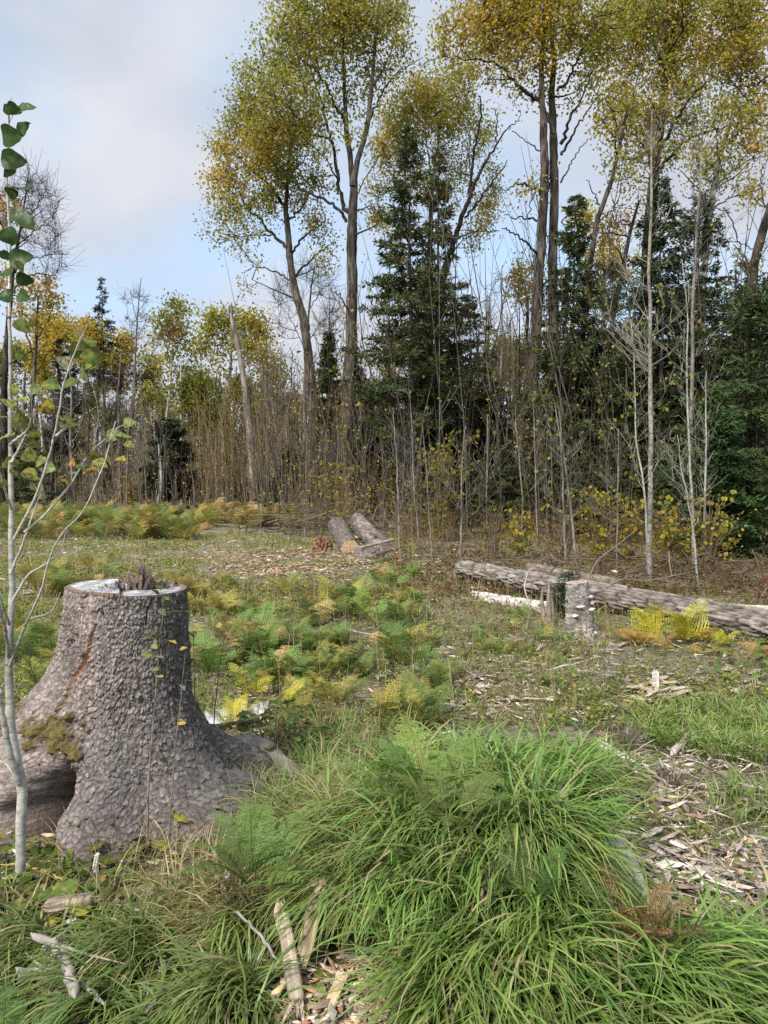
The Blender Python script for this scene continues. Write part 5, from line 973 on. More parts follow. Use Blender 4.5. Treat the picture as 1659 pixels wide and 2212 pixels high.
# ------------------------------------------------------------------ grass
def blades(bag, C, head, L_, Wd, phi0, phi1, col, seg=6, droop=None):
    n = len(C); L_ = np.broadcast_to(L_, n); st = L_ / seg; t_ = np.arange(seg) / (seg - 1)
    phi = np.asarray(phi0)[:, None] + np.asarray(phi1)[:, None] * t_[None] ** 1.15
    hx = np.cos(head); hy = np.sin(head); r = np.concatenate([np.zeros((n, 1)), np.cumsum(np.sin(phi) * st[:, None], 1)], 1); z = np.concatenate([np.zeros((n, 1)), np.cumsum(np.cos(phi) * st[:, None], 1)], 1)
    wig = np.cumsum(rng.normal(0, .022, (n, seg + 1)), 1) * L_[:, None] * .5
    P = np.stack([C[:, :1] + r * hx[:, None] - wig * hy[:, None], C[:, 1:2] + r * hy[:, None] + wig * hx[:, None], C[:, 2:3] + z], -1)
    gz = h(P[..., 0], P[..., 1]) + .008; P[..., 2] = np.maximum(P[..., 2], gz)
    wv = np.array([.55, .9, 1, .95, .8, .5, 0.06])[:seg + 1] if seg == 6 else np.linspace(1, .1, seg + 1)
    tw = rng.normal(0, .5, n)[:, None] + head[:, None] + np.pi / 2
    S = np.stack([np.cos(tw), np.sin(tw), 0 * tw + rng.normal(0, .25, (n, 1))], -1); hw = (np.broadcast_to(Wd, n)[:, None] * .5 * wv)[..., None]
    V = np.stack([P - S * hw, P + S * hw], 2)
    i = np.arange(n * (seg + 1) * 2).reshape(n, seg + 1, 2); q = np.stack([i[:, :-1, 0], i[:, :-1, 1], i[:, 1:, 1], i[:, 1:, 0]], -1).reshape(-1, 4)
    tip = np.linspace(0, 1, seg + 1)[None, :, None, None]
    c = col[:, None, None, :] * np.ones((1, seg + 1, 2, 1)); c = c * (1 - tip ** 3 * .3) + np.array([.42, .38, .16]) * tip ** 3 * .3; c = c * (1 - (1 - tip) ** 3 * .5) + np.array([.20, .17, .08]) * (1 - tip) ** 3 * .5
    bag.add(V.reshape(-1, 3), q, c.reshape(-1, 3))
def in_shape(n, shp):
    """sample picture positions within an ellipse (cx,cy,rx,ry) or polygon box (x0,x1,y0,y1)"""
    if shp[0] == 'e': a = rng.uniform(0, 2 * np.pi, n); r = np.sqrt(rng.random(n)) * (1 + .12 * np.sin(3 * a + shp[1])); return shp[1] + np.cos(a) * r * shp[3], shp[2] + np.sin(a) * r * shp[4]
    return rng.uniform(shp[1], shp[2], n), rng.uniform(shp[3], shp[4], n)
def grass(name, shp, ntuft, per, L_, Wd, cols, head=None, hs=1.2, bend=(.9, 1.7), rad=.07, label=None):
    px, py = in_shape(ntuft, shp); c0 = G(px, py)
    ok = (np.hypot(c0[:, 0] - cx, c0[:, 1] - cy) > .42) & ~((px > 560) & (px < 930) & (py > 2030)) & ~((px > 1265) & (px < 1450) & (py > 1800) & (py < 2110)); c0 = c0[ok]; m_ = len(c0)
    B = Bag(); n = m_ * per; ii = np.repeat(np.arange(m_), per)
    a = rng.uniform(0, 2 * np.pi, n); rr = rad * np.sqrt(rng.random(n)); C = c0[ii].copy(); C[:, 0] += rr * np.cos(a); C[:, 1] += rr * np.sin(a); C[:, 2] = h(C[:, 0], C[:, 1]) - .01
    hd = a + rng.normal(0, .5, n)
    if head is not None:
        hh = head(c0) + rng.normal(0, .35, m_); hh = hh[ii] + rng.normal(0, hs * .5, n); mixm = rng.random(n) < .72; hd = np.where(mixm, hh, hd)
    Ls = L_ * (rng.uniform(.75, 1.2, m_))[ii] * rng.uniform(.45, 1.15, n); tc_ = palette(cols, m_, .12)[ii] * (1 + rng.normal(0, .15, (n, 1)))
    dry = rng.random(n) < .08; tc_[dry] = np.array([.44, .36, .20]) * rng.uniform(.6, 1.1, (dry.sum(), 1))
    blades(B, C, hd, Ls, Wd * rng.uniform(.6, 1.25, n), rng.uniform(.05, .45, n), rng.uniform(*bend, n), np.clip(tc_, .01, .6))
    o = B.part(name, M_grass, None, smooth=True); o['kind'] = 'stuff'; return o
LG = [(.125, .26, .045), (.16, .30, .055), (.095, .21, .04), (.21, .32, .07)]
OG = [(.20, .215, .06), (.26, .235, .08), (.15, .18, .05), (.33, .27, .12)]
DG = [(.42, .35, .19), (.34, .27, .14), (.26, .22, .09)]
BG = [(.16, .25, .10), (.13, .21, .08)]
hd_main = lambda c: -1.35 + .9 * np.clip((c[:, 0] - .45) * 1.4, -1.2, 1) + .5 * fbm(c[:, 0] * 1.2, c[:, 1] * 1.2 + 4, 2)
hd_left = lambda c: -1.9 + .9 * fbm(c[:, 0] * 1.4 + 9, c[:, 1] * 1.4, 2)
grass('grass_mound', ('e', 1000, 1990, 300, 290), 165, 54, .42, .0088, LG, head=hd_main, hs=.28, bend=(1.1, 2.0))
grass('grass_mound_back', ('e', 1090, 1720, 225, 100), 115, 42, .30, .0080, LG, head=hd_main, hs=.5, bend=(1.0, 1.9))
grass('grass_mound_left', ('e', 800, 1870, 130, 130), 70, 32, .36, .0075, LG + OG, head=hd_left, hs=.4, bend=(1.1, 2.))
grass('grass_corner', ('b', 1340, 1750, 2110, 2350), 80, 30, .36, .0100, LG, head=hd_main, hs=.5, bend=(1., 1.9))
grass('grass_bottom', ('b', 900, 1400, 2250, 2400), 60, 28, .34, .0100, LG, head=hd_main, hs=.5, bend=(1., 1.9))
grass('grass_right', ('e', 1600, 1590, 200, 55), 170, 20, .20, .0065, [(.17, .28, .05), (.14, .24, .045), (.2, .3, .06)])
grass('grass_right_low', ('e', 1640, 1740, 90, 60), 40, 16, .15, .006, [(.13, .22, .045)])
for nm, x_, y_, rx, ry, nt_, L_ in [('a', 300, 2095, 80, 40, 16, .30), ('b', 215, 2170, 60, 40, 8, .26), ('c', 520, 2200, 90, 40, 24, .30), ('d', 420, 2290, 200, 40, 18, .26), ('e', 560, 2040, 60, 40, 10, .26), ('f', 70, 2080, 60, 50, 8, .2)]:
    grass('grass_left_patch', ('e', x_, y_, rx, ry), nt_, 36, L_, .0075, [(.12, .20, .045), (.15, .23, .05), (.10, .17, .04)], head=hd_left, hs=.6, bend=(1.1, 2.1), rad=.05)
grass('grass_left_back', ('b', 380, 700, 1930, 2080), 55, 22, .27, .0055, OG + OG + DG, head=hd_left, bend=(.9, 1.9))
grass('grass_stump_edge', ('b', 590, 840, 1740, 1900), 100, 26, .30, .0055, OG + OG + DG + LG, head=hd_left, bend=(.9, 1.9))
grass('grass_behind_stump', ('b', 600, 900, 1580, 1740), 90, 22, .22, .005, OG + LG)
grass('grass_behind_stump_tan', ('b', 470, 640, 1700, 1780), 22, 18, .18, .004, DG + OG)
grass('grass_mid', ('e', 870, 1340, 60, 26), 60, 16, .16, .008, BG, bend=(.5, 1.2))
grass('grass_wisps', ('b', -20, 1680, 1290, 1580), 800, 9, .13, .005, OG + LG)
grass('grass_wisps_mid', ('b', 780, 1300, 1270, 1470), 300, 8, .14, .006, OG + LG)
grass('grass_wisps_far', ('b', -60, 900, 1165, 1290), 800, 7, .13, .009, OG + LG + DG)
grass('dry_grass_right', ('b', 1290, 1700, 1580, 2000), 80, 8, .14, .0045, DG + OG)
grass('dry_grass_foot', ('b', 160, 640, 1800, 2010), 60, 8, .28, .004, DG, bend=(.4, 1.7))
grass('grass_left_edge', ('b', -40, 200, 1930, 2200), 26, 14, .18, .0055, OG)
# named tufts
def tuft(label, px, py, per, L_, Wd, cols, bend=(.7, 1.4), rad=.04, name='grass_tuft', group=None):
    c0 = G(px, py); T = thing(name, label, 'grass tuft', c0, group); B = Bag(); a = rng.uniform(0, 2 * np.pi, per); rr = rad * rng.random(per); C = np.stack([c0[0] + rr * np.cos(a), c0[1] + rr * np.sin(a), np.full(per, c0[2] - .01)], 1)
    blades(B, C, a + rng.normal(0, .3, per), L_ * rng.uniform(.5, 1.1, per), Wd, rng.uniform(.05, .5, per), rng.uniform(*bend, per), palette(cols, per, .2)); B.part('blades', M_grass, T, smooth=True, kind='stuff')
tuft('small vivid green sedge tuft on the chips left of the birch bark scrap', 1180, 1482, 110, .15, .006, [(.10, .17, .02), (.14, .2, .03)])
tuft('dead grey-brown grass tuft at the top of the stick litter', 1352, 1620, 150, .17, .004, [(.15, .11, .09), (.22, .17, .14), (.1, .08, .07)], bend=(.2, .8), rad=.07, name='dead_grass_tuft')
tuft('dead grey-brown grass tuft by the dark twig, lower on the right', 1455, 1700, 90, .15, .004, [(.15, .11, .09), (.22, .17, .14)], bend=(.2, .9), rad=.05, name='dead_grass_tuft')
tuft('bushy dead brown fern tuft standing in the middle of the clearing', 890, 1520, 170, .20, .004, [(.26, .15, .08), (.2, .12, .07), (.3, .2, .11)], bend=(.2, .9), rad=.06, name='dead_fern_tuft')
tuft('tall dry reddish weed stalks behind the green grass, right of the big stump', 700, 1585, 60, .24, .004, [(.2, .10, .06), (.16, .09, .06)], bend=(.0, .5), rad=.07, name='dry_weed')
tuft('blue-green fine grass tuft left of the birch log', 1010, 1420, 70, .14, .004, OG)

# ------------------------------------------------------------------ ferns
def frond_mesh(name, npin=20, npl=9, wid=.30, col=((.13, .20, .045), (.10, .17, .04)), arch=.30, curl=0., seed=0):
    B = Bag(); t_ = np.linspace(0, 1, 14); cur = lambda t: np.stack([t - curl * t ** 3 * .3, .03 * np.sin(t * 3 + seed), arch * np.sin(t * 2.2) * .9 - arch * .55 * t ** 2.5], -1)
    V, F = tubes(cur(t_), np.linspace(.009, .002, 14), 4); B.add(V, F, (.17, .15, .05))
    for sgn in (-1, 1):
        ts = np.linspace(.16, .985, npin); c0 = cur(ts); ln = wid * np.minimum(1, (ts - .02) / .22) * (1 - ts) ** .78 * 1.1 + .008; ln *= 1 + rng.normal(0, .06, npin)
        tan = cur(ts + .01) - cur(ts - .01); tan /= np.linalg.norm(tan, axis=1, keepdims=True)
        side = np.cross(tan, [0, 0, 1.]) * sgn; side /= np.linalg.norm(side, axis=1, keepdims=True); up = np.cross(side, tan) * sgn
        pd = side * .92 + tan * .38 + up * rng.normal(-.10, .14, (npin, 1)); pd /= np.linalg.norm(pd, axis=1, keepdims=True)
        f = np.linspace(.06, 1, npl); Lp = ln[:, None] * np.ones((1, npl))
        P = c0[:, None] + pd[:, None] * (Lp * f)[..., None] - np.array([0, 0, 1.]) * (Lp * f ** 2 * .10)[..., None]
        pl = (.34 * ln[:, None] * (1 - f) ** .6 + .10 * ln[:, None] * (f > .9)); pl = np.minimum(pl, .62 * .83 / npin) * rng.uniform(.8, 1.15, pl.shape) + .003
        for s2 in (-1, 1):
            D = tan[:, None] * s2 * .85 + pd[:, None] * .55 + 0 * P; n = npin * npl
            V, F = kites(P.reshape(-1, 3), D.reshape(-1, 3), pl.reshape(-1) , (ln[:, None] / npl * .95 * np.ones((1, npl))).reshape(-1) + .003, Nrm=np.repeat(up, npl, 0) + rng.normal(0, .12, (n, 3)))
            B.add(V, F, np.repeat(palette(col, n, .12), 4, 0))
    V, F, C = B.get(); return make_mesh(name, V, F, M_fern, C)
FG = ((.14, .215, .055), (.175, .245, .06), (.115, .185, .05)); FY = ((.30, .28, .06), (.24, .26, .06), (.36, .29, .06)); FB = ((.38, .26, .11), (.31, .20, .09), (.42, .32, .12))
FR = {'g': [frond_mesh('frond', 21, 12, .30, FG, .26, seed=k) for k in range(4)], 'gl': [frond_mesh('frond', 15, 8, .34, FG, .24, seed=k) for k in range(4)],
      'yl': [frond_mesh('frond', 15, 8, .32, FY, .24, seed=k) for k in range(3)], 'bl': [frond_mesh('frond', 14, 7, .32, FB, .30, curl=.5, seed=k) for k in range(2)], 'Y': [frond_mesh('frond', 13, 6, .36, ((.46, .44, .04), (.52, .46, .05), (.40, .42, .05)), .30, seed=1)]}
GLM = [(0, 'below the near aspen'), (90, 'beside the aspen stem'), (170, 'left of the stump top'), (300, 'behind the stump splinters'), (410, 'just right of the stump top'), (500, 'above the golden-leaved twig'), (590, 'left of the bed middle'), (660, 'in the bed middle'), (740, 'below the piled logs'), (830, 'at the bed end'), (920, 'near the blue-green grass'), (1000, 'below the birch log'), (1120, 'beside the splintered spike'), (1250, 'right of the birch stump'), (1380, 'by the bright yellow ferns'), (1520, 'at the right edge')]
def fern(label, loc, L_, kinds, n=6, tilt=(.35, .9), group=None, tint=None, heads=None, name='fern'):
    if group:
        kinds = [kinds[int(rng.integers(0, len(kinds)))]] * 3 + list(kinds); px = float(proj(np.asarray(loc, float))[0]); lm_ = [t_ for x_, t_ in GLM if x_ <= px] or [GLM[0][1]]
        tone = {'g': 'green', 'gl': 'green', 'yl': 'yellowing', 'bl': 'browning', 'Y': 'bright yellow'}[kinds[0]]
        sz = 'small' if L_ < .27 else ('broad' if L_ < .6 else 'tall'); far = 'in the far bank' if loc[1] > 15.5 else ('in the back row' if loc[1] > 8 else ('in mid clearing' if loc[1] > 5.4 else 'in the near clearing'))
        label = '%s %s fern %s, %s' % (sz, tone, far, lm_[-1]); group = 'ferns of the far bank' if loc[1] > 15.5 else 'ferns growing across the clearing'
    T = thing(name, label, 'fern', loc, group); T.rotation_euler[2] = 0
    a0 = rng.uniform(0, 6.28)
    for k in range(n):
        kd = kinds[int(rng.integers(0, len(kinds)))]; me = FR[kd][int(rng.integers(0, len(FR[kd])))]
        a = a0 + k * 2 * math.pi / n + rng.normal(0, .25) if heads is None else heads[k % len(heads)] + rng.normal(0, .05); tl = rng.uniform(*tilt)
        o = link('frond', me, T, (0.02 * math.cos(a), .02 * math.sin(a), 0), (rng.normal(0, .2), -tl, a), L_ * rng.uniform(.75, 1.15))
        v = rng.uniform(.8, 1.25); tt_ = tint or (1, 1, 1); o.color = (v * tt_[0] * rng.uniform(.9, 1.15), v * tt_[1], v * tt_[2], 1)
    return T
fern('large light green fern rising at the back of the grass mound', G(925, 1810) + [0, 0, .14], .36, ['g'], 9, (.15, .75), tint=(1.1, 1.15, 1.05))
fern('smaller fern below the large one on the grass mound', G(975, 1960) + [0, 0, .26], .24, ['g'], 5, (.4, .9))
fern('light green fern with arching fronds between the big stump and the grass', G(545, 1990) + [0, 0, .13], .30, ['g'], 8, (.2, .8), tint=(.85, .92, .85))
fern('dark green fern in the lower left corner', G(0, 2330) + [0, 0, .0], .25, ['g'], 7, (.3, .8), tint=(.55, .7, .7))
fern('half-browned fern beside the rotten plank in the lower right', G(1390, 2110) + [0, 0, .04], .28, ['g', 'bl', 'bl'], 7, (.5, 1.), tint=(.9, .8, .9))
fern('small green fern buried in the grass of the lower right mound', G(1150, 2080) + [0, 0, .16], .22, ['g'], 5, (.4, .9), tint=(.7, .8, .8))
fern('bright yellow fern with upright fronds in front of the long log, larger', G(1480, 1392), .40, ['Y'], 6, (.6, 1.25))
fern('bright yellow fern left of the larger one before the long log', G(1410, 1382), .36, ['Y'], 5, (.6, 1.25), tint=(.95, 1, 1))
fern('small bright yellow fern rightmost before the long log', G(1556, 1398), .22, ['Y'], 5, (.6, 1.2))
for k in range(8):
    fern('low orange-yellow fern in the patch under the long log', G(rng.uniform(1290, 1659), rng.uniform(1382, 1425)), rng.uniform(.16, .28), ['yl', 'bl', 'yl', 'Y'], 6, (.2, .7), group='orange-yellow ferns under the long log', tint=(1.25, 1.0, .9))
for k in range(9):
    fern('small yellow-green fern among the chips left of the birch stump', G(rng.uniform(1010, 1180), rng.uniform(1340, 1440)), rng.uniform(.14, .22), ['yl', 'gl'], 5, (.3, 1.), group='small ferns near the birch stump')
for k in range(54):   # green bed behind the big stump
    px = rng.uniform(400, 900); py = rng.uniform(1285, 1500) - .15 * abs(px - 620)
    fern('lush green fern in the bed right of the big stump top', G(px, py), rng.uniform(.22, .42), ['gl', 'gl', 'gl', 'yl', 'gl', 'bl'], 7, (.25, .95), group='green ferns behind the big stump', tint=(1.05, 1.15, 1.05))
for k in range(16):
    fern('green-yellow fern left of the big stump', G(rng.uniform(-20, 175), rng.uniform(1330, 1520)), rng.uniform(.26, .40), ['gl', 'yl'], 6, (.35, 1.), group='ferns left of the big stump')
for k in range(14):
    fern('yellowing fern just behind the big stump top', G(rng.uniform(330, 500), rng.uniform(1270, 1330)), rng.uniform(.26, .38), ['yl', 'yl', 'bl'], 6, (.3, .9), group='yellowing ferns behind the stump top')
for k in range(14):
    fern('yellowing fern far behind the left of the big stump', G(rng.uniform(60, 260), rng.uniform(1230, 1310)), rng.uniform(.30, .45), ['yl', 'gl', 'bl'], 6, (.3, .9), group='scattered ferns left')
for k in range(135):   # the far bank
    px = rng.uniform(-40, 640); Y = rng.uniform(16, 25) if px < 430 else rng.uniform(18.5, 25)
    kinds = ['gl', 'gl', 'gl', 'yl', 'yl', 'bl'] if px < 420 else ['yl', 'bl', 'bl', 'yl']
    fern('yellow-green fern in the far bank before the left wood' if px < 420 else 'rusty fern in the far bank left of the piled logs', onground(px, Y), rng.uniform(.5, .85), kinds, 7, (.3, 1.0), group='ferns of the far bank')
fern('round green fern clump standing out before the far bank', onground(330, 17.), 0.85, ['gl', 'gl', 'yl'], 10, (.3, 1.1)); fern('tall golden-brown fern at the right end of the far bank', onground(612, 19.5), .8, ['bl', 'yl'], 8, (.6, 1.2))
for k in range(24):
    fern('small light fern in the middle of the clearing', G(rng.uniform(640, 960), rng.uniform(1400, 1580)), rng.uniform(.2, .32), ['gl', 'gl', 'yl'], 6, (.4, 1.1), group='light ferns mid clearing')
for k in range(8):
    fern('small yellow-green fern right of the big stump foot', G(rng.uniform(500, 720), rng.uniform(1480, 1580)), rng.uniform(.14, .24), ['gl', 'yl', 'Y'], 5, (.5, 1.1), group='small ferns by the big stump')

# ------------------------------------------------------------------ low leafy ground cover
def cover(name, shp, n, sz, cols, hgt=.06, leafper=7, rnd=True, mat=None):
    px, py = in_shape(n, shp); c0 = G(px, py); ok = np.hypot(c0[:, 0] - cx, c0[:, 1] - cy) > .45; c0 = c0[ok]; n = len(c0)
    qx, qy = proj(c0); keep = (fbm(c0[:, 0] * 1.6 + 3, c0[:, 1] * 1.6, 3) + rng.normal(0, .15, n) > (-.16 if 'mid' in name or 'far' in name else -.28)) & ~((qx > 430) & (qx < 800) & (qy > 1185) & (qy < 1262) & (rng.random(n) < .85)); c0 = c0[keep]; n = len(c0)
    ii = np.repeat(np.arange(n), leafper); k = len(ii); sc_ = np.maximum(1, c0[ii, 1] / 9.) ** .6
    C = c0[ii] + rng.normal(0, 1, (k, 3)) * np.array([sz * 1.3, sz * 1.3, 0]) * sc_[:, None]; C[:, 2] = h(C[:, 0], C[:, 1]) + hgt * rng.random(k)
    D = rdir(k) + [0, -.1, .1]; Nn = np.tile([0., 0, 1.], (k, 1)) + rng.normal(0, .5, (k, 3))
    cc_ = palette(cols, n, .15)[ii] * (1 + rng.normal(0, .15, (k, 1)))
    far_ = 'far' in name or 'edge' in name; V, F = (kites(C, D * [1, 1, .4], 1.15 * sz * rng.uniform(.6, 1.3, k) * sc_, sz * sc_, Nn) if far_ else roundleaf(C, D * [1, 1, .4], sz * rng.uniform(.6, 1.3, k) * sc_, Nn))
    o = part(name, V, F, mat or M_leaf, None, col=np.repeat(np.clip(cc_, .01, .6), 4 if far_ else 6, 0)); o['kind'] = 'stuff'
LC = [(.16, .24, .055), (.21, .27, .065), (.26, .28, .08)]; LY = [(.33, .32, .09), (.25, .27, .07), (.38, .32, .10)]
cover('ground_cover_mid', ('b', -40, 1700, 1290, 1580), 5200, .020, LC + LY, .08)
cover('ground_cover_far', ('b', -60, 900, 1150, 1330), 6500, .030, LY + LC, .07)
cover('ground_cover_right', ('b', 1250, 1700, 1560, 2212), 300, .022, LC, .05)
cover('ground_cover_left', ('b', -40, 620, 1830, 2260), 420, .028, LC, .06)
cover('fallen_leaves', ('b', -40, 1700, 1150, 2250), 900, .028, [(.34, .22, .08), (.42, .3, .08), (.25, .16, .09), (.38, .33, .25)], .012, 2)
cover('ground_cover_edge', ('b', 640, 1700, 1215, 1330), 900, .028, [(.14, .13, .05), (.2, .16, .06), (.22, .12, .06)], .1)

# ------------------------------------------------------------------ chips, bark and splinters on the ground
def chips(name, shp, n, L_, cols, asp=(.12, .35), fl=.35, jitter_z=.012, hvar=.02):
    px, py = in_shape(n, shp); c0 = G(px, py); ok = np.hypot(c0[:, 0] - cx, c0[:, 1] - cy) > .40; c0 = c0[ok]; n = len(c0)
    keep = (fbm(c0[:, 0] * 2.2 + 13, c0[:, 1] * 2.2, 3) + rng.normal(0, .25, n)) > -.15; c0 = c0[keep]; n = len(c0)
    ln = L_ * np.minimum(rng.lognormal(-.1, .5, n), 2.2); a = rng.uniform(0, np.pi, n) ; el = rng.normal(0, .16, n); D = np.stack([np.cos(a) * np.cos(el), np.sin(a) * np.cos(el), np.sin(el)], 1)
    S = np.stack([-np.sin(a), np.cos(a), rng.normal(0, .3, n)], 1); S /= np.linalg.norm(S, axis=1, keepdims=True); U = np.cross(D, S); wd = (ln * rng.uniform(*asp, n))[:, None]; tk = wd * fl; l2 = ln[:, None] * .5
    c = c0 + [0, 0, 1] * (np.abs(rng.normal(0, hvar, n)) + tk[:, 0])[:, None]
    q1 = rng.uniform(-.2, .2, (n, 1)); V = np.stack([c - D * l2, c + D * l2 * .9 + S * wd * .2, c + S * wd * .5 + D * l2 * q1, c - S * wd * .5 - D * l2 * q1, c + U * tk * .5 + D * l2 * .3, c - U * tk * .5, c - D * l2 * .75 + S * wd * .4], 1)
    T_ = np.array([[0, 6, 4], [6, 2, 4], [2, 1, 4], [1, 3, 4], [3, 0, 4], [6, 0, 5], [2, 6, 5], [1, 2, 5], [3, 1, 5], [0, 3, 5]])
    F = (np.arange(n)[:, None, None] * 7 + T_[None]).reshape(-1, 3)
    o = part(name, V.reshape(-1, 3), F, M_chip, None, col=np.repeat(palette(cols, n, .18), 7, 0)); o['kind'] = 'stuff'
CP = [(.48, .42, .34), (.36, .31, .25), (.56, .50, .42), (.25, .20, .16), (.42, .30, .20)]; CG = [(.33, .29, .25), (.25, .21, .18), (.42, .38, .33), (.16, .13, .11)]
CR = [(.40, .22, .13), (.48, .31, .20), (.33, .18, .11), (.5, .38, .28)]; CD = [(.10, .08, .065), (.16, .125, .1), (.22, .17, .13)]
chips('wood_chips_band', ('b', 800, 1700, 1340, 1560), 5000, .055, CP + CG)
chips('wood_chips_mid', ('b', -40, 1000, 1300, 1600), 2400, .05, CG + CP)
chips('wood_chips_far', ('b', -80, 1050, 1165, 1300), 5200, .085, CG + CP + CD)
chips('red_wood_chips', ('e', 600, 1214, 190, 30), 3200, .07, CR + [(.42, .33, .25)])
chips('red_wood_chips_log', ('e', 700, 1235, 110, 22), 500, .07, CR + CP)
chips('stick_litter_right', ('b', 1290, 1720, 1590, 2010), 3800, .07, CG + CP + CD, (.05, .18), .5)
chips('wood_chips_corner', ('b', 1380, 1720, 1830, 1940), 500, .06, CP)
chips('wood_chips_front', ('e', 740, 2200, 150, 110), 2200, .035, CR + CP + [(.6, .48, .33)])
chips('litter_left_front', ('b', -60, 640, 1800, 2260), 2000, .035, CG + CD + CP)
chips('forest_litter_front', ('b', -100, 1760, 1560, 2300), 5000, .035, CD + CG, (.05, .3))
chips('forest_litter', ('b', -100, 1760, 1240, 1560), 6000, .05, CD + CG, (.05, .25))
chips('forest_litter_edge', ('b', 600, 1800, 1125, 1290), 7000, .10, CD + [(.13, .08, .05), (.18, .11, .07)], (.04, .2))
cover('edge_dead_leaves', ('b', 860, 1760, 1150, 1290), 2600, .035, [(.20, .12, .06), (.14, .09, .05), (.26, .18, .08), (.14, .14, .05)], .12)

# larger sticks one can pick out
def stick(label, pts, r0, r1, col, lift=.02, name='stick', group=None, k=8, fork=0, rough=.004):
    P = np.array([G(a, b_) for a, b_ in pts]); P[:, 2] += lift + r0; Q = resample(np.c_[P, np.linspace(r0, r1, len(P))], 14); Q[1:-1, :3] += rng.normal(0, rough, (12, 3)); Q[:, 3] *= 1 + rng.normal(0, .1, 14); Q[0, 3] *= .12; Q[-1, 3] *= .12; Q[1, 3] *= .8; Q[-2, 3] *= .8
    T = thing(name, label, 'stick', P[len(P) // 2] - [0, 0, r0], group); V, F = tubes(Q[:, :3], Q[:, 3], k)
    part('stem', V, F, M_rot, T, col=np.tile(col, (len(V), 1)), smooth=True)
    for f in range(fork):
        j = rng.integers(3, 11); a = Q[j, :3]; d = (Q[j + 1, :3] - a); d /= np.linalg.norm(d); d = d + np.array([rng.normal(0, .6), rng.normal(0, .6), .25]); l_ = rng.uniform(.06, .2)
        V, F = tubes([a, a + d * l_ * .5, a + d * l_ + [0, 0, .01]], [Q[j, 3] * .6, Q[j, 3] * .4, .001], 5); part('side_twig', V, F, M_rot, T, col=np.tile(col, (len(V), 1)), smooth=True)
    return T
gr = (.40, .36, .31); dk = (.11, .09, .08); tn = (.46, .36, .26)
stick('long pale grey stick slanting down at the left of the litter patch', [(1285, 1605), (1340, 1640), (1410, 1680), (1440, 1710)], .011, .007, gr, fork=1)
stick('thick pale stick below it, half buried', [(1290, 1618), (1340, 1650), (1405, 1672)], .014, .010, (.5, .46, .4))
stick('bent pale stick curving to the right in the litter', [(1362, 1718), (1400, 1738), (1450, 1748), (1530, 1746)], .009, .006, tn, fork=1)
stick('short split grey stick under the broken bark slab', [(1448, 1648), (1475, 1620), (1500, 1592)], .018, .022, (.45, .38, .34))
stick('pale stick beside the bark slab pointing right', [(1520, 1632), (1580, 1640), (1620, 1640)], .008, .006, (.5, .45, .35))
stick('grey stick at the far right of the litter', [(1560, 1700), (1610, 1712), (1665, 1722)], .010, .008, gr)
stick('weathered stick pair leftmost in the litter centre', [(1415, 1778), (1470, 1790), (1540, 1770)], .008, .005, (.33, .28, .24), fork=2)
stick('thin stick crossing the chips below the small sedge tuft', [(1045, 1524), (1120, 1518), (1220, 1518)], .008, .006, (.36, .3, .22), fork=1)
stick('crooked grey root lying beyond the fern bed', [(745, 1368), (790, 1378), (822, 1382)], .010, .008, gr, lift=.03)
stick('pale long stick behind the birch bark scrap', [(1180, 1455), (1260, 1440), (1290, 1425)], .009, .006, (.5, .45, .38))
stick('pale forked stick right of the chip heap', [(1420, 1506), (1470, 1488), (1500, 1470)], .008, .005, gr, lift=.03, fork=1)
stick('thin stick crossing behind the chip heap', [(1400, 1470), (1450, 1500), (1500, 1520)], .006, .004, gr, lift=.05)
stick('bleached forked driftwood branch in the lower left corner', [(68, 2105), (120, 2130), (148, 2185), (165, 2260)], .010, .016, (.30, .27, .24), lift=.12, fork=2, k=10)
stick('bleached curving branch fork beside the driftwood in the lower left', [(148, 2185), (190, 2215), (228, 2260)], .010, .005, (.30, .27, .24), lift=.10)
stick('dark bowed dead branch among the grass in the bottom left', [(310, 2290), (350, 2225), (400, 2190), (450, 2180)], .006, .003, (.17, .14, .12), lift=.10)
stick('thin grey twig poking out of the grass near the bottom centre', [(508, 2115), (550, 2165), (600, 2240)], .004, .004, (.28, .25, .22), lift=.2)
stick('brown arching root in front of the stump hollow', [(40, 1870), (80, 1862), (130, 1872), (150, 1905)], .006, .004, (.2, .12, .08), lift=.08)
stick('yellowish bent weed stem at the left edge below the stump', [(-5, 1898), (50, 1900), (110, 1918), (145, 1945)], .005, .003, (.42, .30, .1), lift=.05)
for k in range(46):
    zx = [(1300, 1659, 1620, 1990), (900, 1640, 1400, 1540), (560, 900, 1200, 1290), (850, 1250, 1260, 1400)][k % 4]; a = rng.uniform(-.5, .5); px = rng.uniform(zx[0], zx[1]); py = rng.uniform(zx[2], zx[3]); l_ = rng.uniform(20, 60) * (1.4 if k % 4 == 0 else 1)
    stick(['weathered stick lying in the litter patch on the right', 'pale stick lying among the chips in front of the long log', 'pale stick lying on the bare ground left of the piled logs', 'grey stick lying in the weeds before the long log tip'][k % 4],
          [(px - l_ / 2, py - a * l_ / 2), (px, py + rng.normal(0, 2)), (px + l_ / 2, py + a * l_ / 2)], rng.uniform(.004, .010), rng.uniform(.003, .006), np.array([(.40, .36, .31), (.46, .36, .26), (.25, .2, .16)][k % 3]) * rng.uniform(.8, 1.1), group=['sticks in the litter patch', 'sticks among the chips', 'sticks near the piled logs', 'sticks before the log tip'][k % 4], fork=k % 2)
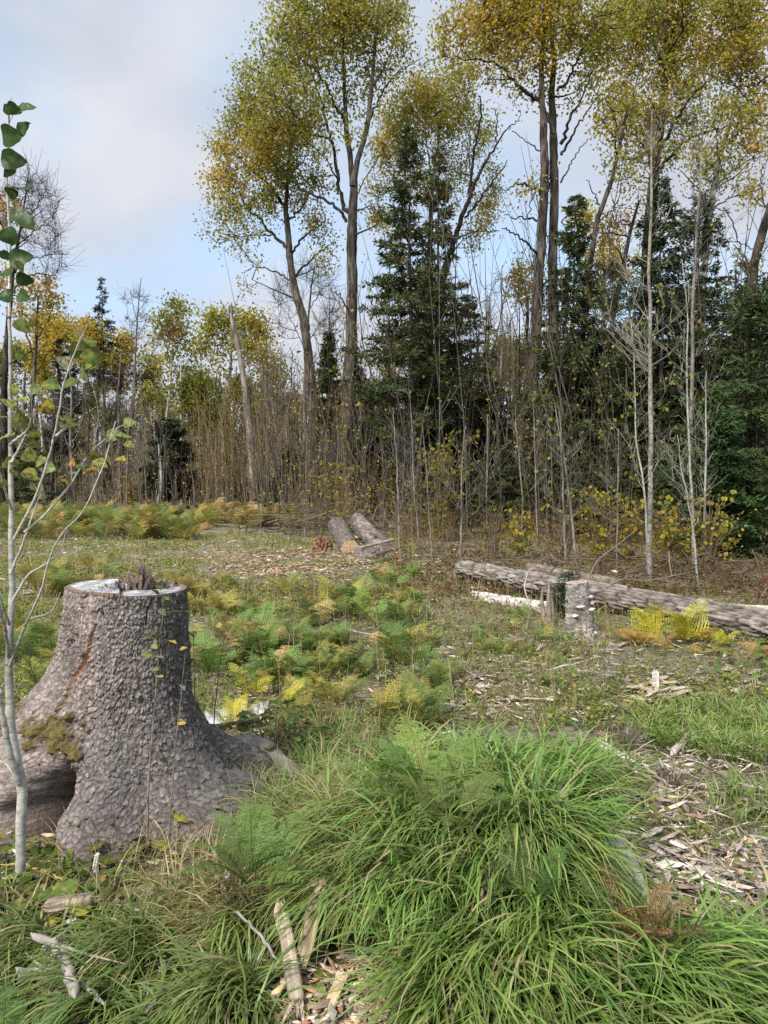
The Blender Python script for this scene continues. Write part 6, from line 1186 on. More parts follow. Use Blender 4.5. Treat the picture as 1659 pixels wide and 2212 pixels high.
# the dark leaning twigs on the right (standing, thin)
def twig(label, pts, Y0, Y1, r0, r1, col, name='dead_twig', fork=3):
    k = len(pts); P = np.array([W(a, b_, Y0 + (Y1 - Y0) * j / (k - 1)) for j, (a, b_) in enumerate(pts)]); Q = resample(np.c_[P, np.linspace(r0, r1, k)], 18); T = thing(name, label, 'twig', P[0]); V, F = tubes(Q[:, :3], Q[:, 3], 6); part('stem', V, F, M_twig, T, col=np.tile(col, (len(V), 1)), smooth=True)
    for f in range(fork):
        j = rng.integers(3, 16); a = Q[j, :3]; d = ringdir(1)[0] * .6 + [0, 0, .8]; l_ = rng.uniform(.04, .12); V, F = tubes([a, a + d * l_], [Q[j, 3] * .6, .0008], 4); part('side_twig', V, F, M_twig, T, col=np.tile(col, (len(V), 1)))
    return T
twig('thin dark dead twig arching over the litter to the right', [(1558, 1930), (1500, 1850), (1430, 1800), (1390, 1740), (1368, 1672), (1350, 1630)], 2.8, 3.1, .005, .002, (.06, .05, .045))
twig('short dark upright twig crossing the arching one', [(1478, 1895), (1462, 1830), (1440, 1770), (1400, 1700)], 2.85, 3.2, .0045, .0015, (.08, .065, .055))
twig('bare brown stems of a dead weed left of the birch stump', [(1135, 1400), (1140, 1340), (1150, 1280), (1140, 1235)], 6.9, 7.4, .005, .002, (.2, .15, .12), fork=8)
twig('pale looping bare branch sticking up at the splintered spike', [(1182, 1330), (1145, 1310), (1132, 1270), (1140, 1235)], 7.4, 7.6, .009, .006, (.38, .34, .3), fork=2)
twig('bare arching twig rising over the long log', [(1300, 1275), (1340, 1250), (1400, 1255), (1480, 1238)], 8., 8.3, .009, .004, (.22, .18, .15), fork=5)
twig('bare twig above the left of the long log', [(1265, 1262), (1290, 1210), (1330, 1180), (1375, 1145)], 8.4, 8.8, .010, .004, (.18, .15, .12), fork=5)

# ------------------------------------------------------------------ planks, bark scraps
def slab(label, A, Bp, wd, th_, col1, col2, name='wood_piece', cat='wood', jag=.25, roll=0., nv=26, group=None):
    A = np.array(A, float); Bp = np.array(Bp, float); ax = Bp - A; ln = np.linalg.norm(ax); ax /= ln; S = np.cross(ax, [0, 0, 1.]); S /= np.linalg.norm(S); U = np.cross(S, ax)
    S, U = S * math.cos(roll) + U * math.sin(roll), U * math.cos(roll) - S * math.sin(roll)
    nu_ = 22; th = np.linspace(0, 2 * np.pi, nu_, endpoint=False); s = np.linspace(0, 1, nv); ss, tt = np.meshgrid(s, th, indexing='ij'); off = rng.uniform(0, 99)
    k = np.minimum(1, np.minimum(ss * 12 + .5, (1 - ss) * 9 + .4)) * (1 + .25 * fbm(ss * 3 + off, tt * .5, 2)); gro = .10 * fbm(tt * 5 + off, ss * 1.2, 3)
    sq = 1 / np.maximum(np.abs(np.cos(tt)), np.abs(np.sin(tt))) ** .6
    s2 = ss * ln + (ss > .97) * jag * ln * (_T[(np.arange(nu_) * 7) % 256, 3] - .5)[None] + (ss < .03) * jag * .6 * ln * (_T[(np.arange(nu_) * 5) % 256, 9] - .5)[None]
    P = A + ax * s2[..., None] + S * (np.cos(tt) * wd * .5 * k * sq * (1 + gro))[..., None] + U * (np.sin(tt) * th_ * .5 * k * sq * (1 + gro * 2.5))[..., None]
    m_ = np.clip(fbm(tt * 5 + off, ss * 2, 3) + .5, 0, 1)[..., None]; c = np.array(col1) * (1 - m_) + np.array(col2) * m_
    i = np.arange(nv * nu_).reshape(nv, nu_); q = np.stack([i[:-1], np.roll(i[:-1], -1, 1), np.roll(i[1:], -1, 1), i[1:]], -1).reshape(-1, 4)
    V = P.reshape(-1, 3); cap = [np.arange(nu_)[::-1][None], (np.arange(nu_) + (nv - 1) * nu_)[None]]
    T = part(name, V, [q] + cap, M_rot, None, col=c.reshape(-1, 3)); o = T; ctr = V.mean(0); o.data.transform(Matrix.Translation(Vector(-ctr))); o.location = ctr
    return tag(o, label, cat, group)
def gz(px, py, dz): p_ = G(px, py); p_[2] += dz; return p_
slab('long weathered tan board standing in the grass at the bottom, left of its twin', gz(608, 2075, .17), gz(645, 2215, .05), .042, .02, (.30, .22, .15), (.62, .54, .44), jag=.3)
slab('short rotten board right of the long tan one at the bottom', gz(690, 2045, .20), gz(656, 2130, .08), .05, .02, (.24, .16, .09), (.45, .38, .28), jag=.3)
slab('pale wedge of split wood on the chips at the bottom', gz(742, 2150, .06), gz(708, 2215, .04), .035, .02, (.4, .28, .18), (.66, .52, .36))
slab('grey-white rotten plank slab at the right edge of the grass mound', gz(1318, 1900, .13), gz(1375, 2020, .08), .10, .05, (.25, .21, .18), (.66, .64, .60), jag=.25, nv=36)
slab('lower rotten plank half hidden by the brown fern', gz(1385, 2040, .10), gz(1435, 2130, .07), .065, .04, (.2, .15, .11), (.5, .46, .42), jag=.3)
slab('weathered pointed wood piece on the litter left of the bottom grass', gz(100, 2010, .08), gz(205, 1985, .07), .05, .035, (.20, .15, .11), (.46, .38, .30), jag=.35)
slab('small white painted-looking birch stick upright below the stump', gz(205, 1885, .0), gz(205, 1885, .0) + [.012, .0, .075], .020, .018, (.62, .62, .60), (.78, .78, .75), jag=.05)
slab('upright birch bark scrap standing among the chips', gz(1416, 1500, .0), gz(1414, 1500, 0) + [.01, .02, .15], .045, .012, (.36, .33, .30), (.60, .58, .55), name='birch_bark_scrap', jag=.2)
slab('mossy half-buried wood chunk below the big stump', gz(300, 1945, .03), gz(410, 1930, .03), .055, .04, (.20, .15, .11), (.42, .34, .28), jag=.3)
slab('reddish-brown rotten slab deep in the clearing chips', gz(820, 1362, .03), gz(862, 1352, .03), .07, .04, (.3, .2, .13), (.5, .38, .28))
slab('curved grey bark slab in the litter patch on the right', gz(1500, 1618, .05), gz(1570, 1608, .04), .08, .02, (.3, .25, .2), (.5, .45, .4), name='bark_slab')
for k in range(14):
    px, py = (rng.uniform(1330, 1450), rng.uniform(1490, 1525)); a = rng.normal(0, .5)
    slab('splintered wood piece in the chip heap before the long log', gz(px, py, .02 + .05 * rng.random()), gz(px + 45 * math.cos(a), py + 20 * math.sin(a), .03 + .06 * rng.random()), rng.uniform(.02, .05), .015, (.30, .22, .15), (.54, .46, .37), group='wood pieces of the chip heap', nv=12)
for k in range(26):
    px, py = (rng.uniform(860, 1650), rng.uniform(1395, 1500)); a = rng.normal(0, .6)
    slab('bleached wood piece on the chips before the long log', gz(px, py, .02), gz(px + 26 * math.cos(a), py + 12 * math.sin(a), .03), rng.uniform(.02, .045), .012, (.30, .25, .19), (.54, .49, .43), group='scattered wood pieces', nv=10)
for k in range(18):
    px, py = (rng.uniform(1330, 1650), rng.uniform(1640, 1960)); a = rng.normal(0, .8)
    slab('bleached wood splinter lying in the litter patch on the right', gz(px, py, .02), gz(px + 45 * math.cos(a), py + 30 * math.sin(a), .02), rng.uniform(.012, .03), .01, (.33, .27, .22), (.6, .55, .48), group='splinters in the litter patch', nv=10)
# curled sheets of white birch bark
def bark_sheet(label, c, w_, l_, curl, rot, col=(.56, .55, .53), group='curled white birch bark scraps'):
    n1_, n2_ = 14, 20; u, v = np.meshgrid(np.linspace(-.5, .5, n1_), np.linspace(-.5, .5, n2_), indexing='ij'); ang = u * curl
    R0 = w_ / max(curl, .3); off = rng.uniform(0, 50); ed = 1 + .25 * fbm(v * 5 + off, u * 3, 2)
    x = R0 * np.sin(ang * ed); z = R0 * (1 - np.cos(ang)) + .01 * fbm(u * 4 + off, v * 4, 2) + .005; y = v * l_ * (1 + .3 * fbm(u * 4 + off + 9, v * 0, 2))
    V0 = np.stack([x, y, z], -1).reshape(-1, 3); i = np.arange(n1_ * n2_).reshape(n1_, n2_); q = np.stack([i[:-1, :-1], i[1:, :-1], i[1:, 1:], i[:-1, 1:]], -1).reshape(-1, 4)
    # give it thickness
    V2 = V0 + [0, 0, .0022]; m_ = len(V0); bord = np.concatenate([i[0, :], i[1:, -1], i[-1, -2::-1], i[-2:0:-1, 0]]); nb_ = np.roll(bord, -1)
    F = [np.concatenate([q[:, ::-1], q + m_, np.stack([bord, nb_, nb_ + m_, bord + m_], 1)])]
    dark = np.clip(fbm(V0[:, 1] * 60, V0[:, 0] * 8, 2) * 5 - .4, 0, 1)[:, None]; c0 = np.array(col) * (1 - dark * .6); C = np.concatenate([c0, c0 * [.8, .72, .62]])
    o = part('birch_bark_scrap', np.concatenate([V0, V2]), F, M_chip, None, col=np.clip(C[np.r_[m_:2 * m_, 0:m_]], 0, .8)); o.location = c; o.rotation_euler = rot; return tag(o, label, 'bark', group)
for (px, py, w_, l_, lab) in [(505, 1572, .18, .30, 'white bark sheet lying right of the stump, larger one'), (548, 1556, .13, .22, 'white bark sheet beyond the larger one right of the stump'), (35, 1562, .10, .12, 'white bark sheet peeping out left of the stump'),
                      (95, 2110, .09, .10, 'crumpled white bark piece in the lower left, upper one'), (75, 2150, .08, .11, 'crumpled white bark piece in the lower left, lower one'), (118, 2170, .06, .08, 'small white curl beside the driftwood branch'),
                      (130, 1965, .04, .06, 'small white bark curl under the yellow weed stem'), (165, 2015, .04, .07, 'small white bark curl beside the pointed wood piece'), (185, 1975, .03, .04, 'tiny white curl above the pointed wood piece'), (1325, 1262, .05, .08, 'white scrap on the brush behind the long log')]:
    p_ = gz(px, py, .035); bark_sheet(lab, p_ + ([0, 0, .12] if px == 1325 else [0, 0, 0]), w_, l_, rng.uniform(1.2, 3.2), (rng.normal(.1, .25), rng.normal(0, .3), rng.uniform(0, 3)))

# brush pile by the logs
b0 = G(690, 1165); T = thing('brush_pile', 'tangled pile of dead branches left of the stacked logs at the wood edge', 'brush pile', b0); B = Bag(); n = 260
a = np.stack([rng.normal(0, 1.1, n) + b0[0] + .2, b0[1] + rng.normal(1.6, .9, n), rng.uniform(0, .75, n) * rng.random(n)], 1); d = rdir(n) * [1, 1, .35] * rng.uniform(.3, 1.3, (n, 1)); a[:, 2] += h(a[:, 0], a[:, 1])
V, F = tubes(np.stack([a - d * .5, a + rng.normal(0, .05, (n, 3)), a + d * .5], 1), rng.uniform(.004, .02, (n, 1)) * [[1, .8, .4]], 4); V[:, 2] = np.maximum(V[:, 2], h(V[:, 0], V[:, 1])); B.add(V, F, np.repeat(palette([(.08, .06, .05), (.12, .10, .085), (.2, .17, .14)], n), 12, 0)); B.part('branches', M_twig, T, kind='stuff')
b0 = G(1420, 1290); T = thing('brush_pile', 'low tangle of dead twigs behind the long log on the right', 'brush pile', b0); B = Bag(); n = 300
a = np.stack([rng.uniform(-2., 2.6, n) + b0[0], b0[1] + rng.normal(1.2, .5, n), rng.uniform(0, .35, n)], 1); d = rdir(n) * [1, 1, .5] * rng.uniform(.2, .8, (n, 1)); a[:, 2] += h(a[:, 0], a[:, 1])
V, F = tubes(np.stack([a - d * .5, a + rng.normal(0, .04, (n, 3)), a + d * .5], 1), rng.uniform(.003, .009, (n, 1)) * [[1, .8, .4]], 4); V[:, 2] = np.maximum(V[:, 2], h(V[:, 0], V[:, 1])); B.add(V, F, np.repeat(palette([(.07, .05, .04), (.11, .08, .06), (.16, .12, .09)], n), 12, 0)); B.part('branches', M_twig, T, kind='stuff')

# ------------------------------------------------------------------ near leaves
def leaf_mesh(name, kind='heart', col=(.12, .18, .04), spots=0., curl=.25, cup=.15, seed=0):
    """broad leaf of unit length along +X, base at the origin, slightly folded and curled"""
    m_, k_ = 13, 7; t_ = np.linspace(0, 1, m_)
    if kind == 'heart': wd = .50 * np.sin(np.pi * np.clip(t_, 0, 1) ** .62) ** .72 * (1 - .12 * t_); xb = -.10
    elif kind == 'lobed': wd = (.52 * np.sin(np.pi * t_ ** .7) ** .6) * (1 + .16 * np.sin(t_ * 22)); xb = -.08
    else: wd = .30 * np.sin(np.pi * t_ ** .8) ** .9; xb = 0
    wd = wd * (1 + .03 * np.sin(t_ * 60 + seed)); s = np.linspace(-1, 1, k_); ss, tt = np.meshgrid(s, t_, indexing='ij')
    x = tt + xb * np.abs(ss) * (1 - tt) ** 2 * 1.2; y = ss * wd[None]; z = cup * np.abs(ss) * wd[None] - curl * tt ** 2 + .03 * np.sin(tt * 9 + seed + ss * 3) * np.abs(ss) + .02 * np.sin(np.abs(ss) * 4 - tt * 22)
    V = np.stack([x, y, z], -1).reshape(-1, 3); i = np.arange(k_ * m_).reshape(k_, m_); q = np.stack([i[:-1, :-1], i[1:, :-1], i[1:, 1:], i[:-1, 1:]], -1).reshape(-1, 4)
    c = np.tile(np.array(col), (len(V), 1)); vein = np.exp(-(ss.ravel() / .12) ** 2)[:, None]; c = c * (1 + .35 * vein)
    if spots:
        f = fbm(V[:, 0] * 5 + seed * 7, V[:, 1] * 5, 3); k = np.clip((f + spots - .35) * 6, 0, 1)[:, None]; c = c * (1 - k) + np.array([.10, .055, .03]) * k; y_ = np.clip((f * -1 + spots - .25) * 3, 0, 1)[:, None]; c = c * (1 - y_ * .6) + np.array([.42, .32, .04]) * y_ * .6
    return make_mesh(name, V, q, M_nearleaf, np.clip(c, 0, .8), smooth=True)
def rot_from(d, roll): 
    q_ = Vector(d).to_track_quat('X', 'Z').to_matrix(); return (q_ @ Matrix.Rotation(roll, 3, 'X')).to_euler()
NL = {'dark': [leaf_mesh('leaf', 'heart', (.045, .085, .022), 0, .3, .2, k) for k in range(3)], 'mid': [leaf_mesh('leaf', 'heart', (.10, .16, .035), .12, .25, .15, k) for k in range(3)],
      'lt': [leaf_mesh('leaf', 'heart', (.18, .24, .06), .25, .2, .1, k) for k in range(3)], 'yel': [leaf_mesh('leaf', 'heart', (.42, .33, .04), .35, .25, .1, k) for k in range(2)], 'pale': [leaf_mesh('leaf', 'heart', (.24, .27, .17), .2, .2, .1, k) for k in range(2)],
      'round': [leaf_mesh('leaf', 'heart', (.15, .20, .05), .1, .1, .05, k) for k in range(2)], 'gold': [leaf_mesh('leaf', 'heart', (.50, .36, .08), .15, .15, .08, k) for k in range(2)], 'ora': [leaf_mesh('leaf', 'heart', (.50, .22, .06), .3, .3, .1, 1)],
      'broad': [leaf_mesh('leaf', 'lobed', (.10, .15, .035), .12, .15, .08, k) for k in range(3)], 'broady': [leaf_mesh('leaf', 'lobed', (.24, .26, .05), .25, .18, .08, k) for k in range(2)], 'lance': [leaf_mesh('leaf', 'lance', (.09, .16, .035), .0, .25, .12, k) for k in range(2)]}
def put_leaf(parent, P, d, kind, size, roll=0., stalk=True):
    loc = np.array(parent.location); me = NL[kind][int(rng.integers(0, len(NL[kind])))]
    d = np.array(d, float); o = link('leaf', me, parent, [float(v) for v in (np.array(P) - loc)], rot_from(d, roll), size); v = rng.uniform(.8, 1.2); o.color = (v, v * rng.uniform(.95, 1.05), v, 1); return o
# young aspen in the left foreground
YS_ = 2.62
base = np.array([float(W(42, 1850, YS_)[0]), YS_, 0]); base[2] = h(base[0], base[1])
T = thing('aspen_sapling', 'young aspen with smooth pale stem and drooping green leaves at the left edge', 'sapling', base)
def yline(pts, Y0, Y1, rr, k=8, n=26, mat=None, nm='branch'):
    m_ = len(pts); P = np.array([W(a, b_, Y0 + (Y1 - Y0) * j / (m_ - 1)) for j, (a, b_) in enumerate(pts)]); Q = resample(np.c_[P, np.interp(np.linspace(0, 1, m_), np.linspace(0, 1, len(rr)), rr)], n)
    Q[1:-1, :3] += rng.normal(0, .0012, (n - 2, 3)); V, F = tubes(Q[:, :3], Q[:, 3], k); part(nm, V, F, mat or M_aspen, T, smooth=True); return Q
st = yline([(44, 1880), (46, 1780), (50, 1700), (36, 1650), (22, 1560), (18, 1450), (26, 1300), (25, 1150), (24, 1000), (22, 880), (22, 800), (20, 640), (22, 500), (14, 400), (18, 320), (20, 250), (24, 212)], YS_, YS_ + .1, [.0175, .0175, .016, .011, .0085, .006, .0045, .003, .0015], 12, 60, nm='trunk')
yline([(40, 1690), (22, 1630), (8, 1560), (-8, 1480), (-30, 1400)], YS_, YS_ - .1, [.013, .011, .007])
yline([(20, 1420), (10, 1350), (-8, 1300)], YS_, YS_ - .15, [.007, .005]); yline([(40, 1690), (15, 1650), (-15, 1640)], YS_, YS_ + .1, [.006, .003])
brs = [[(20, 1440), (50, 1360), (84, 1290), (110, 1200), (128, 1150), (178, 1115), (225, 1000), (250, 910)], [(30, 1165), (75, 1080), (100, 1010), (118, 940), (135, 840), (160, 760), (188, 705), (195, 690)],
       [(52, 1150), (100, 1110), (150, 1050), (200, 970), (225, 950), (258, 920), (280, 915)], [(22, 1240), (50, 1175), (75, 1100), (90, 1060)], [(20, 1350), (-10, 1260), (-20, 1180)], [(26, 1300), (60, 1240), (100, 1220), (130, 1190), (146, 1140)],
       [(24, 1000), (50, 950), (66, 920)], [(25, 1100), (5, 1040), (-5, 990)], [(60, 1340), (110, 1325), (130, 1280)], [(22, 960), (60, 930), (70, 900)], [(118, 945), (140, 925), (160, 905)]]
BQ = [yline(p_, YS_, YS_ + rng.uniform(-.25, .25), [.0055, .004, .0028, .0016], 6, 22) for p_ in brs]
LV = [(30, 236, .030, 'dark', .7, -.3), (52, 232, .046, 'dark', .9, .35), (10, 238, .03, 'dark', -.4, -.5), (48, 278, .04, 'dark', .8, .5), (22, 293, .05, 'dark', .9, -.2), (30, 345, .05, 'dark', .7, .0), (14, 338, .03, 'dark', -.6, .3), (50, 403, .052, 'dark', 1., -.1), (22, 415, .03, 'dark', -.5, .2), (18, 370, .03, 'dark', -.8, -.6),
      (40, 462, .045, 'dark', .8, .2), (58, 480, .04, 'dark', .8, -.5), (14, 510, .045, 'dark', -.9, -.1), (46, 555, .052, 'dark', .6, .2), (46, 578, .034, 'mid', .4, -.6), (12, 590, .04, 'dark', -.6, -.5), (56, 605, .04, 'dark', .9, -.3), (50, 640, .034, 'dark', .8, -.5), (6, 550, .03, 'dark', -.8, .3), (10, 640, .034, 'dark', -.8, -.2),
      (50, 705, .040, 'mid', .9, -.6), (170, 715, .034, 'pale', .4, .5), (190, 738, .036, 'mid', -.6, .1), (196, 770, .044, 'mid', -.7, -.1), (165, 755, .05, 'mid', -.9, .1), (178, 808, .058, 'mid', .2, -.7), (195, 790, .046, 'mid', .7, .3), (138, 782, .034, 'pale', -.7, .2), (108, 830, .040, 'mid', -.9, .0), (150, 826, .044, 'mid', .9, .35), (48, 770, .030, 'mid', .8, -.6),
      (30, 840, .034, 'lt', .7, .1), (50, 862, .036, 'lt', .9, .0), (15, 870, .036, 'lt', -.8, .1), (56, 888, .030, 'yel', .8, -.1), (96, 882, .040, 'yel', -.9, -.2), (46, 885, .034, 'ora', .6, -.4), (48, 912, .046, 'mid', .7, -.3), (78, 935, .040, 'lt', .8, -.2), (12, 940, .038, 'lt', -.8, -.1), (76, 960, .028, 'mid', .8, -.2), (40, 960, .04, 'pale', .5, -.5),
      (150, 912, .044, 'mid', .9, -.1), (130, 900, .03, 'pale', .8, -.3), (60, 985, .040, 'lt', -.7, -.4), (88, 995, .034, 'lt', .7, .2), (68, 1025, .036, 'lt', .8, -.4), (20, 1000, .036, 'lt', -.8, -.3), (105, 1010, .034, 'mid', .9, -.1), (80, 1050, .030, 'pale', .8, -.5), (155, 1000, .026, 'ora', .6, -.6), (142, 1040, .024, 'yel', .8, -.3), (160, 1020, .024, 'pale', .7, .1),
      (200, 955, .034, 'lt', .8, .4), (232, 990, .042, 'mid', .1, -.8), (218, 1000, .030, 'lt', .7, -.3), (245, 940, .036, 'mid', .7, .1), (268, 940, .036, 'mid', .9, .1), (280, 912, .028, 'mid', .9, .2), (262, 990, .030, 'yel', .9, -.1), (190, 1015, .036, 'yel', -.8, -.1), (178, 1005, .028, 'lt', .7, .3), (130, 1030, .026, 'yel', -.7, -.2), (200, 985, .032, 'lt', -.9, .0),
      (90, 1065, .036, 'pale', .6, -.6), (280, 960, .024, 'lt', .9, -.2), (100, 870, .03, 'lt', .9, .0), (12, 900, .03, 'pale', -.7, .3), (36, 1025, .034, 'mid', .7, -.5), (4, 1045, .03, 'lt', -.7, .2), (75, 840, .03, 'mid', .8, .1)]
allQ = np.concatenate([st] + BQ)[:, :3]
for px, py, sz, kd, dx, dz in LV:
    P = W(px, py, YS_ + rng.uniform(-.03, .06)); j = np.argmin(np.sum((allQ - P) ** 2 * [1, .2, 1], 1)); a = allQ[j]; dirv = np.array([dx, rng.normal(-.2, .35), dz])
    tip = P - dirv / np.linalg.norm(dirv) * sz * .7; dl = tip - a; ln = np.linalg.norm(dl)
    if ln > .16: tip = a + dl * .16 / ln
    V, F = tubes([a, (a + tip) / 2 + [0, 0, .008], tip], [.0011, .0009, .0008], 4); part('leaf_stalk', V, F, M_twig, T, col=np.tile([.22, .20, .08], (len(V), 1)))
    put_leaf(T, tip, dirv, kd, 1.35 * sz * rng.uniform(.9, 1.15), rng.normal(0, .8) + (1.2 if kd in ('dark', 'mid') else .5))
# thin shoot with round green leaves in front of the stump
base = G(318, 1858); T = thing('aspen_shoot', 'thin upright shoot with round yellowing leaves in front of the big stump', 'sapling', base); Ya = base[1]
st = yline([(318, 1862), (320, 1700), (330, 1580), (338, 1480), (344, 1380), (352, 1330), (352, 1285)], Ya, Ya + .08, [.005, .004, .003, .0015], 6, 30, mat=M_grey, nm='stem')
for px, py, dx, kd in [(342, 1283, -.8, 'mid'), (355, 1290, .9, 'mid'), (345, 1318, .8, 'pale'), (350, 1340, -.7, 'round'), (347, 1372, -.9, 'round'), (368, 1384, .8, 'gold'), (326, 1370, -.8, 'round'), (330, 1392, .7, 'round'), (325, 1415, -.7, 'round'), (337, 1418, .8, 'pale'), (342, 1445, -.8, 'round'), (340, 1460, .7, 'gold'), (333, 1480, .9, 'round'), (335, 1510, -.4, 'round'), (398, 1320, .8, 'round'), (338, 1265, .9, 'mid')]:
    P = W(px, py, Ya + .03); j = np.argmin(np.sum((st[:, :3] - P) ** 2, 1)); V, F = tubes([st[j, :3], (st[j, :3] + P) / 2 + [0, 0, .004], P], [.001, .0008, .0006], 4); part('leaf_stalk', V, F, M_twig, T, col=np.tile([.2, .17, .08], (len(V), 1)))
    put_leaf(T, P, (dx, rng.normal(-.3, .3), rng.normal(-.1, .3)), kd, rng.uniform(.026, .038), rng.normal(0, .6))
for lab, pts, lv in [('spindly twig with golden round leaves right of the big stump', [(455, 1640), (462, 1560), (472, 1450), (480, 1400), (488, 1350)], [(478, 1350, 'gold'), (490, 1345, 'gold'), (484, 1372, 'gold'), (505, 1365, 'gold'), (495, 1385, 'ora'), (515, 1380, 'gold'), (508, 1395, 'ora'), (524, 1398, 'gold'), (480, 1398, 'gold')]),
                     ('spindly twig left of the golden-leaved one, hugging the stump', [(425, 1650), (422, 1560), (420, 1450), (418, 1370)], [(415, 1365, 'gold'), (420, 1375, 'round'), (428, 1400, 'gold'), (440, 1405, 'ora'), (418, 1430, 'round')]),
                     ('spindly bare weed with a few leaves against the right of the stump', [(362, 1850), (372, 1700), (380, 1600), (392, 1500), (400, 1400)], [(402, 1398, 'gold'), (392, 1480, 'pale'), (402, 1470, 'ora'), (385, 1560, 'gold')])]:
    b0 = G(pts[0][0], pts[0][1]) if pts[0][1] > 1700 else np.array([float(W(pts[0][0], pts[0][1], 3.7)[0]), 3.7, 0]); b0[2] = h(b0[0], b0[1]); Ya = b0[1] if pts[0][1] < 1700 else b0[1]
    T = thing('leafy_twig', lab, 'weed', b0); P0 = (float(proj(b0)[0]), float(proj(b0)[1]))
    st = yline([P0] + pts[1:], Ya, Ya, [.004, .003, .002, .001], 5, 22, mat=M_grey, nm='stem')
    for px, py, kd in lv:
        P = W(px, py, Ya); j = np.argmin(np.sum((st[:, :3] - P) ** 2, 1)); V, F = tubes([st[max(j - 1, 0), :3], P], [.001, .0006], 4); part('leaf_stalk', V, F, M_twig, T, col=np.tile([.2, .14, .08], (len(V), 1)))
        put_leaf(T, P, (rng.normal(0, .7), rng.normal(-.3, .3), rng.normal(.1, .4)), kd, rng.uniform(.026, .036), rng.normal(0, .6))
# broad-leaved plants around the stump foot
def broadplant(label, px, py, leaves, kind, size, spread=.09, hgt=.08, group='broad-leaved plants around the stump foot', name='broad_leaf_plant'):
    b0 = G(px, py); T = thing(name, label, 'plant', b0, group)
    for k in range(leaves):
        a = rng.uniform(0, 6.28); r = spread * rng.uniform(.3, 1); P = b0 + [r * math.cos(a), r * math.sin(a), hgt * rng.uniform(.4, 1.2)]
        V, F = tubes([b0 - [0, 0, .01], (b0 + P) / 2 + [0, 0, .02], P], [.002, .0017, .0015], 4); part('leaf_stalk', V, F, M_twig, T, col=np.tile([.2, .16, .08], (len(V), 1)))
        kd = kind[int(rng.integers(0, len(kind)))]; put_leaf(T, P, (math.cos(a), math.sin(a) - .3, rng.normal(.05, .2)), kd, size * rng.uniform(.7, 1.2), rng.normal(0, .35))
for lab, px, py, n_, kd, sz, sp, hg in [('large yellow-green leaf plant against the right root of the stump', 435, 1800, 4, ['broady', 'broad'], .085, .06, .12), ('drooping lobed leaves at the middle of the stump foot', 345, 1850, 5, ['broad', 'broady'], .08, .1, .08),
      ('green-leaved plant left of the middle of the stump foot', 240, 1850, 5, ['broad'], .065, .09, .08), ('round green leaf plant under the stump hollow', 95, 1895, 3, ['broad', 'mid'], .07, .06, .05), ('yellow-green broad leaves left of the bark curls', 170, 1990, 4, ['broad', 'broady'], .08, .08, .07),
      ('broad leaf plant at the left edge under the sapling', 30, 1990, 5, ['broad'], .075, .09, .10), ('leafy plant between the stump root and the light green fern', 480, 1850, 4, ['broad'], .06, .08, .07), ('small green plant beside the bottom boards', 672, 2165, 5, ['broad', 'mid'], .045, .04, .04),
      ('bright green sprig in the grass at the bottom centre', 880, 2180, 8, ['lt', 'mid'], .045, .05, .18), ('dark leafed plant in the bottom left grass', 420, 2120, 5, ['broad'], .05, .07, .06), ('green leaf plant in the grass beside the rotten plank', 1405, 2200, 3, ['broad'], .05, .05, .06)]:
    broadplant(lab, px, py, n_, kd, sz, sp, hg)
for lab, px, py, n_, sp, hg in [('dense bright green raspberry bush right of the white bark sheets', 590, 1640, 60, .17, .24), ('smaller green raspberry bush behind the grass mound edge', 660, 1620, 30, .12, .16), ('low green bush in front of the yellow ferns at the right', 1600, 1440, 26, .22, .14)]:
    broadplant(lab, px, py, n_, ['lance', 'broad', 'mid'], .05 if px < 1000 else .07, sp, hg, group='small leafy bushes', name='leafy_bush')
for k in range(26):
    px, py = [(rng.uniform(880, 1650), rng.uniform(1400, 1500)), (rng.uniform(560, 900), rng.uniform(1440, 1560)), (rng.uniform(1350, 1650), rng.uniform(1640, 1900))][k % 3]
    broadplant(['small green weed growing through the chips in front of the long log', 'small green weed in the clearing behind the grass mound', 'small green weed growing in the litter patch on the right'][k % 3], px, py, 7, ['lance', 'mid', 'lt'], .03 if k % 3 == 2 else .045, .06, .08, group='small weeds', name='weed')
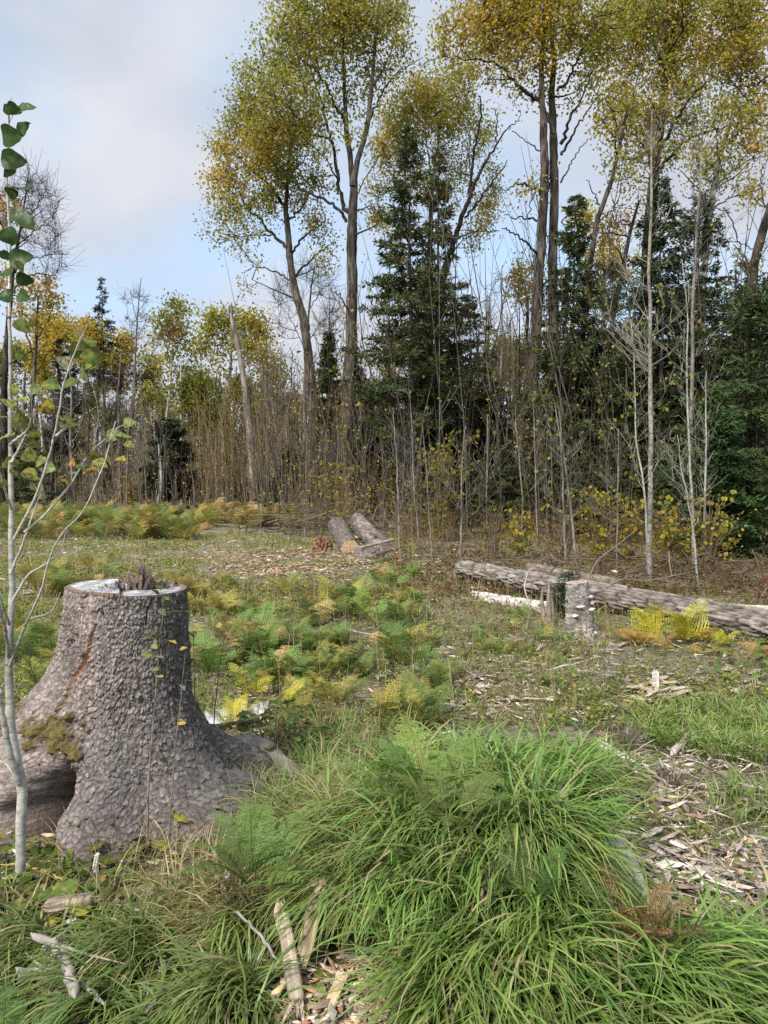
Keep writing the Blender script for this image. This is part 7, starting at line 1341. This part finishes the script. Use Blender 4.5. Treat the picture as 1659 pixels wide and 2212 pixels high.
# white asters
def aster(label, px, py, Y, n_):
    c0 = W(px, py, Y); b0 = np.array([c0[0] + .03, Y + .02, 0.]); b0[2] = h(b0[0], b0[1]); T = thing('white_aster', label, 'flower', b0, 'white asters in the grass')
    B = Bag()
    for k in range(n_):
        P = c0 + rng.normal(0, 1, 3) * [.028, .02, .028]; V, F = tubes([b0, b0 * .4 + P * .6 + rng.normal(0, .01, 3), P], [.0016, .0012, .0008], 4); B.add(V, F, (.14, .13, .06))
        nrm = rdir(1)[0] * .5 + [0, -.7, .5]; nrm /= np.linalg.norm(nrm); e1 = np.cross(nrm, [0, 0, 1.]); e1 /= np.linalg.norm(e1); e2 = np.cross(nrm, e1); m_ = 9; th = np.arange(m_) * 2 * np.pi / m_ + rng.random()
        D = np.cos(th)[:, None] * e1 + np.sin(th)[:, None] * e2; V, F = kites(P + D * .002, D + nrm * .15, rng.uniform(.009, .014, m_), .0045, np.tile(nrm, (m_, 1))); part('flower_head', V, F, M_nearleaf, T, col=np.tile([.74, .72, .72], (len(V), 1)))
        V, F = kites(P + D * .0, D + nrm, .0035, .003, np.tile(nrm, (m_, 1))); B.add(V, F, (.4, .26, .06))
    B.part('stems', M_twig, T)
for lab, px, py, Y, n_ in [('cluster of white asters just below the light green fern, upper one', 480, 1925, 2.45, 6), ('cluster of white asters just below the light green fern, lower one', 503, 1945, 2.42, 7), ('white asters in the grass left of the bottom boards', 408, 2060, 2.25, 6), ('white asters on the dead branch in the bottom left', 358, 2112, 2.15, 7), ('white asters at the very bottom left of the boards', 470, 2170, 2.1, 8), ('faded white asters near the bottom left twig', 318, 2150, 2.1, 4), ('small white asters above the boards in the grass', 425, 2022, 2.3, 4)]:
    aster(lab, px, py, Y, n_)
# say which is which where several things share a description: by their order from the left
bpy.context.view_layer.update()
ORD = ['leftmost', 'second', 'third', 'fourth', 'fifth', 'sixth', 'seventh', 'eighth', 'ninth', 'tenth', 'eleventh', 'twelfth', 'thirteenth', 'fourteenth', 'fifteenth', 'sixteenth', 'seventeenth', 'eighteenth', 'nineteenth', 'twentieth', 'twenty-first', 'twenty-second', 'twenty-third', 'twenty-fourth', 'twenty-fifth', 'twenty-sixth']
same = {}
for o in COL.objects:
    if o.parent is None and o.get('label'): same.setdefault(o['label'], []).append(o)
for lab, obs in same.items():
    if 1 < len(obs) <= len(ORD):
        obs.sort(key=lambda o: float(proj(np.array(o.location))[0]))
        for j, o in enumerate(obs):
            tail = ', leftmost of them' if j == 0 else (', rightmost of them' if j == len(obs) - 1 else ', %s from left' % ORD[j])
            if len((lab + tail).split()) <= 16: o['label'] = lab + tail
print('TRIANGLES', TRI[0], 'OBJECTS', len(bpy.data.objects))
